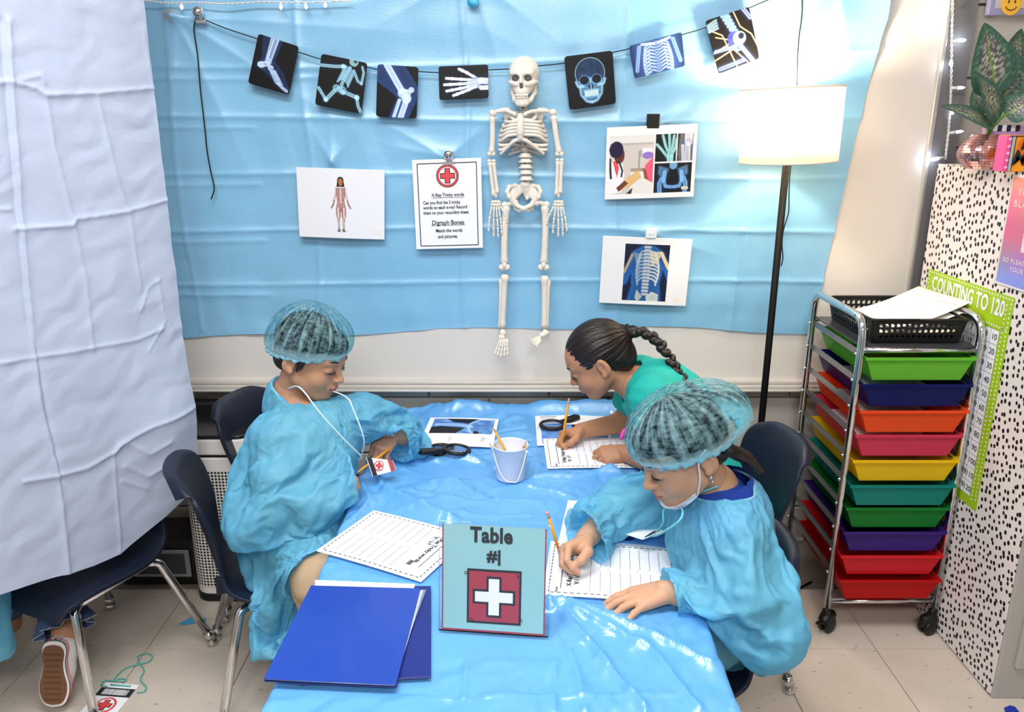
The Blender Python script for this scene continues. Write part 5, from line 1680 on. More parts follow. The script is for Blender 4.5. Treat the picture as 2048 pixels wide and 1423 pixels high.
# ------------------------------------------------------------------ the table and its cloth
M_cloth = film('blue_tablecloth', '#68aeeb', transl=0.10, clear=0.0, rough=0.24, gloss=0.25, bump=0.16, bscale=220, crease=.30, cscale=16)
TX, THW, TY0, TY1 = -.018, .384, .88, 2.44
tb_ = thing('work_table', 'long low table hidden under the creased blue cloth', 'table', (TX, (TY0 + TY1) / 2, 0))
MB().box((TX, (TY0 + TY1) / 2, .532), (THW * 2 - .02, TY1 - TY0 - .01, .026)).build('table_top', mat('laminate', '#c9b79c', .5), tb_, bevel=.004)
for sx in (-1, 1):
    for y in (TY0 + .1, TY1 - .1):
        MB().tube([(TX + sx * (THW - .08), y, 0), (TX + sx * (THW - .08), y, .52)], .016, 12).build('leg', M_chrome, tb_)

SH = {}
def sheet_rect(nl, ang, w, l):
    """near-left corner, direction of the near edge (deg), width along it, depth away from the camera"""
    e = Vector((math.cos(math.radians(ang)), math.sin(math.radians(ang)), 0)); f = Vector((-e.y, e.x, 0))
    nl = Vector((nl[0], nl[1], 0))
    return nl, e, f, w, l
A4W, A4L = .216, .279
# recording sheet by the boy: from real corner pixels on the table plane
bl_, br_ = aZ(632, 1103, TZ), aZ(850, 1168, TZ)
SH['boy'] = sheet_rect((bl_.x, bl_.y), math.degrees(math.atan2(br_.y - bl_.y, br_.x - bl_.x)), A4L, A4W)
SH['girl'] = sheet_rect((.062, 1.392), -7, A4L, A4W)
SH['teal'] = sheet_rect((.098, 2.00), 1, A4L, A4W)
SH['xl'] = sheet_rect((aZ(836, 893, TZ).x, aZ(836, 893, TZ).y), -3.5, A4L * .80, A4W * 1.08)
SH['xr'] = sheet_rect((.075, 2.165), 0, A4W * 1.06, A4L)
SH['xg'] = sheet_rect((.105, 1.60), -10, A4L, A4W)

def sheet_masks():
    out = []
    for k, (nl, e, f, w, l) in SH.items():
        out.append((nl + e * w / 2 + f * l / 2, e, f, w / 2, l / 2))
    fc_ = aZ(705, 1265, TZ); out.append((Vector((fc_.x, fc_.y, 0)), Vector((1, 0, 0)), Vector((0, 1, 0)), .16, .16))
    out.append((Vector((-.03, 1.27, 0)), Vector((1, 0, 0)), Vector((0, 1, 0)), .11, .06))
    out.append((Vector((-.005, 1.945, 0)), Vector((1, 0, 0)), Vector((0, 1, 0)), .04, .04))
    out.append((Vector((-.17, 1.99, 0)), Vector((1, 0, 0)), Vector((0, 1, 0)), .09, .04))
    return out

def tablecloth():
    hw, r = THW, .014
    nx, ny = 250, 380
    s = np.linspace(-hw - .24, hw + .24, nx)[None, :] + np.zeros((ny, 1)); t = np.linspace(TY0 - .2, TY1 + .03, ny)[:, None] + np.zeros((1, nx))
    def over(d):
        a = np.clip(d / r, 0, math.pi / 2)
        return r * np.sin(a), r * (1 - np.cos(a)) + np.clip(d - r * math.pi / 2, 0, None)
    sx = np.sign(s); d = np.clip(np.abs(s) - (hw - r * .2), 0, None)
    ox, dz1 = over(d)
    X = TX + sx * (np.minimum(np.abs(s), hw - r * .2) + ox)
    d2 = np.clip(TY0 - t, 0, None); oy, dz2 = over(d2)
    Y = np.maximum(t, TY0) - oy
    drop = np.maximum(dz1, dz2)
    q = np.stack([s.ravel(), t.ravel(), 0 * s.ravel()], 1)
    # folds of the hanging sides
    X += sx * drop * (.10 + .12 * (pn(q * np.array([0.5, 7, 1])).reshape(s.shape) + .3 * np.sin(t * 30)))
    # creases on the top, world coordinates from the places they have in the room
    def L(pts, h, w): return ([tuple(aZ(x, y, TZ))[:2] for x, y in pts], h, w)
    lines = [L([(1095, 1205), (1190, 1300), (1290, 1423)], .012, .010), L([(1105, 1200), (1290, 1268), (1420, 1330)], .012, .010), L([(1150, 1225), (1300, 1300), (1400, 1423)], .010, .008),
             L([(1095, 1215), (1150, 1330), (1170, 1423)], .007, .008), L([(1000, 1290), (1180, 1285)], .003, .004), L([(1112, 1270), (1108, 1423)], .004, .004), L([(935, 1290), (925, 1423)], .004, .004), L([(560, 1380), (930, 1395), (1350, 1390)], .003, .004),
             L([(800, 895), (880, 912), (960, 925), (1050, 962), (1140, 958), (1225, 945)], .014, .014), L([(860, 920), (960, 950), (1040, 975), (1130, 990)], .010, .010), L([(1060, 930), (1150, 940), (1240, 948)], .008, .008),
             L([(735, 925), (770, 985), (860, 1030), (900, 1042)], .016, .014), L([(715, 955), (740, 1005), (690, 1060)], .014, .012), L([(770, 930), (900, 960), (1010, 1010)], .007, .009), L([(820, 980), (930, 1000), (1080, 1005)], .006, .008), L([(800, 1020), (950, 1030), (1060, 1030)], .005, .007),
             L([(790, 830), (900, 815), (1000, 812), (1140, 805)], .012, .012), L([(830, 818), (930, 806), (1060, 800)], .010, .010), L([(985, 862), (1050, 853), (1065, 845)], .007, .006), L([(990, 845), (1040, 835)], .005, .006)]
    h = 1.5 * creases(X, Y, lines)
    pq = np.stack([X.ravel(), Y.ravel(), 0 * X.ravel()], 1)
    big = .006 * pn(pq * np.array([7, 4, 1])).reshape(s.shape)
    cr = .0060 * crumple(pq, 7.0, 5).reshape(s.shape) + .0056 * crumple(pq, 17.0, 8, .2).reshape(s.shape) + .0024 * crumple(pq, 34.0, 12, .2).reshape(s.shape) + .0016 * np.clip(ridge(pq * np.array([26, 20, 1])), 0, 1).reshape(s.shape)
    back = .034 * np.exp(-((Y - 2.455) / .030) ** 2) * (1 + .9 * pn(pq * np.array([6, 1, 1]) + 3).reshape(s.shape)) * np.clip((X + .30) / .12, 0, 1)
    mask = np.ones(s.shape)
    for c, e, f, a, b in sheet_masks():
        u = (X - c.x) * e.x + (Y - c.y) * e.y; v = (X - c.x) * f.x + (Y - c.y) * f.y
        m = np.maximum(np.abs(u) - a, np.abs(v) - b)
        mask = np.minimum(mask, np.clip(m / .025, .12, 1))
    Zt = TZ - .0035 + (h + np.clip(big + cr + .003, -.0035, None)) * mask
    Z = Zt - drop + back
    X += .02 * drop * pn(pq * 12).reshape(s.shape)
    o = gridmesh('tablecloth', X, Y, Z, M_cloth)
    tag(o, 'crinkled shiny light blue plastic cloth over the long table', 'tablecloth')
tablecloth()

# ------------------------------------------------------------------ papers on the table
ZP = TZ + .0025
def lay_sheet(name, key, label, func=None, nx=90, z=ZP, grp=None, bow=.002):
    nl, e, f, w, l = SH[key]
    c = [nl + f * l, nl + f * l + e * w, nl + e * w, nl]
    c = [Vector((p.x, p.y, z)) for p in c]
    o = printed(name, c, w / l, nx, func or (lambda U, V: blank(U, (.96, .96, .975))), None, .0006, bow=bow)
    tag(o, label, 'paper', grp)
    return o
def rec_sheet(key, label, top):
    """recording sheet; top = 'right' or 'left': the side the page's head lies on"""
    o = lay_sheet('recording_sheet', key, label, grp='recording sheets on the table')
    nl, e, f, w, l = SH[key]
    nl = Vector((nl.x, nl.y, ZP + .0012)); n = Vector((0, 0, 1))
    # page axes: u across the page (0..1), v down the page (0..1)
    if top == 'right': O = nl + e * w + f * l; pu, pv, U_, V_ = -f, -e, l, w
    else: O = nl; pu, pv, U_, V_ = f, e, l, w
    def p(u, v):
        q = O + pu * (u * U_) + pv * (v * V_)
        t_ = (q - nl).dot(e) / w
        return q + Vector((0, 0, .002 * math.sin(math.pi * t_)))
    b = MB()
    for a_, b_, n_ in (((.05, .04), (.95, .04), 15), ((.95, .04), (.95, .96), 19), ((.95, .96), (.05, .96), 15), ((.05, .96), (.05, .04), 19)):
        for i in range(n_):
            t0, t1 = (i + .15) / n_, (i + .75) / n_
            strip(b, p(a_[0] + (b_[0] - a_[0]) * t0, a_[1] + (b_[1] - a_[1]) * t0), p(a_[0] + (b_[0] - a_[0]) * t1, a_[1] + (b_[1] - a_[1]) * t1), .0020, n)
    b.build('dashed_border', M_ink, o)
    b = MB(); strip(b, p(.12, .125), p(.80, .125), .0016, n); b.build('name_line', M_ink, o)
    b = MB()
    for i in range(8):
        v = .34 + .075 * i
        strip(b, p(.09, v), p(.45, v), .0011, n); strip(b, p(.52, v), p(.90, v), .0011, n)
    for i in range(8):
        v = .325 + .075 * i
        for u in (.07, .5): strip(b, p(u, v), p(u + .012, v), .0014, n)
    b.build('writing_lines', mat('grey_ink', '#7f7f84', .7), o)
    lettering('X-Ray Tricky words', p(.45, .185), pu, -pv, .0150, M_ink, o, bold=.0003)
    lettering('Name', p(.10, .095), pu, -pv, .0085, M_ink, o)
    # doodles beside the title
    b = MB()
    for u, v, d in ((.20, .235, .05), (.25, .24, -.04), (.31, .245, .05), (.355, .23, .03)):
        strip(b, p(u, v - .02), p(u + d * .5, v + .02), .0018, n); strip(b, p(u + .02, v + .015), p(u + .03, v - .015), .0016, n)
    b.build('bone_doodle', M_ink, o)
    b = MB()
    for i in range(4): b.add([p(.72 + .022 * i, .20), p(.735 + .022 * i, .20), p(.735 + .022 * i, .24), p(.72 + .022 * i, .24)], [(0, 1, 2, 3)])
    b.build('picture_block', M_ink, o)
    return o
rec_sheet('boy', 'dashed border recording sheet lying between the boy and the table sign', 'right')
rec_sheet('girl', 'dashed border recording sheet under the hands of the gowned girl', 'left')
rec_sheet('teal', 'dashed border recording sheet under the pencil of the teal shirt girl', 'left')
def xl_f(U, V):
    a = A4L * .80 / (A4W * 1.08)
    b = blank(U, (.95, .95, .96))
    p = (U > .07 * a) & (U < .95 * a) & (V > .05) & (V < .58)
    q = blank(U, (.30, .48, .74)); u = U / a
    q = mixc(q, (.62, .78, .95), np.clip(pn(np.stack([u.ravel() * 9, V.ravel() * 12, 0 * u.ravel()], 1)).reshape(U.shape) * 1.6 + .25, 0, 1) * .7)
    q[in_poly(u, V, [(.25, .05), (.72, .05), (.58, .22), (.36, .17)])] = (.08, .08, .09)
    q[in_poly(u, V, [(.07, .36), (.20, .32), (.55, .38), (.44, .58), (.07, .58)])] = (.08, .08, .09)
    q = bone(q, U, V, [(.15 * a, .26), (.45 * a, .27), (.62 * a, .33)], .035, .5, (.72, .86, 1.)); q = mixc(q, (.8, .9, 1.), np.clip(1 - np.abs(np.hypot((u - .82) / .22, (V - .34) / .28) - 1) / .12, 0, 1) * .8)
    q[np.hypot((u - .72) / .04, (V - .54) / .06) < 1] = (.05, .06, .1)
    b[p] = q[p]
    for x0, n in ((.38, 2), (.82, 4)):
        for i in range(n): b[(np.abs(u - x0 - .022 * i) < .004) & (V > .68) & (V < .86 - .03 * i)] = (.55, .55, .58)
    return b
lay_sheet('xray_sheet', 'xl', 'white x-ray sheet of a skull and neck behind the magnifiers', xl_f, 150, ZP + .001)
def xr_f(U, V):
    a = A4W * 1.06 / A4L; u = U / a
    b = blank(U, (.95, .95, .96)); p = (u > .07) & (u < .96) & (V > .40) & (V < .95)
    q = blank(U, (.33, .52, .80)); q = mixc(q, (.62, .80, .98), np.clip(pn(np.stack([u.ravel() * 7, V.ravel() * 9, 0 * u.ravel() + 4], 1)).reshape(U.shape) * 1.6 + .2, 0, 1) * .6)
    q[(u > .50) & (V < .60)] = (.07, .07, .08); b[p] = q[p]
    for i in range(4): b[(np.abs(V - .10 - .05 * i) < .008) & (u > .08) & (u < .34 - .03 * i)] = (.5, .5, .53)
    return b
lay_sheet('xray_sheet', 'xr', 'white x-ray sheet under the magnifier by the teal shirt girl', xr_f, 110, ZP - .0012)
def xg_f(U, V):
    a = A4L / A4W; u = U / a
    b = blank(U, (.90, .93, .97)); p = (u > .45) & (u < .95) & (V > .1) & (V < .9)
    q = blank(U, (.40, .62, .88)); q[(u < .85) & (V < .62)] = (.06, .06, .07); q[np.hypot((u - .55) / .07, (V - .75) / .1) < 1] = (.08, .2, .5); b[p] = q[p]
    return b
lay_sheet('xray_sheet', 'xg', 'x-ray sheet mostly covered by the sleeve of the gowned girl', xg_f, 100, ZP - .0012)

# folders
M_fold = mat('blue_folder_card', '#1d41a2', .28, spec=.5, coat=.2)
M_fold2 = mat('dark_folder_card', '#1b2a78', .35)
fz = TZ + .004
def slab(c4, z0, th, name, m, par=None, bevel=.0006):
    return MB().hexa([Vector((p.x, p.y, z0)) for p in c4], [Vector((p.x, p.y, z0 + th)) for p in c4]).build(name, m, par, bevel=bevel, seg=1)
B4 = [aZ(597, 1370, fz), aZ(862, 1356, fz), aZ(862, 1174, fz), aZ(640, 1174, fz)]
f2 = thing('pocket_folder', 'dark blue pocket folder lying under the bright blue one', 'folder', (B4[0].x + .1, B4[0].y + .1, fz))
slab(B4, fz, .0016, 'back_cover', M_fold2, f2); slab(B4, fz + .0024, .0014, 'front_cover', M_fold2, f2)
ps_ = [aZ(636, 1171, fz + .004), aZ(829, 1178, fz + .004), aZ(830, 1168, fz + .004), aZ(630, 1160, fz + .004)]
ps_ = [ps_[0] + Vector((.02, -.1, 0)), ps_[1] + Vector((0, -.1, 0)), ps_[2], ps_[3]]
o = slab(ps_, fz + .0045, .0008, 'loose_paper', M_paper); tag(o, 'white paper edge sticking out behind the blue folder', 'paper')
zf = fz + .006
T4 = [aZ(527, 1357, zf + .006), aZ(792, 1369, zf + .006), aZ(841, 1176, zf + .006), aZ(622, 1170, zf + .006)]
f1 = thing('pocket_folder', 'bright blue glossy pocket folder on the near left table corner', 'folder', (T4[0].x + .1, T4[0].y + .1, zf))
slab(T4, zf, .0012, 'back_cover', M_fold2, f1)
in4 = [T4[0] * .96 + T4[2] * .04, T4[1] * .985 + T4[3] * .015, T4[2] + Vector((.006, -.004, 0)), T4[3] * .97 + T4[1] * .03]
slab(in4, zf + .0018, .0022, 'inner_papers', M_paper, f1)
cl4 = [T4[1] + Vector((-.02, .06, 0)), T4[1] + Vector((-.004, .05, 0)), T4[2] + Vector((.012, -.002, 0)), T4[2] + Vector((-.02, -.002, 0))]
slab(cl4, zf + .0042, .0006, 'clear_pocket', mat('clear_film', '#dfe8f5', .1, trans=.8, ior=1.2, alpha=.7), f1)
slab(T4, zf + .0052, .0014, 'front_cover', M_fold, f1)
MB().tube([T4[0] + Vector((.004, .002, -.002)), T4[1] + Vector((-.002, .002, -.002))], .0014, 6).build('silver_edge', mat('silver_edge', '#b9bcc2', .3, .6), f1)

# table sign
s0, s1 = aZ(884, 1259, ZP), aZ(1089, 1273, ZP)
sr = (s1 - s0).normalized(); sw = (s1 - s0).length
sb_ = Vector((-sr.y, sr.x, 0))                    # away from the camera
su = (Vector((0, 0, 1)) * math.cos(.155) + sb_ * math.sin(.155)).normalized(); shh = .213
sn = sr.cross(su)
sg = thing('table_sign', 'acrylic table sign reading Table 1 with a white cross on red', 'sign', (s0 + s1) / 2)
def sq(u, v, off=0.0): return s0 + sr * (u * sw) + su * ((1 - v) * shh) + sn * off
M_acr = mat('clear_acrylic', '#f4fbff', .04, trans=1.0, ior=1.18, spec=.5)
MB().hexa([sq(-.03, 1.0, .0022), sq(1.035, 1.0, .0022), sq(1.035, 1.0, -.0022), sq(-.03, 1.0, -.0022)], [sq(-.03, -.012, .0022), sq(1.035, -.012, .0022), sq(1.035, -.012, -.0022), sq(-.03, -.012, -.0022)]).build('acrylic_plate', M_acr, sg, bevel=.0006)
bk_ = [sq(-.03, 1, -.001), sq(1.035, 1, -.001), sq(1.035, 1, -.001) + sb_ * .075, sq(-.03, 1, -.001) + sb_ * .075]
MB().hexa([Vector((p.x, p.y, ZP - .001)) for p in bk_], [Vector((p.x, p.y, ZP + .0016)) for p in bk_]).build('acrylic_foot', M_acr, sg)
M_scard = mat('sign_teal', '#92c0c1', .45); M_maroon = mat('sign_maroon', '#a5424f', .5)
MB().prism([sq(0, .012, .0028), sq(1, .012, .0028), sq(1, .985, .0028), sq(0, .985, .0028)], sn * -.0004).build('sign_card', M_maroon, sg)
def srect(u0, u1, v0, v1, off, m, nm): MB().add([sq(u0, v1, off), sq(u1, v1, off), sq(u1, v0, off), sq(u0, v0, off)], [(0, 1, 2, 3)]).build(nm, m, sg)
srect(.014, .986, .012, .968, .0030, M_scard, 'teal_field')
M_cross_k = mat('sign_black', '#333638', .5)
srect(.245, .770, .405, .905, .0034, M_cross_k, 'square_outline')
srect(.266, .749, .426, .884, .0038, M_maroon, 'red_square')
ctr = sq(.507, .655, 0); a_, b_ = sw * .205, sw * .073
for pts, m_, off, nm in ((crosspts(a_, b_), M_cross_k, .0042, 'cross_outline'), (crosspts(a_ * .89, b_ * .70), mat('sign_white', '#e6e7ea', .5), .0046, 'white_cross')):
    b = MB(); flat_poly(b, pts, ctr, sr, su, sn, off); b.build(nm, m_, sg)
b = MB()
for u, v in ((.235, .437), (.235, .455)): strip(b, sq(u - .018, v, .0042), sq(u + .022, v, .0042), .0014, sn)
for u, v in ((.765, .845), (.765, .863)): strip(b, sq(u - .02, v, .0042), sq(u + .022, v, .0042), .0014, sn)
for u, v in ((.727, .445), (.737, .461), (.283, .868), (.301, .872)): flat_poly(b, ringpts(.0016, 10), sq(u, v, 0), sr, su, sn, .0042)
b.build('corner_marks', M_cross_k, sg)
lettering('Table', sq(.475, .102, .0036), sr, su, .0405, M_cross_k, sg, bold=.0014, spacing=1.04, sx=.84)
lettering('#|', sq(.505, .285, .0036), sr, su, .030, M_cross_k, sg, bold=.0013, spacing=1.05)

# pail of pencils
def pencil(tip, end, label, used=False, par=None, grp=None, eraser=True, col='#f0a020'):
    tip = Vector(tip); end = Vector(end); d = (end - tip); L = d.length; d.normalize(); r = .0036
    t = thing('pencil', label, 'pencil', tip, 0, grp)
    MB().tube([tip + d * .018, tip + d * (L - (.016 if eraser else 0))], r, 6).build('barrel', mat('pencil_yellow', col, .35), t)
    MB().tube([tip + d * .004, tip + d * .019], [.0010, r * .97], 10).build('wood_tip', mat('pencil_wood', '#d8ab74', .6), t)
    MB().tube([tip, tip + d * .005], [.0003, .0012], 8).build('lead', M_ink, t)
    if eraser:
        MB().tube([tip + d * (L - .016), tip + d * (L - .007)], r * 1.02, 12).build('ferrule', mat('ferrule', '#c9c7b6', .3, .8), t)
        MB().tube([tip + d * (L - .007), tip + d * L], [r * .95, r * .8], 12).build('eraser', mat('eraser_pink', '#e59a9a', .7), t)
    return t
bcx = Vector((-.004, 1.945, TZ + .0015))
pail = thing('pail', 'small white metal pail with wire handle holding the pencils', 'pail', bcx)
M_pail = mat('pail_white', '#dfe3f0', .4)
MB().lathe([(0, .001), (.0375, .001), (.0385, .004), (.0470, .094), (.0485, .0955), (.0485, .098), (.0465, .098), (.0455, .094), (.0370, .005), (0, .004)], bcx, 44).build('pail_body', M_pail, pail)
hs = [bcx + Vector((.047 * math.cos(a), .047 * math.sin(a), .085)) for a in (math.radians(-28), math.radians(178))]
for p in hs: MB().ball(p, (.005, .005, .006), 10, 7).build('handle_ear', M_pail, pail)
lo_ = bcx + Vector((.006, -.052, .012))
MB().tube(spline([hs[0], hs[0] * .6 + lo_ * .4 + Vector((.006, -.008, 0)), lo_ + Vector((.012, -.004, .005)), lo_, lo_ + Vector((-.022, .006, .004)), hs[1] * .6 + lo_ * .4 + Vector((-.010, -.012, -.004)), hs[1]], 8), .0016, 8).build('wire_handle', M_white, pail)
base_ = bcx + Vector((0, 0, .006))
for tp, bt_, lab in (((984, 850), (.010, .002), 'longest orange pencil leaning left in the pail'), ((979, 885), (-.012, .006), 'pencil at the left rim of the pail, outermost'), ((990, 888), (-.006, -.010), 'pencil standing just right of the outermost left one in the pail'),
                   ((1052, 882), (.008, .004), 'pencil at the right rim of the pail, left of the pair'), ((1058, 882), (.012, .010), 'pencil at the right rim of the pail, outermost')):
    tipp = aY(tp[0], tp[1], 1.955 + bt_[1] * .8)
    e_ = base_ + Vector((bt_[0], bt_[1], 0)) if tp[0] != 984 else base_ + Vector((.022, .0, 0))
    pencil(tipp, e_, lab, grp='pencils in the white pail', eraser=False)

# magnifiers
M_glass = mat('lens_glass', '#f2f8ff', .02, trans=1.0, ior=1.12)
def magnifier(ctr, ang, label, r=.036, hl=.075, tilt=0.0, z=None):
    c = Vector((ctr[0], ctr[1], z if z else TZ + .012))
    t = thing('magnifier', label, 'magnifying glass', c, 0)
    R = Matrix.Rotation(ang, 3, 'Z') @ Matrix.Rotation(tilt, 3, 'Y')
    MB().tube([c + R @ Vector((r * math.cos(a), r * math.sin(a), 0)) for a in np.linspace(0, 2 * math.pi, 41)[:-1]], .0055, 10, closed=True).build('lens_frame', M_black, t)
    MB().lathe([(0, .0035), (r * .5, .003), (r * .97, .001), (r * .97, -.001), (r * .5, -.003), (0, -.0035)], c, 36, R).build('lens', M_glass, t)
    b = MB().prism([c + R @ Vector(p) for p in ((r + .002, -.006, -.006), (r + hl * .3, -.006, -.006), (r + hl * .42, -.014, -.006), (r + hl, -.014, -.006), (r + hl + .008, 0, -.006), (r + hl, .014, -.006), (r + hl * .42, .014, -.006), (r + hl * .3, .006, -.006), (r + .002, .006, -.006))], R @ Vector((0, 0, .012)))
    b.build('grip', M_black, t, bevel=.003)
p1 = aZ(914, 901, TZ + .02); p2 = aZ(1104, 849, TZ + .012); p3 = aZ(880, 903, TZ + .01)
magnifier((p1.x, p1.y), math.radians(205), 'black magnifying glass in front of the skull x-ray sheet, lens near pail', tilt=-.12, z=TZ + .024)
magnifier((p2.x, p2.y), math.radians(40), 'black magnifying glass lying on the x-ray sheet by the teal shirt girl')
magnifier((p3.x, p3.y + .012), math.radians(160), 'second black magnifying glass half under the skull x-ray sheet', hl=.05)
# ------------------------------------------------------------------ white hanging curtain at the left
M_curt = film('white_curtain', '#d0dbf2', transl=0.30, clear=0.0, rough=.6, gloss=.05, bump=.22, bscale=240, tcolor='#d5e0f4', stretch=(1, 1, 2.5), crease=.16, cscale=7)
CA = Vector((-.895, 2.075, 0)); CD = Vector((-.27, -.504, 0)).normalized(); CN = Vector((-CD.y, CD.x, 0)) * -1
if CN.x < 0: CN = -CN
def onC(px, py):
    r = ray(px, py); o = Vector((0, 0, CZ))
    t = (CA - o).dot(CN) / r.dot(CN)
    p = o + r * t
    return ((p - CA).dot(CD), p.z)
def curtain():
    ns, nz = 330, 560
    S = np.linspace(-.004, 1.15, ns)[None, :] + np.zeros((nz, 1))
    hem_pts = [onC(x, y) for x, y in ((399, 972), (338, 1030), (249, 1104), (193, 1127), (140, 1143), (117, 1148), (0, 1185))]
    hs_, hz_ = [p[0] for p in hem_pts], [p[1] for p in hem_pts]
    ZB = np.interp(S, hs_, hz_)
    v = np.linspace(0, 1, nz)[:, None]
    Z = 2.69 + (ZB - 2.69) * v
    C = lambda pts: [onC(x, y) for x, y in pts]
    lines = [(C([(-60, 170), (20, 163), (70, 176), (90, 190), (190, 186), (310, 176)]), .009, .006), (C([(88, 166), (80, 150), (40, 160)]), .006, .006),
             (C([(30, 458), (145, 450), (152, 438), (250, 424), (345, 398)]), .009, .006), (C([(-20, 420), (25, 418)]), .006, .005),
             (C([(0, 726), (60, 715), (130, 705), (215, 690), (280, 678), (330, 655)]), .007, .006),
             (C([(50, 960), (120, 948), (175, 935), (230, 905), (243, 888), (300, 850), (385, 810)]), .010, .007), (C([(243, 888), (232, 905), (240, 1000), (248, 1100)]), .006, .006),
             (C([(90, 190), (110, 300), (150, 450), (175, 560), (190, 700)]), .006, .008), (C([(15, 40), (22, 160), (50, 500), (80, 800), (118, 950), (138, 1140)]), .012, .010),
             (C([(2, 40), (10, 140), (34, 400), (58, 640), (75, 700), (105, 860), (125, 960)]), -.010, .009), (C([(195, 190), (230, 340), (262, 430), (285, 580)]), .005, .007),
             (C([(290, 60), (310, 180), (345, 400)]), .003, .006),
             (C([(285, 620), (300, 575), (320, 560)]), .005, .006), (C([(320, 560), (330, 620), (352, 660)]), .005, .006), (C([(300, 590), (335, 640), (300, 700)]), .004, .005),
             (C([(250, 880), (300, 905), (335, 880)]), .006, .008), (C([(255, 930), (300, 950), (330, 930)]), .006, .007), (C([(250, 960), (300, 975)]), .005, .006)]
    D = creases(S, Z, [(p_, h_ * .75, w_ * .72) for p_, h_, w_ in lines])
    q = np.stack([S.ravel(), 0 * S.ravel(), Z.ravel()], 1)
    D += (.022 * pn(q * np.array([3.2, 1, .5])) + .006 * pn(q * np.array([9, 1, 1.2]) + 4) + .0024 * crumple(q, 7, 21) + .0020 * crumple(q, 18, 22)).reshape(S.shape)
    D -= .05 * np.clip(.09 - S, 0, 1) ** 1.3 * 4
    D += .03 * np.exp(-((S - .06) / .1) ** 2 - ((Z - .70) / .12) ** 2)
    st = S - .012 * (Z - 1.4) * np.clip(1 - S, 0, 1)
    X = CA.x + CD.x * st + CN.x * D; Y = CA.y + CD.y * st + CN.y * D
    o = gridmesh('curtain', X, Y, Z, M_curt)
    tag(o, 'tall pale white paper curtain with fold creases hanging at the left', 'curtain')
curtain()

# ------------------------------------------------------------------ plastic skeleton on the sheet
M_bone = mat('bone_plastic', '#e6ddd0', .42, spec=.45, vary=.05, vscale=30)
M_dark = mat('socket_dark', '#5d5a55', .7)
SKY = 2.428
def Sk(cx, cy, dy=0.0): return aY(940 + cx / 2.2583, 90 + cy / 2.2583, SKY + dy)
sk = thing('skeleton', 'off white plastic model skeleton hanging in front of the blue sheet', 'skeleton', Sk(245, 1300))
def sdf_obj(sd, M, name, m, par, smooth=1):
    V, F = sd.mesh(smooth)
    return put(name, fast_mesh(name, xf(M, V), F), par, m)
# skull
sd = SDF((-.056, -.066, -.10), (.056, .075, .066), .0013)
sd.ell((0, .012, .010), (.0415, .050, .043)).ell((0, -.014, -.014), (.033, .028, .036), .012)
sd.ell((0, -.022, .018), (.034, .022, .020), .012)
for s in (-1, 1):
    sd.cap((s * .014, -.040, -.017), (s * .034, -.022, -.014), .0055, .0050, .006).cap((s * .034, -.022, -.014), (s * .038, .008, -.014), .0045, .004, .004)
    sd.cap((s * .007, -.042, .010), (s * .027, -.036, .012), .0045, .005, .006)
sd.ell((0, -.033, -.036), (.0195, .014, .014), .008)
sd.cap((0, -.042, .004), (0, -.047, -.010), .0042, .005, .004)
for s in (-1, 1):
    sd.ell((s * .0168, -.050, -.0015), (.0118, .024, .0105), .003, op='s')
    sd.ell((s * .050, -.030, -.034), (.022, .03, .022), .006, op='s')
    sd.ell((s * .052, -.034, .006), (.017, .022, .018), .006, op='s')
sd.ell((-.0022, -.052, -.021), (.0036, .012, .0078), .001, op='s').ell((.0022, -.052, -.021), (.0036, .012, .0078), .001, op='s')
sd.ell((0, .02, -.062), (.03, .03, .024), .006, op='s')
MS = Matrix.Translation(Sk(241, 143, -.004)) @ Matrix.Rotation(math.radians(-9), 4, 'Z') @ Matrix.Rotation(math.radians(7), 4, 'X') @ Matrix.Scale(1.06, 4)
skull = sdf_obj(sd, MS, 'skull', M_bone, sk)
for s in (-1, 1):
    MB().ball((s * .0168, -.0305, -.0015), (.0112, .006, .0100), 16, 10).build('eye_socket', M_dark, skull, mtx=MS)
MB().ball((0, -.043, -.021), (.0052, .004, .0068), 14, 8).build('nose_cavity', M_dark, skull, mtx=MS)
sd = SDF((-.05, -.055, -.10), (.05, .03, -.01), .0013)
for s in (-1, 1):
    sd.chain([(s * .0325, .006, -.018), (s * .0305, .002, -.042), (s * .0225, -.018, -.058), (s * .010, -.036, -.066), (0, -.039, -.067)], [.0045, .0060, .0064, .0072, .0078], .005)
sd.ell((0, -.034, -.056), (.0175, .012, .007), .006)
jaw = sdf_obj(sd, MS, 'jaw', M_bone, sk)
b = MB(); b2 = MB()
for k in range(8):
    a = math.radians(-56 + 16 * k)
    for bb__, z, hh in ((b, -.0445, .0075), (b2, -.0505, .0066)):
        bb__.ball((.0185 * math.sin(a), -.0295 - .0175 * math.cos(a), z), (.0026, .0022, hh * .55), 8, 6)
M_tooth = mat('tooth', '#efe6d8', .35)
b.build('upper_teeth', M_tooth, skull, mtx=MS); b2.build('lower_teeth', M_tooth, jaw, mtx=MS)
MB().box((0, -.034, -.0476), (.030, .022, .0012)).build('mouth_gap', M_dark, skull, mtx=MS)
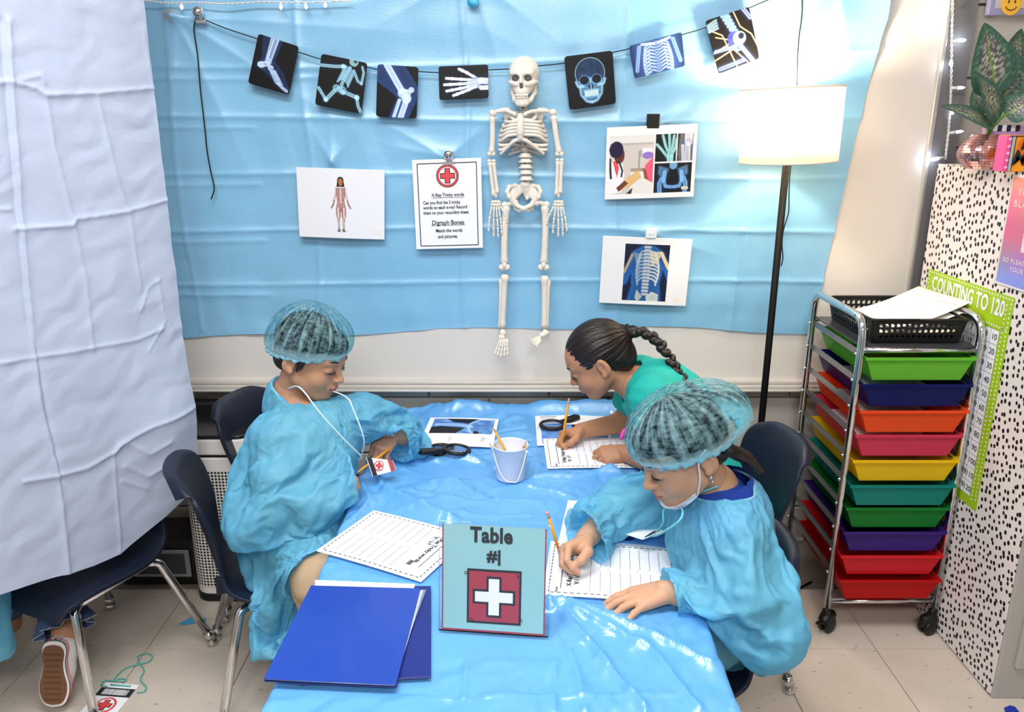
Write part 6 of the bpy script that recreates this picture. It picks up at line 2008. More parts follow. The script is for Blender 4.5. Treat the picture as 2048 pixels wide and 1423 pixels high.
# spine
def vert(c, w, h, name='vertebra'):
    MB().lathe([(0, -h / 2), (w * .7, -h / 2), (w, -h * .42), (w * .80, 0), (w, h * .42), (w * .7, h / 2), (0, h / 2)], c, 18).build(name, M_bone, sk)
for k in range(5): vert(Sk(238 + 1.0 * k, 246 + 14 * k, .006), .0115 if k != 2 else .0135, .0088)
for k in range(8): vert(Sk(246, 318 + 22 * k, .022), .0125, .0135)
for k, cy in enumerate((497, 520, 546, 572, 600)):
    c = Sk(250 + k, cy, .012)
    MB().lathe([(0, -.0075), (.018, -.0075), (.0225, -.005), (.0225, -.003), (.016, .0), (.0175, .0045), (0, .0085)], c, 20).build('vertebra', M_bone, sk)
MB().tube([Sk(246, 240, .014), Sk(247, 330, .026), Sk(249, 480, .022), Sk(254, 625, .012)], .0085, 10).build('spine_rod', M_bone, sk)
b = MB()
for cx, cy, dy in ((238, 284, -.009), (249, 447, .008), (249, 533, -.006), (250, 612, -.006)): b.ball(Sk(cx, cy, dy), .0026, 10, 6)
b.build('screw_hole', M_black, sk)
# sternum
st_ = [Sk(226, 312, -.030), Sk(227, 335, -.034), Sk(227, 380, -.038), Sk(227, 412, -.036), Sk(228, 434, -.032)]
MB().tube(spline(st_, 5), [.0085 + .0 * i if i < 3 else .0105 for i in range(8)] + [.0115] * 6 + [.0095] * 4 + [.0065, .005, .004], 14, flat=.0 + 1.0).build('sternum', M_bone, sk)
CXs = lambda s: 242 + s
for s in (-1, 1):
    # clavicle and shoulder blade
    end = 112 if s < 0 else 358
    MB().tube(spline([Sk(226 + s * 16, 316, -.032), Sk(226 + s * 50, 300, -.028), Sk(242 + s * 90, 297, -.012), Sk(end - s * 3, 300, -.002)], 6), [.0052] * 10 + [.006] * 9, 10).build('clavicle', M_bone, sk)
    MB().tube(spline([Sk(242 + s * 62, 292, .018), Sk(242 + s * 92, 290, .016), Sk(end, 302, .004)], 5), .005, 9).build('scapula_spine', M_bone, sk)
    MB().prism([Sk(242 + s * 60, 304, .032), Sk(242 + s * 96, 302, .022), Sk(242 + s * 84, 345, .030), Sk(242 + s * 74, 372, .034), Sk(242 + s * 66, 340, .034)], (0, .004, 0)).build('scapula', M_bone, sk, bevel=.0015)
    W = [58, 78, 90, 97, 102, 105, 107, 106]
    for k in range(8):
        yf = 326 + 15.5 * k; ys = 330 + 21 * k
        c0_ = 236
        if k < 6:
            st = Sk(227 + s * 15, yf, -.034)
        else:
            t_ = (k - 5) / 3.2; st = Sk(228 + s * (14 + 88 * t_), 430 + 58 * t_, -.033 + .018 * t_)
        w = W[k]; cc_ = 240
        P = [st, Sk(cc_ + s * w * .62, yf - 3 + (8 if k < 6 else 0) + (26 if k >= 6 else 0) * .4, -.038 + (.004 * k if k > 5 else 0)) if k < 6 else st * .5 + Sk(cc_ + s * w, ys, -.004) * .5, Sk(cc_ + s * w * .95, ys - 4, -.018), Sk(cc_ + s * w, ys - 8, .002), Sk(cc_ + s * w * .8, ys - 22, .024), Sk(cc_ + s * w * .35, ys - 28, .034), Sk(247 + s * 8, ys - 18, .028)]
        if k == 0: P = [Sk(227 + s * 14, 336, -.034), Sk(240 + s * 40, 338, -.030), Sk(240 + s * 58, 318, -.008), Sk(240 + s * 50, 305, .016), Sk(247 + s * 9, 308, .024)]
        MB().tube(spline(P, 6), .0048, 9).build('rib', M_bone, sk)
    MB().tube(spline([Sk(228 + s * 4, 424, -.034), Sk(228 + s * 30, 434, -.033), Sk(234 + s * 70, 466, -.022), Sk(236 + s * 98, 492, -.012)], 6), [.0058] * 8 + [.0050] * 6 + [.0046] * 5, 9).build('costal_arch', M_bone, sk)
    for cy, w, dy_ in ((462, 62, 14), (482, 74, 12)):
        MB().tube(spline([Sk(249 + s * 8, cy - 8, .026), Sk(249 + s * w * .6, cy + 2, .030), Sk(249 + s * w, cy + dy_, .020)], 6), .0042, 8).build('floating_rib', M_bone, sk)
# pelvis
def SL(p): return tuple(p)
pc0 = Sk(243, 690, 0)
px2 = lambda cx, cy, dy=0.0: tuple(Sk(cx, cy, dy))
lo = Sk(140, 775, -.05); hi = Sk(345, 612, .045)
sd = SDF((min(lo.x, hi.x), SKY - .05, min(lo.z, hi.z)), (max(lo.x, hi.x), SKY + .046, max(lo.z, hi.z)), .0016)
for s in (-1, 1):
    A = lambda d, cy, dy: px2(243 + s * d, cy, dy)
    # wing of the hip bone: a bowl-like shell along its crest
    sd.chain([A(18, 640, .020), A(40, 634, .014), A(66, 640, -.002), A(76, 662, -.012), A(66, 686, -.014)], [.006, .0055, .0055, .0055, .006], .006)
    sd.chain([A(22, 652, .022), A(46, 658, .016), A(58, 676, .002)], [.008, .008, .008], .010)
    sd.chain([A(18, 664, .022), A(34, 676, .018), A(48, 694, .004)], [.008, .008, .009], .010)
    sd.chain([A(66, 686, -.014), A(50, 702, -.006), A(40, 716, -.006), A(24, 728, -.014), A(6, 736, -.018)], [.006, .009, .0075, .0058, .0062], .006)
    sd.chain([A(44, 712, .002), A(36, 738, .004), A(18, 748, -.008), A(5, 742, -.016)], [.0065, .006, .0052, .0058], .005)
sd.chain([px2(250, 628, .014), px2(254, 650, .020), px2(258, 676, .022), px2(258, 694, .014)], [.015, .013, .009, .005], .006)
V, F = sd.mesh(1); put('pelvis', fast_mesh('pelvis', V, F), sk, M_bone)
def longbone(a, b, r, ra, rb, name, bow=0.0, n=16, par=None):
    r *= 1.16
    a = Vector(a); b = Vector(b); P = []; R = []
    for i in range(n + 1):
        t = i / n
        P.append(a + (b - a) * t + Vector((bow * math.sin(math.pi * t), 0, 0)))
        e = ra * math.exp(-(t / .09) ** 2) + rb * math.exp(-((1 - t) / .09) ** 2)
        R.append(r + e if 0 < i < n else (r + e) * .55)
    return MB().tube(P, R, 12).build(name, M_bone, par or sk)
def hand_bones(w, spread, down, name):
    """w: wrist point; a fan of five fingers hanging down"""
    cm = MB()
    for dx, dz in ((-.009, -.012), (0, -.011), (.009, -.012), (-.011, -.020), (-.004, -.021), (.004, -.021), (.011, -.020)): cm.ball(w + Vector((dx, -.002, dz)), (.0058, .0055, .0055), 10, 7)
    o = cm.build(name, M_bone, sk)
    for k, (x0, ang, L) in enumerate(spread):
        P0 = w + Vector((x0, -.002, -.025)); d = Vector((math.sin(ang), -.12, -math.cos(ang))).normalized()
        f = MB(); p = P0
        for i, fr_ in enumerate((.40, .27, .19, .14)):
            q = p + d * L * fr_
            f.tube([p, p + d * L * fr_ * .15, p + d * L * fr_ * .5, q - d * L * fr_ * .15, q], [.0026, .0036, .0023, .0033, .0024], 8)
            p = q + d * .0012; d = (d + Vector((-math.sin(ang) * .25, .02, 0))).normalized()
        f.build('finger', M_bone, o)
for sh_, el0, el1, wr, s in (((100, 322), (97, 488), (97, 540), (115, 668), -1), ((378, 318), (403, 488), (405, 535), (398, 668), 1)):
    longbone(Sk(*sh_, -.004), Sk(*el0, -.004), .0068, .0050, .0048, 'humerus', bow=-.002 * s)
    a_ = Sk(sh_[0] - s * (-4), sh_[1] - 10, -.004)
    MB().ball(Sk(sh_[0] - s * 2, sh_[1] - 14, -.004), .0105, 14, 9).tube([Sk(sh_[0] - s * 18, sh_[1] - 14, -.002), Sk(sh_[0], sh_[1] - 14, -.004)], .0085, 12).build('shoulder_joint', M_bone, sk)
    ej = MB()
    for dx in (-9, 9): ej.ball(Sk(el0[0] + dx, el0[1] + 4, -.004), (.0075, .009, .0075), 12, 8)
    for dx in (-10, 10): ej.ball(Sk(el1[0] + dx, el1[1] - 16, -.004), (.0070, .0085, .0060), 12, 8)
    ej.build('elbow_joint', M_bone, sk)
    longbone(Sk(el1[0] - 9, el1[1] - 14, -.004), Sk(wr[0] - 8, wr[1] + (14 if s < 0 else 10), -.006), .0048, .0034, .0040, 'ulna')
    longbone(Sk(el1[0] + 9, el1[1] - 14, -.004), Sk(wr[0] + 9, wr[1] + 2, -.006), .0048, .0030, .0036, 'radius')
    wpt = Sk(wr[0] + 2, wr[1] + 22, -.008)
    MB().tube([Sk(wr[0] + 2, wr[1] + 2, -.006), wpt], .0036, 8).build('wrist_peg', M_bone, sk)
    if s < 0: hand_bones(wpt, ((-.013, -.18, .072), (-.006, -.02, .088), (.001, .08, .090), (.008, .16, .080), (.014, .50, .050)), 1, 'hand')
    else: hand_bones(wpt, ((-.014, -.50, .056), (-.008, -.14, .078), (-.001, .02, .088), (.006, .13, .086), (.012, .26, .072)), 1, 'hand')
for hip, hx, kn, kn2, an, s in (((165, 722), (203, 712), (155, 990), (155, 1052), (145, 1276), -1), ((338, 720), (300, 712), (332, 990), (340, 1058), (336, 1276), 1)):
    longbone(Sk(*hip, -.004), Sk(*kn, -.008), .0090, .0052, .0045, 'femur', bow=.003 * s)
    MB().tube([Sk(*hx, -.006), Sk((hip[0] + hx[0]) / 2, hip[1] - 8, -.005), Sk(hip[0], hip[1] + 4, -.004)], [.0085, .0060, .0100], 12).ball(Sk(*hx, -.006), .0105, 14, 9).ball(Sk(hip[0] + s * 8, hip[1], -.004), .0105, 12, 8).build('hip_joint', M_bone, sk)
    kj = MB()
    for dx in (-12, 12): kj.ball(Sk(kn[0] + dx, kn[1] + 14, -.008), (.0105, .012, .0105), 14, 9)
    kj.ball(Sk(kn[0], kn[1] + 4, -.016), (.008, .006, .009), 12, 8).build('knee_joint', M_bone, sk)
    longbone(Sk(kn2[0] - 3 * s, kn2[1] - 16, -.006), Sk(an[0], an[1], -.008), .0082, .0075, .0042, 'tibia')
    longbone(Sk(kn2[0] + s * 16, kn2[1] + 2, -.004), Sk(an[0] + s * 11, an[1] + 2, -.006), .0042, .0032, .0034, 'fibula')
    MB().tube([Sk(an[0], an[1] + 2, -.008), Sk(an[0] + 2, an[1] + 24, -.010)], .0042, 8).build('ankle_peg', M_bone, sk)
def foot_bones(a, dirs, name, hl):
    c = MB()
    for p, r in hl: c.ball(p, r, 12, 8)
    o = c.build(name, M_bone, sk)
    for p, d, L in dirs:
        p = Vector(p); d = Vector(d).normalized(); f = MB()
        for fr_ in (.50, .26, .24):
            q = p + d * L * fr_
            f.tube([p, p + d * L * fr_ * .15, p + d * L * fr_ * .5, q - d * L * fr_ * .12, q], [.0030, .0040, .0027, .0038, .0026], 8); p = q + d * .001
        f.build('toe', M_bone, o)
fa = Sk(148, 1300, -.012)
foot_bones(fa, [((fa.x - .008 + .0055 * k, fa.y - .012, fa.z - .016), (-.42 + .11 * k, -.55, -1.0), .058 - .003 * abs(k - 2)) for k in range(5)], 'foot', [((fa.x, fa.y, fa.z), (.011, .012, .012)), ((fa.x - .004, fa.y - .008, fa.z - .012), (.012, .010, .009)), ((fa.x + .003, fa.y + .014, fa.z - .004), (.008, .012, .009))])
fb = Sk(340, 1300, -.012)
foot_bones(fb, [((fb.x - .016, fb.y - .016 - .004 * k, fb.z - .006 - .002 * k), (-.75 + .12 * k, -.62 - .1 * k, -.15), .040 + .003 * k) for k in range(5)], 'foot', [((fb.x, fb.y, fb.z), (.012, .012, .011)), ((fb.x - .010, fb.y - .010, fb.z - .004), (.012, .011, .009)), ((fb.x + .006, fb.y + .014, fb.z - .004), (.009, .012, .009))])
# hook line that carries it
MB().tube([Sk(247, 66, .004), Sk(247, 52, .024)], .0012, 6).build('hanging_loop', M_chrome, sk)
# ------------------------------------------------------------------ people
def skin_mat(name, c, sss=.12):
    m = mat(name, c, .48, spec=.4, bump=.06, bscale=700)
    b = m.node_tree.nodes['Principled BSDF']
    b.inputs['Subsurface Weight'].default_value = sss
    b.inputs['Subsurface Radius'].default_value = (.012, .005, .003)
    b.inputs['Subsurface Scale'].default_value = 1.0
    return m
M_skinA = skin_mat('skin_tan', '#b98a6c'); M_skinB = skin_mat('skin_warm', '#c79878'); M_skinC = skin_mat('skin_brown', '#b98463')
M_lipA = mat('lips', '#b8655c', .4); M_lash = mat('lash_dark', '#17110f', .6); M_brow = mat('brow_dark', '#2b1d17', .8)
M_hairK = mat('hair_black', '#15110f', .42, bump=.5, bscale=160, stretch=(1, 1, 6)); M_hairB = mat('hair_brown', '#1d120e', .32, bump=.35, bscale=90, stretch=(1, 5, 5))
M_gown = film('gown_fabric', '#7ed4f4', transl=.34, clear=.27, rough=.5, gloss=.10, bump=.22, bscale=330, tcolor='#7fd8f2', crease=.85, cscale=10)
M_cap = film('cap_fabric', '#aedde4', transl=.35, clear=.4, rough=.55, gloss=.10, bump=.3, bscale=300, op_attr='clear')
M_capband = film('cap_band', '#9cdcec', transl=.30, clear=.08, rough=.55, gloss=.10, bump=.3, bscale=300)
M_navyshirt = mat('navy_shirt', '#1c3f9c', .8); M_darkshirt = mat('dark_shirt', '#1b2f63', .8); M_teal = mat('teal_shirt', '#12a79b', .75, bump=.12, bscale=500)
M_khaki = mat('khaki_cloth', '#b79c7c', .8, bump=.15, bscale=500); M_denim = mat('denim', '#46597c', .8, bump=.3, bscale=420, vary=.18, vscale=30); M_blackp = mat('dark_trousers', '#1d2230', .8)

def head_sdf(neck_to=(0, -.035, -.16), neck_r=.040, ear=(1, 1), mouth_open=0.0):
    sd = SDF((-.10, -.115, -.19), (.10, .125, .125), .0023)
    sd.ell((0, -.012, .030), (.0735, .088, .076))
    sd.ell((0, .030, -.030), (.0570, .052, .062), .030)
    sd.ell((0, .048, .028), (.052, .034, .040), .025)                              # forehead
    for s in (-1, 1):
        sd.ell((s * .032, .052, -.034), (.026, .024, .026), .018)                  # cheeks
        sd.cap((s * .050, .004, -.048), (s * .022, .056, -.080), .018, .017, .022)  # jaw
    sd.ell((0, .066, -.083), (.017, .015, .013), .018)                             # chin
    for s in (-1, 1):
        sd.ell((s * .031, .094, .002), (.020, .017, .0135), .014, op='s')          # eye hollow
        sd.ell((s * .030, .0695, .0005), (.0165, .0130, .0125), .004)               # closed lid over the eyeball
        sd.cap((s * .012, .083, .022), (s * .045, .068, .021), .005, .004, .012)    # brow
    sd.cap((0, .079, .010), (0, .094, -.022), .0070, .0085, .010)
    sd.ell((0, .0975, -.0265), (.0098, .0095, .0085), .006)
    for s in (-1, 1):
        sd.ell((s * .0095, .0885, -.0290), (.0070, .0080, .0062), .005)
        sd.ell((s * .0052, .0965, -.0345), (.0026, .0040, .0025), .002, op='s')
    sd.ell((0, .080, -.052), (.022, .010, .015), .012)
    sd.chain([(-.0205, .0775, -.0525), (-.007, .0885, -.0500), (0, .0885, -.0510), (.007, .0885, -.0500), (.0205, .0775, -.0525)], [.0026, .0050, .0048, .0050, .0026], .003)
    sd.chain([(-.018, .0780, -.0575), (0, .0872, -.0620), (.018, .0780, -.0575)], [.0028, .0058, .0028], .003)
    sd.cap((-.017, .0845, -.0555), (.017, .0845, -.0555), .0012 + mouth_open, op='s', k=.0015)
    for s in (-1, 1):
        if not ear[0 if s < 0 else 1]: continue
        R = Matrix.Rotation(s * .35, 4, 'Z') @ Matrix.Rotation(-.15, 4, 'X')
        sd.ell((s * .0765, -.014, -.006), (.0080, .0175, .0275), .005, R)
        sd.ell((s * .0835, -.009, -.002), (.0055, .0095, .0165), .003, R, op='s')
        sd.ell((s * .0775, -.006, -.026), (.0065, .0085, .0085), .004)
    sd.cap((0, -.022, -.050), neck_to, neck_r, neck_r * 1.05, .022)
    return sd

def head_mesh(M, lip=True, **k):
    V, F = head_sdf(**k).mesh(1)
    c = V[F].mean(1)
    mi = np.zeros(len(F), int)
    rr = ((c[:, 0] / .0205) ** 2 + ((c[:, 2] + .0555) / (.0105 - .006 * np.clip(np.abs(c[:, 0]) / .02, 0, 1))) ** 2)
    mi[(rr < 1) & (c[:, 1] > .070)] = 1
    return xf(M, V), F, mi

def face_details(M, par, hairm):
    """brows, lashes: small strands laid on the face"""
    for s in (-1, 1):
        b = MB(); b.tube([M @ Vector(p) for p in ((s * .0125, .0835, -.0015), (s * .0215, .0855, -.0052), (s * .031, .0832, -.0062), (s * .040, .0765, -.0045), (s * .0455, .0700, -.0010))], [.0010, .0016, .0019, .0019, .0009], 6)
        for k in range(9):
            t = k / 8; x = .017 + .027 * t
            y = .0855 - .013 * t ** 2; z = -.0058 + .003 * t ** 2
            b.tube([M @ Vector((s * x, y, z)), M @ Vector((s * (x + .003 * t), y + .0050, z - .0042))], [.0006, .0002], 4)
        b.build('eyelashes', M_lash, par)
        b = MB()
        b.tube([M @ Vector(p) for p in ((s * .011, .0872, .0195), (s * .024, .0855, .0265), (s * .038, .0775, .0270), (s * .048, .0675, .0225))], [.0012, .0024, .0022, .0008], 6)
        b.build('eyebrow', M_brow, par)

def hair_cap(M, par, m, front=.045, name='hair', back=True):
    """hair close to the skull, open at the face"""
    sd = SDF((-.10, -.125, -.10), (.10, .11, .125), .0028)
    sd.ell((0, -.016, .033), (.0790, .0920, .0800)).ell((0, .030, .054), (.060, .058, .036), .01)
    sd.ell((0, -.055, -.020), (.058, .040, .045), .02)
    sd.ell((0, .100, -.045), (.075, .070, .074), .012, op='s')
    for s in (-1, 1): sd.ell((s * .082, .010, -.030), (.03, .040, .040), .010, op='s')
    V, F = sd.mesh(1)
    return put(name, fast_mesh(name, xf(M, V), F), par, m)

def bouffant(M, par, R=(.100, .116, .094), c=(0, -.018, .040), tilt=.30, squash=0.0, seed=1, clear=.55, lopsided=(0, 0, 0)):
    """puffed elastic cap: crown bulges out and is gathered into a band round the head; 'clear' lets the hair show"""
    nt_, ns = 260, 90
    th = np.linspace(0, 2 * np.pi, nt_)[None, :] + np.zeros((ns, 1)); s = np.linspace(0, 1, ns)[:, None] + np.zeros((1, nt_))
    rs = np.random.RandomState(seed)
    a = s * 2.02                                        # polar angle from the top; past the equator it tucks in
    rad = np.sin(a) ** .92
    up = np.cos(a)
    rim = np.clip((s - .90) / .10, 0, 1)
    rad = rad * (1 - .06 * rim)
    q = np.stack([np.cos(th).ravel() * 2.2, np.sin(th).ravel() * 2.2, s.ravel() * 1.2 + seed], 1)
    lump = pn(q).reshape(s.shape) * .07
    pl = np.zeros(s.shape)
    for k in range(5):
        n = rs.randint(11, 46); pl += np.abs(((th * n / (2 * np.pi) + rs.rand() + .25 * np.sin(s * 5 + k)) % 1) - .5) * (1.6 / 5)
    pl = (pl - .4)
    puck = .055 * pl * np.clip(s * 1.6, 0, 1) + .03 * pl * rim
    k_ = 1 + lump * np.sin(a * .9) + puck
    X = c[0] + R[0] * rad * np.cos(th) * k_; Y = c[1] + R[1] * rad * np.sin(th) * k_; Z = c[2] + R[2] * np.where(up > 0, up, up * .85) * (1 + lump * .5)
    X += lopsided[0] * np.sin(np.clip(a, 0, 1.57)) * (1 - rim); Y += lopsided[1] * np.clip(np.cos(th - np.pi * 1.5), 0, 1) * np.sin(a) * (1 - rim); Z += lopsided[2] * np.clip(np.cos(th - np.pi * 1.5), 0, 1) * (1 - rim)
    Z += tilt * (Y - c[1]) * np.clip(s, 0, 1) ** 1.5 + .003 * np.sin(th * 23) * rim
    Y2 = Y
    w = pn(np.stack([th.ravel() * 9, s.ravel() * 34, 0 * th.ravel() + seed], 1)).reshape(s.shape)
    st = pn(np.stack([th.ravel() * 30, s.ravel() * 4, 0 * th.ravel() + 3 + seed], 1)).reshape(s.shape)
    cl = clear + .30 * w + .35 * st - .75 * np.clip(pl * 2.2, 0, 1)
    cl = cl * (1 - np.clip((s - .78) / .14, 0, 1) * .92)
    P = np.stack([X.ravel(), Y2.ravel(), Z.ravel()], 1)
    P = xf(M, P)
    o = gridmesh('hair_net', P[:, 0].reshape(s.shape), P[:, 1].reshape(s.shape), P[:, 2].reshape(s.shape), M_cap, par, None, {'clear': np.clip(cl, 0, 1).reshape(-1, 1)})
    # ruffled elastic band
    ring = P.reshape(ns, nt_, 3)[-2]
    pts = []
    for i in range(0, nt_ - 1, 2):
        pts.append(Vector(ring[i]) + Vector((0, 0, .0022 * ((i // 2) % 2))))
    rr = [.0052 + .0018 * math.sin(i * 1.9) for i in range(len(pts))]
    MB().tube(pts, rr, 8, closed=True).build('elastic_band', M_capband, o)
    return o

def hand_sdf(sgn, curls, spread=(-.16, -.03, .08, .2), thumb=None, size=1.0, arm=.10, arm_r=.024, h=.0019, arm_dir=(0, -1, .0)):
    """local: +y to the fingers, +z back of the hand; thumb on the x side given by sgn; curls: 4 x (mcp, pip, dip) radians"""
    lo = (-.10, -arm - .03, -.095); hi = (.10, .145, .085)
    sd = SDF(lo, hi, h)
    K = [(.0215, .055, .001), (.0070, .059, .003), (-.0075, .056, .001), (-.0205, .049, -.003)]
    L = [(.029, .019, .015), (.032, .021, .016), (.029, .019, .015), (.023, .015, .013)]
    r0 = (.0082, .0084, .0080, .0072)
    ad = Vector(arm_dir).normalized()
    sd.chain([(0, 0, -.002), tuple(ad * arm * .4 + Vector((0, 0, -.002))), tuple(ad * arm)], [.0185, .0205, arm_r], .008)
    for i, (kx, ky, kz) in enumerate(K):
        kx *= sgn
        sd.cap((kx * .55, .004, -.003), (kx, ky, kz), .0150, .0098, .008)
        d = Vector((sgn * -spread[i], 1, 0)).normalized(); p = Vector((kx, ky, kz)); an = 0
        side = Vector((0, 0, 1)).cross(d)
        for j in range(3):
            an += curls[i][j]
            dd = d * math.cos(an) + Vector((0, 0, -1)) * math.sin(an)
            q = p + dd * L[i][j]
            rA = r0[i] * (1 - .12 * j); rB = r0[i] * (1 - .12 * (j + 1))
            sd.cap(p, q, rA, rB, .0022)
            p = q
    th = thumb or [(.020, .014, -.008), (.040, .032, -.016), (.046, .056, -.020), (.044, .076, -.020)]
    th = [(sgn * x, y, z) for x, y, z in th]
    sd.chain(th, [.0135, .0110, .0092, .0070], .005)
    sd.ell((sgn * .016, .022, -.012), (.014, .022, .011), .008)
    V, F = sd.mesh(1)
    return V * size, F

def join(parts):
    V = []; F = []; MI = []; n = 0
    for p in parts:
        V.append(p[0]); F.append(p[1] + n); MI.append(p[2] if len(p) > 2 else np.zeros(len(p[1]), int)); n += len(p[0])
    return np.concatenate(V), np.concatenate(F), np.concatenate(MI)

def bbox_sdf(pts, pad, h):
    a = np.array([list(p) for p in pts]); return SDF(a.min(0) - pad, a.max(0) + pad, h)

def wrinkle(V, F, amp, freq, seed, rings=(), keep=None, fine=.35, passes=1):
    """crumple the cloth along its normals; rings: (point, axis, radius, amp, period) ring folds round a joint"""
    N = normals(V, F)
    d = amp * crumple(V, freq, seed) + amp * fine * crumple(V, freq * 2.4, seed + 9) + amp * .7 * pn(V * freq * .8 + seed)
    for p, ax, rad, am, per in rings:
        p = np.array(p); ax = np.array(ax, float); ax /= np.linalg.norm(ax)
        w = V - p; r = np.linalg.norm(w, axis=1)
        t = w @ ax + .25 * rad * pn(V * 14 + seed)
        tri = np.abs(((t / per) % 1) - .5) * 4 - 1
        d += am * tri * np.clip(1 - r / rad, 0, 1)
    if keep is not None: d = d * keep(V)
    return V + N * d[:, None]

def cloth_part(sd, name, m, par, amp, freq, seed, rings=(), smooth=2, keep=None, fine=.35, shirr=None):
    V, F = sd.mesh(smooth)
    V = wrinkle(V, F, amp, freq, seed, rings, keep, fine)
    return put(name, fast_mesh(name, V, F), par, m)

V3 = Vector
# ---- the boy at the left ------------------------------------------------------------
boy = thing('person', 'child in blue gown and hair net holding a pencil at left', 'person', (-.60, 1.88, 0))
hd = V3((-.522, 1.955, .895))
bf = V3((.90, -.30, -.34)); HB = frame(hd, bf, (.30, -.05, 1))
neck = HB @ V3((0, -.03, -.12)); chest = V3((-.520, 1.905, .640)); pel = V3((-.565, 1.890, .42))
shR, shL = V3((-.600, 1.850, .715)), V3((-.405, 1.985, .720))
elR, wrR = V3((-.590, 1.735, .560)), V3((-.470, 1.785, .618))
elL, wrL = V3((-.310, 2.060, .632)), V3((-.335, 2.030, .640))
knR, knL = V3((-.455, 1.640, .430)), V3((-.375, 1.800, .430))
ftR, ftL = V3((-.47, 1.66, .05)), V3((-.37, 1.82, .05))
sd = bbox_sdf([pel, neck, shR, shL, elR, wrR, elL, knR, knL, ftR, ftL], .12, .0065)
sd.chain([pel, chest, neck], [.078, .083, .046], .04).chain([shL, chest + V3((0, 0, .05)), shR], [.045, .075, .045], .04)
sd.chain([shR, elR, wrR], [.040, .031, .023], .02).chain([shL, elL], [.040, .031], .02)
sd.chain([pel + V3((0, -.05, 0)), knR, ftR], [.070, .050, .035], .03).chain([pel + V3((.02, .05, 0)), knL, ftL], [.070, .050, .035], .03)
bV, bF = sd.mesh(2)
hV, hF, hM = head_mesh(HB, ear=(1, 1), mouth_open=.0008)
ML = frame(wrL, (-.42, -.86, -.28), (.12, -.30, .95))
cu = [(1.05, 1.15, .6), (1.0, 1.25, .7), (.95, 1.3, .7), (.9, 1.3, .7)]
adl = lambda M_, e_: tuple((M_.inverted() @ e_).normalized())
lV, lF = hand_sdf(1, cu, thumb=[(.018, .014, -.010), (.034, .034, -.022), (.030, .054, -.034), (.018, .066, -.040)], size=.98, arm=.06, arm_dir=adl(ML, elL))
MR = frame(wrR, (.86, .42, .02), (-.1, .15, .98))
rV, rF = hand_sdf(-1, [(.5, .9, .5)] * 4, size=.95, arm=.06, arm_dir=adl(MR, elR))
V, F, MI = join([(bV, bF), (hV, hF, hM), (xf(ML, lV), lF), (xf(MR, rV), rF)])
body = put('body', fast_mesh('body', V, F, True, MI), boy, [M_skinA, M_lipA])
face_details(HB, body, M_hairK)
hair_cap(HB, boy, M_hairK)
bouffant(HB, boy, R=(.096, .114, .100), c=(0, -.016, .041), tilt=.27, seed=3, clear=.86)
# hair in front of the ear
MB().tube([HB @ V3(p) for p in ((.070, .012, .030), (.073, .016, .012), (.0715, .014, -.006), (.069, .006, -.022))], [.011, .010, .008, .003], 8).build('side_hair', M_hairK, boy)
MB().tube([HB @ V3(p) for p in ((-.070, .012, .030), (-.073, .016, .012), (-.0715, .014, -.006), (-.069, .006, -.022))], [.011, .010, .008, .003], 8).build('side_hair', M_hairK, boy)
# shirt and trousers
sd = bbox_sdf([pel, neck, shR, shL], .14, .006)
sd.chain([pel, chest, neck + (chest - neck) * .18], [.082, .088, .050], .03).chain([shL, chest + V3((0, 0, .05)), shR], [.048, .074, .048], .03)
V, F = sd.mesh(2); put('shirt', fast_mesh('shirt', V, F), boy, M_darkshirt)
sd = bbox_sdf([pel, knR, knL, ftR, ftL], .13, .006)
sd.chain([pel + V3((0, -.05, 0)), knR, ftR + V3((0, 0, .06))], [.082, .060, .050], .03).chain([pel + V3((.02, .05, 0)), knL, ftL + V3((0, 0, .06))], [.082, .060, .050], .03)
cloth_part(sd, 'trousers', M_khaki, boy, .003, 14, 4)
for f_ in (ftR, ftL):
    MB().tube([f_ + V3((-.05, .02, .0)), f_ + V3((0, 0, .005)), f_ + V3((.06, -.03, -.008)), f_ + V3((.10, -.05, -.012))], [.030, .036, .034, .022], 12).build('shoe', M_black, boy)
# gown
sd = bbox_sdf([pel, neck, shR, shL, elR, wrR, elL, wrL, knR, knL, V3((-.62, 1.70, .15))], .15, .0065)
mR = (shR + elR) / 2 + V3((-.010, -.010, 0))
sd.chain([shR, mR, elR + V3((-.006, -.006, -.006)), (elR + wrR) / 2 + V3((0, -.004, -.010)), wrR + V3((.02, .012, .0)), wrR + V3((.100, .055, .0))], [.062, .066, .070, .068, .066, .062], .022)
sd.ell((-.535, 1.735, .525), (.060, .050, .045), .03)
sd.plane(wrR + V3((.062, .034, .0)), (.86, .45, .05), .14)
sd.chain([shL, (shL + elL) / 2, elL + V3((.01, .015, 0)), wrL + V3((.0, .012, .004)), wrL + V3((-.012, -.030, -.006))], [.064, .072, .072, .056, .048], .022)
sd.plane(wrL + V3((-.006, -.012, -.003)), (-.42, -.86, -.28), .075)
sd.chain([pel + V3((.0, -.0, -.03)), chest, neck + V3((0, 0, -.03)), neck + (hd - neck) * .10], [.098, .100, .058, .056], .03)
sd.chain([shL, chest + V3((0, 0, .045)), shR], [.056, .072, .056], .035)
sd.chain([pel + V3((-.01, -.05, -.01)), (pel + knR) / 2 + V3((0, 0, .01)), knR + V3((-.035, .030, -.0))], [.100, .090, .072], .04)
sd.chain([pel + V3((.03, .05, -.01)), knL + V3((-.06, .0, .01))], [.10, .075], .04)
sd.chain([(pel + knR) / 2 + V3((-.02, -.0, -.02)), V3((-.590, 1.710, .33)), V3((-.585, 1.705, .21)), V3((-.575, 1.700, .12))], [.080, .065, .050, .040], .04)
sd.plane(V3((-.575, 1.70, .185)), (0, 0, -1), .13)
ncut = neck + (hd - neck) * .08; nax = (hd - neck).normalized(); sd.plane(ncut, tuple(nax), .086)
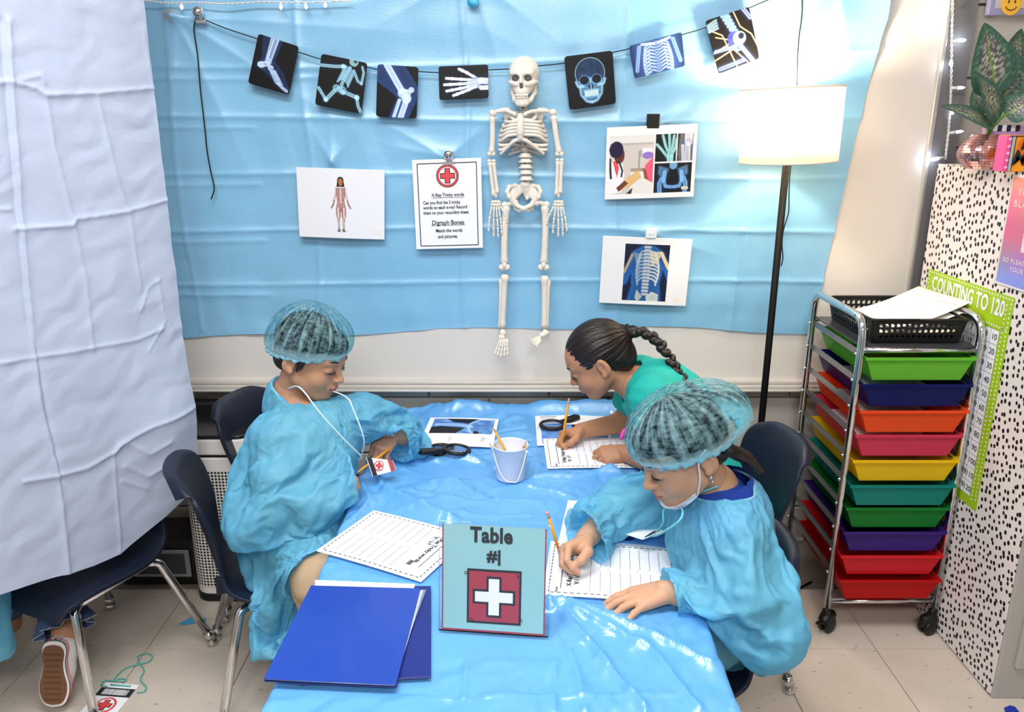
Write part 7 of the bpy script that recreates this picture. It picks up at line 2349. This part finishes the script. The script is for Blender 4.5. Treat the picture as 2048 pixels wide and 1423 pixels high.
gown = garment(sd, 'gown', M_gown, boy, .17, lambda p: 0.0 if p.z < .35 else 1.0)
c_ = bbox_sdf([pel, neck, shR, shL, elR, wrR, elL, wrL, knR, knL, ftR], .12, .012)
c_.chain([pel, chest, neck], [.088, .093, .050], .04).chain([shL, chest + V3((0, 0, .05)), shR], [.052, .080, .052], .04)
c_.chain([shR, elR, wrR], [.044, .036, .028], .02).chain([shL, elL, wrL], [.044, .036, .028], .02)
c_.chain([pel + V3((0, -.05, 0)), knR, ftR], [.086, .066, .050], .03).chain([pel + V3((.02, .05, 0)), knL], [.086, .066], .03)
collider(*c_.mesh(1))
# neck band, lanyard and badge
edge_band(gown, ncut, nax, .085, .0032, M_capband, 'neck_band')
bdg = V3((-.395, 1.900, .606))
ly = thing('lanyard_badge', 'white cord and red cross badge worn by the boy at left', 'badge', bdg)
fr_ = lambda p, q: p + q
MB().tube(spline([HB @ V3((.052, -.012, -.088)), aY(600, 775, 1.80), aY(640, 825, 1.765), aY(690, 880, 1.79), aY(722, 912, 1.84), bdg + V3((-.01, 0, .02))], 8), .0019, 6).build('cord', mat('white_cord', '#cfe6ee', .6), ly)
MB().tube(spline([HB @ V3((-.046, .020, -.096)), aY(690, 792, 1.875), aY(708, 822, 1.845), aY(728, 880, 1.84), bdg + V3((-.006, 0.01, .02))], 8), .0019, 6).build('cord', mat('white_cord', '#cfe6ee', .6), ly)
be = [aY(732, 914, 1.885), aY(786, 920, 1.915), aY(792, 940, 1.90), aY(745, 952, 1.87)]
er = (be[1] - be[0]).normalized(); en = (be[3] - be[0]).cross(be[1] - be[0]).normalized(); eu = en.cross(er)
if en.y > 0: en = -en; 
eu = en.cross(er)
MB().prism(be, -en * .001).build('badge_card', M_paper, ly)
bc_ = (be[0] + be[1] + be[2] + be[3]) / 4
cross_badge(bc_ + (be[0] - be[1]) * .12 + en * .001, er, eu, en, .0135, ly)
for t0, t1, m_ in ((.02, .20, M_ink), (.78, .98, M_maroon)):
    MB().add([be[0] + (be[1] - be[0]) * t0 + en * .0012, be[0] + (be[1] - be[0]) * t1 + en * .0012, be[3] + (be[2] - be[3]) * t1 + en * .0012, be[3] + (be[2] - be[3]) * t0 + en * .0012], [(0, 1, 2, 3)]).build('badge_band', m_, ly)
pencil(aY(712, 946, 1.87), aY(778, 898, 1.975), 'orange pencil held by the boy in the hair net', eraser=False)

# ---- the gowned girl at front right --------------------------------------------------
g1 = thing('person', 'child in blue gown and hair net writing at front right', 'person', (.57, 1.50, 0))
hd = V3((.345, 1.475, .838))
HG = frame(hd, (-.86, -.30, -.46), (-.42, -.08, 1))
neck = HG @ V3((0, -.035, -.115)); chest = V3((.445, 1.495, .630)); pel = V3((.455, 1.535, .43))
shL, shR = V3((.445, 1.400, .700)), V3((.395, 1.605, .705))
elL, wrL = V3((.500, 1.335, .560)), V3((.300, 1.362, .585))
elR, wrR = V3((.250, 1.690, .610)), V3((.158, 1.520, .607))
knL, knR = V3((.34, 1.42, .42)), V3((.33, 1.60, .42)); ftL, ftR = V3((.36, 1.42, .05)), V3((.35, 1.60, .05))
sd = bbox_sdf([pel, neck, shR, shL, elR, wrR, elL, wrL, knR, knL, ftR, ftL], .12, .0065)
sd.chain([pel, chest, neck], [.078, .083, .045], .04).chain([shL, chest + V3((.01, 0, .045)), shR], [.042, .066, .042], .035)
sd.chain([shR, elR, wrR], [.040, .031, .023], .02).chain([shL, elL, wrL], [.040, .031, .022], .02)
sd.chain([pel + V3((0, -.05, 0)), knL, ftL], [.070, .050, .035], .03).chain([pel + V3((0, .05, 0)), knR, ftR], [.070, .050, .035], .03)
bV, bF = sd.mesh(2)
hV, hF, hM = head_mesh(HG, mouth_open=.0006)
ML = frame(wrL, (-.955, -.20, -.20), (-.18, -.10, .97))
lV, lF = hand_sdf(1, [(.10, .30, .20), (.06, .34, .22), (.05, .34, .22), (.05, .30, .2)], spread=(-.10, .02, .12, .42), thumb=[(.018, .014, -.010), (.034, .034, -.018), (.034, .056, -.024), (.028, .074, -.026)], size=1.06, arm=.07, arm_r=.021, arm_dir=adl(ML, elL))
MRh = frame(wrR, (-.80, -.58, -.08), (-.22, .62, .70))
rV, rF = hand_sdf(-1, [(.80, .95, .45), (.95, 1.05, .5), (1.05, 1.1, .55), (1.1, 1.1, .6)], thumb=[(.018, .014, -.010), (.036, .030, -.024), (.034, .050, -.034), (.022, .068, -.036)], size=1.04, arm=.07, arm_r=.021, arm_dir=adl(MRh, elR))
V, F, MI = join([(bV, bF), (hV, hF, hM), (xf(ML, lV), lF), (xf(MRh, rV), rF)])
body = put('body', fast_mesh('body', V, F, True, MI), g1, [M_skinB, M_lipA])
face_details(HG, body, M_hairB)
hair_cap(HG, g1, M_hairB)
bouffant(HG, g1, R=(.102, .120, .090), c=(0, -.020, .042), tilt=.13, seed=8, clear=.84, lopsided=(0, -.030, -.008))
MB().tube([HG @ V3(p) for p in ((-.060, -.060, -.01), (-.050, -.085, -.045), (-.040, -.105, -.075), (-.045, -.12, -.12))], [.012, .015, .014, .006], 8).build('loose_hair', M_hairB, g1)
MB().tube([HG @ V3(p) for p in ((.064, -.050, -.005), (.056, -.082, -.040), (.042, -.105, -.07), (.02, -.12, -.10))], [.011, .014, .012, .006], 8).build('loose_hair', M_hairB, g1)
for s in (-1, 1): MB().ball(HG @ V3((s * .079, -.004, -.038)), .0042, 10, 7).ball(HG @ V3((s * .080, -.003, -.048)), .003, 8, 6).build('earring', M_chrome, g1)
# mask under the chin with ear loops
M_mask = mat('mask_white', '#e6edf4', .7, bump=.1, bscale=400)
u = np.linspace(-1, 1, 31)[None, :] + np.zeros((14, 1)); v = np.linspace(0, 1, 14)[:, None] + np.zeros((1, 31))
an = u * 1.18
mx = .066 * np.sin(an) * (1 - .12 * v); my = .006 + .080 * np.cos(an) * (1 - .22 * v) + .004 * np.sin(v * 18); mz = -.083 + .026 * np.abs(u) ** 1.5 - .020 * v * (1 - .3 * np.abs(u)) - .004
P = xf(HG, np.stack([mx.ravel(), my.ravel(), mz.ravel()], 1))
mk = gridmesh('face_mask', P[:, 0].reshape(u.shape), P[:, 1].reshape(u.shape), P[:, 2].reshape(u.shape), M_mask, g1)
mk.modifiers.new('solidify', 'SOLIDIFY').thickness = .002
for s in (-1, 1):
    MB().tube(spline([HG @ V3(p) for p in ((s * .062, .030, -.066), (s * .074, .016, -.030), (s * .079, .004, .010), (s * .080, -.018, .022))], 6), .0017, 6).build('ear_loop', M_mask, mk)
sd = bbox_sdf([pel, neck, shR, shL], .14, .006)
sd.chain([pel, chest, neck + (chest - neck) * .22], [.080, .080, .054], .03).chain([shL, chest + V3((-.0, 0, .05)), shR], [.046, .070, .046], .03)
V, F = sd.mesh(2); put('shirt', fast_mesh('shirt', V, F), g1, M_navyshirt)
sd = bbox_sdf([neck, chest, shR, shL], .10, .004)
sd.cap(neck + V3((.008, 0, .016)), neck + V3((.035, 0, -.060)), .056, .082, .0)
sd.plane(neck + V3((.010, 0, .012)), (-.30, -.06, 1), .09)
V, F = sd.mesh(1)
put('shirt_collar', fast_mesh('shirt_collar', V, F), g1, M_navyshirt)
sd = bbox_sdf([pel, knR, knL, ftR, ftL], .13, .007)
sd.chain([pel + V3((0, -.05, 0)), knL, ftL + V3((0, 0, .06))], [.080, .058, .046], .03).chain([pel + V3((0, .05, 0)), knR, ftR + V3((0, 0, .06))], [.080, .058, .046], .03)
cloth_part(sd, 'trousers', M_blackp, g1, .003, 14, 5)
for f_ in (ftL, ftR):
    MB().tube([f_ + V3((.05, 0, 0)), f_ + V3((0, 0, .005)), f_ + V3((-.06, 0, -.008)), f_ + V3((-.10, 0, -.012))], [.030, .036, .034, .022], 12).build('shoe', M_black, g1)
sd = bbox_sdf([pel, neck, shR, shL, elR, wrR, elL, wrL, knR, knL, V3((.62, 1.38, .28)), V3((.62, 1.45, .40))], .15, .0065)
sd.chain([pel + V3((.0, -.0, -.03)), chest + V3((.0, 0, 0)), neck + V3((.015, 0, -.035)), neck + (hd - neck) * .06 + V3((.01, 0, 0))], [.120, .112, .066, .064], .035)
sd.chain([shL + V3((.01, 0, 0)), chest + V3((-.0, 0, .045)), shR + V3((.01, 0, 0))], [.056, .074, .056], .035)
sd.chain([shL, (shL + elL) / 2 + V3((.015, -.010, 0)), elL + V3((.010, -.005, -.002)), (elL + wrL) / 2 + V3((.0, .0, .004)), wrL + V3((.028, .0, .0)), wrL + V3((-.03, -.006, -.004))], [.070, .080, .078, .062, .044, .041], .022)
sd.plane(wrL + V3((.006, .0, .0)), (-.955, -.20, -.15), .14)
sd.chain([shR, (shR + elR) / 2 + V3((0, .01, .01)), elR + V3((-.0, .012, .0)), (elR + wrR) / 2 + V3((-.006, .0, .004)), wrR + V3((.022, .030, .004)), wrR + V3((-.03, -.03, -.004))], [.068, .078, .082, .074, .062, .056], .022)
sd.plane(wrR + V3((.004, .006, .0)), (-.80, -.58, -.08), .14)
sd.chain([pel + V3((0, -.05, -.03)), knL + V3((.05, -.01, .0))], [.095, .075], .05).chain([pel + V3((0, .05, -.03)), knR + V3((.05, .01, .0))], [.095, .075], .05)
sd.ell(tuple(pel + V3((.02, -.075, -.01))), (.105, .080, .070), .05).ell(tuple(pel + V3((.06, -.01, .03))), (.075, .12, .11), .05)
sd.plane(V3((.47, 1.50, .335)), (0, 0, -1), .30)
ncut = neck + V3((.020, .0, .008)); nax = V3((-.15, -.05, 1)).normalized(); sd.plane(ncut, tuple(nax), .092)
gown = garment(sd, 'gown', M_gown, g1, .17, lambda p: 0.0 if p.z < .42 else 1.0)
c_ = bbox_sdf([pel, neck, shR, shL, elR, wrR, elL, wrL, knR, knL], .12, .012)
c_.chain([pel, chest, neck], [.088, .093, .050], .04).chain([shL, chest + V3((0, 0, .05)), shR], [.052, .080, .052], .04)
c_.chain([shR, elR, wrR], [.044, .036, .028], .02).chain([shL, elL, wrL], [.044, .036, .028], .02)
c_.chain([pel + V3((0, -.05, 0)), knL], [.086, .066], .03).chain([pel + V3((0, .05, 0)), knR], [.086, .066], .03)
collider(*c_.mesh(1))
box_collider((TX, (TY0 + TY1) / 2, .535), (THW * 2, TY1 - TY0, .040))
box_collider((.362, 1.53, .302), (.37, .36, .02)); box_collider((-.59, 1.885, .322), (.36, .36, .02))
edge_band(gown, ncut, nax, .090, .0032, M_capband, 'neck_band')
M_tcord = mat('teal_lanyard', '#6fc4c9', .6)
ly = thing('lanyard_badge', 'teal cord and white badge worn by the gowned girl', 'badge', aY(1285, 1066, 1.60))
MB().tube(spline([HG @ V3((.050, -.02, -.085)), HG @ V3((.052, .035, -.104)), aY(1365, 1030, 1.395), aY(1322, 1066, 1.42), aY(1300, 1072, 1.50)], 8), .0022, 6).build('cord', M_tcord, ly)
MB().tube(spline([HG @ V3((-.050, -.02, -.085)), aY(1336, 1010, 1.46), aY(1326, 1045, 1.45), aY(1310, 1066, 1.50)], 8), .0022, 6).build('cord', M_tcord, ly)
be = [aY(1240, 1064, 1.585), aY(1310, 1052, 1.60), aY(1328, 1062, 1.56), aY(1285, 1078, 1.545)]
MB().prism(be, (0, 0, -.0012)).build('badge_card', M_paper, ly)
MB().prism([be[0] * .3 + be[3] * .7 + V3((.02, .008, .001)), be[1] * .3 + be[2] * .7 + V3((-.006, .0, .001)), be[2] + V3((-.006, .006, .001)), be[3] + V3((.006, .006, .001))], (0, 0, .0004)).build('badge_band', M_ink, ly)
pencil(aZ(1124, 1121, TZ + .006), aZ(1124, 1121, TZ + .006) + V3((-.035, -.012, .125)), 'yellow pencil in the right hand of the gowned girl')

# ---- the girl in the teal shirt behind --------------------------------------------------
g2 = thing('person', 'child in teal shirt with dark braid leaning over the table', 'person', (.60, 2.02, 0))
hd = V3((.245, 2.125, .835))
HT = frame(hd, (-.84, .12, -.52), (-.52, .02, .86))
neck = HT @ V3((0, -.045, -.105)); chest = V3((.445, 2.080, .700)); pel = V3((.585, 2.020, .430))
shL, shR = V3((.375, 1.985, .770)), V3((.375, 2.190, .760))
elL, wrL = V3((.392, 1.960, .590)), V3((.315, 2.050, .583))
elR, wrR = V3((.345, 2.240, .600)), V3((.205, 2.195, .590))
knL, knR = V3((.38, 1.95, .43)), V3((.38, 2.11, .43)); ftL, ftR = V3((.40, 1.95, .05)), V3((.40, 2.11, .05))
sd = bbox_sdf([pel, neck, shR, shL, elR, wrR, elL, wrL, knR, knL, ftR, ftL], .12, .005)
sd.chain([pel, chest, neck], [.078, .083, .045], .04).chain([shL, chest + V3((-.03, 0, .04)), shR], [.045, .075, .045], .04)
sd.chain([shR, elR, wrR], [.040, .033, .0235], .02).chain([shL, elL, wrL], [.040, .034, .0235], .02)
sd.chain([pel + V3((0, -.05, 0)), knL, ftL], [.070, .050, .035], .03).chain([pel + V3((0, .05, 0)), knR, ftR], [.070, .050, .035], .03)
bV, bF = sd.mesh(2)
hV, hF, hM = head_mesh(HT, neck_to=(0, -.050, -.15))
ML = frame(wrL, (-.92, -.05, -.12), (-.10, -.55, .82))
lV, lF = hand_sdf(1, [(.75, 1.25, .7), (.8, 1.3, .7), (.85, 1.3, .7), (.9, 1.3, .7)], thumb=[(.018, .014, -.010), (.034, .030, -.024), (.026, .048, -.036), (.010, .056, -.040)], size=1.0, arm=.06, arm_dir=adl(ML, elL))
MRh = frame(wrR, (-.93, -.28, -.12), (-.15, .55, .80))
rV, rF = hand_sdf(-1, [(.80, .95, .45), (.95, 1.05, .5), (1.05, 1.1, .55), (1.1, 1.1, .6)], thumb=[(.018, .014, -.010), (.036, .030, -.024), (.034, .050, -.034), (.022, .068, -.036)], size=1.02, arm=.07, arm_dir=adl(MRh, elR))
V, F, MI = join([(bV, bF), (hV, hF, hM), (xf(ML, lV), lF), (xf(MRh, rV), rF)])
body = put('body', fast_mesh('body', V, F, True, MI), g2, [M_skinC, M_lipA])
face_details(HT, body, M_hairB)
sd = SDF((-.10, -.135, -.10), (.10, .11, .125), .0024)
sd.ell((0, -.014, .032), (.0775, .0915, .0795)).ell((0, -.06, -.018), (.056, .045, .050), .02)
sd.ell((0, .100, -.028), (.078, .072, .076), .010, op='s')
for s in (-1, 1): sd.ell((s * .084, .006, -.022), (.03, .036, .036), .008, op='s')
sd.ell((0, -.098, .030), (.026, .022, .026), .010)
V, F = sd.mesh(1)
N = normals(V, F)
# combed strands run from the hairline to the tie at the back of the crown
tie = np.array([0, -.105, .030]); w = V - tie; az = np.arctan2(w[:, 0], w[:, 2])
st_r = np.abs(((az * 7 + .5 * pn(V * 22)) % 1) - .5) * 2; st_f = np.abs(((az * 3.1 + .3 * pn(V * 12)) % 1) - .5) * 2
V = V + N * (.0018 * st_r + .0022 * st_f - .002)[:, None]
put('hair', fast_mesh('hair', xf(HT, V), F), g2, M_hairB)
tie_w = HT @ V3((0, -.112, .030))
MB().tube([tie_w + HT.to_3x3() @ V3((.016 * math.cos(a), -.004, .016 * math.sin(a))) for a in np.linspace(0, 6.283, 17)[:-1]], .0065, 8, closed=True).build('hair_tie', mat('tie_black', '#141012', .7), g2)
bp = spline([tie_w, tie_w + V3((.040, -.004, -.002)), tie_w + V3((.085, -.020, -.030)), V3((.475, 2.010, .800)), V3((.545, 1.99, .770))], 12)
q_ = [bp[0]]
for p in bp:
    if (p - q_[-1]).length > .0125: q_.append(p)
bp = q_
b = MB()
for i in range(len(bp) - 1):
    d = (bp[i + 1] - bp[i]).normalized(); sdv = d.cross(V3((0, 0, 1))).normalized()
    r = .0185 * (1 - .45 * i / len(bp)) if i else .014
    for s in (-1, 1):
        c = bp[i] + sdv * s * r * .50 + V3((0, 0, .003 if (i + (s > 0)) % 2 else -.003)) + d * (.006 if s > 0 else 0)
        Rr = d.to_track_quat('Y', 'Z').to_matrix() @ Matrix.Rotation(s * .6, 3, 'Z')
        b.ball(c, (r * .62, r * 1.0, r * .70), 12, 8, Rr)
b.build('braid', M_hairB, g2)
MB().ball(HT @ V3((.0775, -.004, -.036)), .003, 8, 6).build('earring', M_chrome, g2)
sd = bbox_sdf([pel, neck, shR, shL, elL, elR], .14, .0045)
sL = shL + (elL - shL) * .60 ; sR = shR + (elR - shR) * .62
sd.chain([shL, sL + (elL - shL) * .10], [.056, .060], .02).chain([shR, sR + (elR - shR) * .10], [.056, .058], .02)
sd.plane(sL, tuple(elL - shL), .085).plane(sR, tuple(elR - shR), .08)
sd.chain([pel, chest, neck + (chest - neck) * .28], [.105, .112, .064], .04).chain([shL, chest + V3((-.03, 0, .045)), shR], [.056, .090, .056], .04)
sd.plane(neck + (chest - neck) * .12, tuple(neck - chest), .07)
shirt = cloth_part(sd, 'shirt', M_teal, g2, .0035, 9, 26, [(shL, elL - shL, .10, .004, .03)], smooth=2, fine=.2)
# small prints on the front of the shirt
pf = aY(1222, 838, 2.0)
for (x, y, Y_), rr_, m_, nm in (((1246, 868, 1.955), .014, mat('print_pink', '#e0519f', .6), 'pink_print'),):
    c = aY(x, y, Y_)
    MB().ball(c, (rr_ * .5, rr_ * .35, rr_ * 1.3), 14, 9, Matrix.Rotation(.35, 3, 'Y')).build(nm, m_, shirt)
sd = bbox_sdf([pel, knR, knL, ftR, ftL], .13, .007)
sd.chain([pel + V3((0, -.05, 0)), knL, ftL + V3((0, 0, .06))], [.080, .058, .046], .03).chain([pel + V3((0, .05, 0)), knR, ftR + V3((0, 0, .06))], [.080, .058, .046], .03)
cloth_part(sd, 'trousers', M_blackp, g2, .003, 14, 6)
for f_ in (ftL, ftR):
    MB().tube([f_ + V3((.05, 0, 0)), f_ + V3((0, 0, .005)), f_ + V3((-.06, 0, -.008)), f_ + V3((-.10, 0, -.012))], [.030, .036, .034, .022], 12).build('shoe', M_black, g2)
pt_ = aZ(1122, 897, TZ + .005)
pencil(pt_, pt_ + V3((.022, .020, .150)), 'yellow pencil held upright by the teal shirt girl')

# ---- the child behind the curtain: a leg in ruffled jeans, a white sneaker, a gown hem --------
g3 = thing('person', 'child behind the curtain in ruffled jeans, gown and white sneaker', 'person', (-1.25, 1.72, 0))
hip, kn, ank = V3((-1.42, 1.80, .43)), V3((-1.33, 1.98, .40)), V3((-1.185, 1.795, .190))
toe = V3((-1.185, 1.69, .035))
sd = bbox_sdf([hip, kn, ank, toe, V3((-1.50, 1.76, .95))], .13, .006)
sd.chain([V3((-1.50, 1.76, .45)), V3((-1.49, 1.76, .70)), V3((-1.47, 1.78, .80))], [.09, .10, .05], .03).ell((-1.46, 1.79, .92), (.075, .085, .095), .01)
sd.chain([hip, kn, ank, ank + V3((0, -.035, -.05))], [.065, .050, .030, .026], .02)
sd.chain([V3((-1.57, 1.80, .43)), V3((-1.50, 2.02, .42)), V3((-1.48, 2.0, .06))], [.065, .050, .030], .02)
V, F = sd.mesh(2); put('body', fast_mesh('body', V, F), g3, M_skinC)
sd = bbox_sdf([hip, kn, ank, V3((-1.57, 1.80, .43)), V3((-1.48, 2.03, .08))], .13, .006)
cuff = ank + (kn - ank).normalized() * .045
sd.chain([hip, kn, (kn + cuff) / 2, cuff], [.080, .064, .058, .054], .03).plane(cuff + (ank - kn).normalized() * .008, tuple(ank - kn), .08)
sd.chain([V3((-1.57, 1.80, .43)), V3((-1.50, 2.02, .42)), V3((-1.48, 2.0, .12))], [.078, .064, .050], .02)
jn = cloth_part(sd, 'jeans', M_denim, g3, .0035, 14, 31)
ax = (ank - kn).normalized(); u_ = ax.orthogonal().normalized(); w_ = ax.cross(u_)
th = np.linspace(0, 2 * np.pi, 181)[None, :] + np.zeros((14, 1)); v = np.linspace(0, 1, 14)[:, None] + np.zeros((1, 181))
r = .054 + .010 * v + (.010 * np.sin(th * 13) + .006 * np.sin(th * 7 + 1)) * v ** .8
P = np.array(cuff)[None, None] + ((v * .048 + .006 * np.sin(th * 5) * v)[..., None]) * np.array(ax) + (r * np.cos(th))[..., None] * np.array(u_) + (r * np.sin(th))[..., None] * np.array(w_)
rf = gridmesh('ruffle', P[..., 0], P[..., 1], P[..., 2], M_denim, jn); rf.modifiers.new('solidify', 'SOLIDIFY').thickness = .003
MB().tube([Vector(p) for p in P[-1, :-1]], .0016, 5, closed=True).build('frayed_edge', mat('denim_pale', '#8fa3bd', .8), jn)
MB().tube([Vector(p) * 1.0 for p in P[1, :-1:2]], .0024, 5, closed=True).build('gather_seam', mat('denim_dark', '#22304a', .8), jn)
# sneaker standing on its toe, sole towards the camera; local y = heel, z = out of the sole
SM = frame(toe + V3((-.003, .004, 0)), (.055, .20, 1), (.10, -1, .18))
def sole(sc=1.0, L=.165):
    P = [(-.002, -.012), (.024, -.006), (.036, .018), (.038, .048), (.030, .082), (.027, .110), (.030, .140), (.022, .160), (0, .166), (-.022, .160), (-.029, .140), (-.026, .110), (-.030, .080), (-.036, .050), (-.034, .020), (-.022, -.004)]
    q = spline([Vector((x, y, 0)) for x, y in P + [P[0]]], 5)[:-1]
    c = Vector((0, .075, 0))
    return [c + (p - c) * sc for p in q]
snk = MB().prism([p + V3((0, 0, -.020)) for p in sole(1.0)], (0, 0, .020)).build('sneaker_midsole', mat('sneaker_white', '#ece7e2', .5), g3, bevel=.003, mtx=SM)
MB().prism([p + V3((0, 0, .0005)) for p in sole(.90)], (0, 0, .003)).build('rubber_sole', mat('gum_rubber', '#6f4c33', .6), snk, bevel=.001, mtx=SM)
b = MB()
for k in range(9): b.box((0, .012 + .015 * k, .004), (.040 if k not in (5, 6) else .034, .004, .0016))
b.build('tread', mat('gum_rubber_dark', '#5d3f2b', .6), snk, mtx=SM)
b = MB(); ring_ = [SM @ (p + V3((0, 0, -.006))) for p in sole(1.008)]
b.tube(ring_, .0012, 5, closed=True).build('black_stripe', M_ink, snk)
b = MB(); ring_ = [SM @ (p + V3((0, 0, -.016))) for p in sole(1.008)]
b.tube(ring_, .0012, 5, closed=True).build('red_stripe', M_red, snk)
sd = SDF((-.06, -.04, -.14), (.06, .20, .0), .003)
sd.chain([(0, .02, -.030), (0, .07, -.040), (0, .125, -.050)], [.030, .032, .033], .02).chain([(0, .125, -.045), (0, .118, -.090)], [.034, .034], .02).ell((0, .145, -.04), (.024, .018, .03), .01)
sd.plane((0, .118, -.092), (0, .0, -1), .05)
V, F = sd.mesh(1); put('sneaker_upper', fast_mesh('sneaker_upper', xf(SM, V), F), g3, mat('canvas_white', '#e9e4df', .8, bump=.1, bscale=600))
MB().box((0, .1665, -.028), (.022, .002, .030)).build('heel_tab', mat('sneaker_white', '#ece7e2', .5), snk, bevel=.0006, mtx=SM)
hl = MB(); st5 = [(math.sin(math.pi * k / 5) * (.0050 if k % 2 == 0 else .0021), math.cos(math.pi * k / 5) * (.0050 if k % 2 == 0 else .0021)) for k in range(10)]
flat_poly(hl, st5, SM @ V3((0, .1672, -.010)), SM.to_3x3() @ V3((1, 0, 0)), SM.to_3x3() @ V3((0, 0, -1)), SM.to_3x3() @ V3((0, 1, 0)), .0006)
hl.build('star_mark', M_ink, snk)
rr3 = SM.to_3x3()
lettering('ALL    STAR', SM @ V3((0, .1680, -.0085)), rr3 @ V3((1, 0, 0)), rr3 @ V3((0, 0, -1)), .0058, M_ink, snk, bold=.0001)
lettering('CONVERSE', SM @ V3((0, .1680, -.0175)), rr3 @ V3((1, 0, 0)), rr3 @ V3((0, 0, -1)), .0048, M_red, snk)
MB().box((-.040, .085, -.06), (.004, .028, .020)).build('shoe_lace', mat('sneaker_white', '#ece7e2', .5), snk, bevel=.001, mtx=SM)
# gown that hangs beside the leg
sd = bbox_sdf([V3((-1.50, 1.76, .55)), V3((-1.30, 1.70, .20))], .16, .006)
sd.chain([V3((-1.50, 1.76, .75)), V3((-1.47, 1.74, .50)), V3((-1.345, 1.70, .36)), V3((-1.31, 1.665, .22)), V3((-1.30, 1.66, .10))], [.12, .125, .080, .060, .055], .03)
sd.plane(V3((-1.31, 1.66, .215)), (-.25, -.1, -1), .17)
cloth_part(sd, 'gown', M_gown, g3, .006, 10, 41)

settle(15)
fonts_to_meshes()
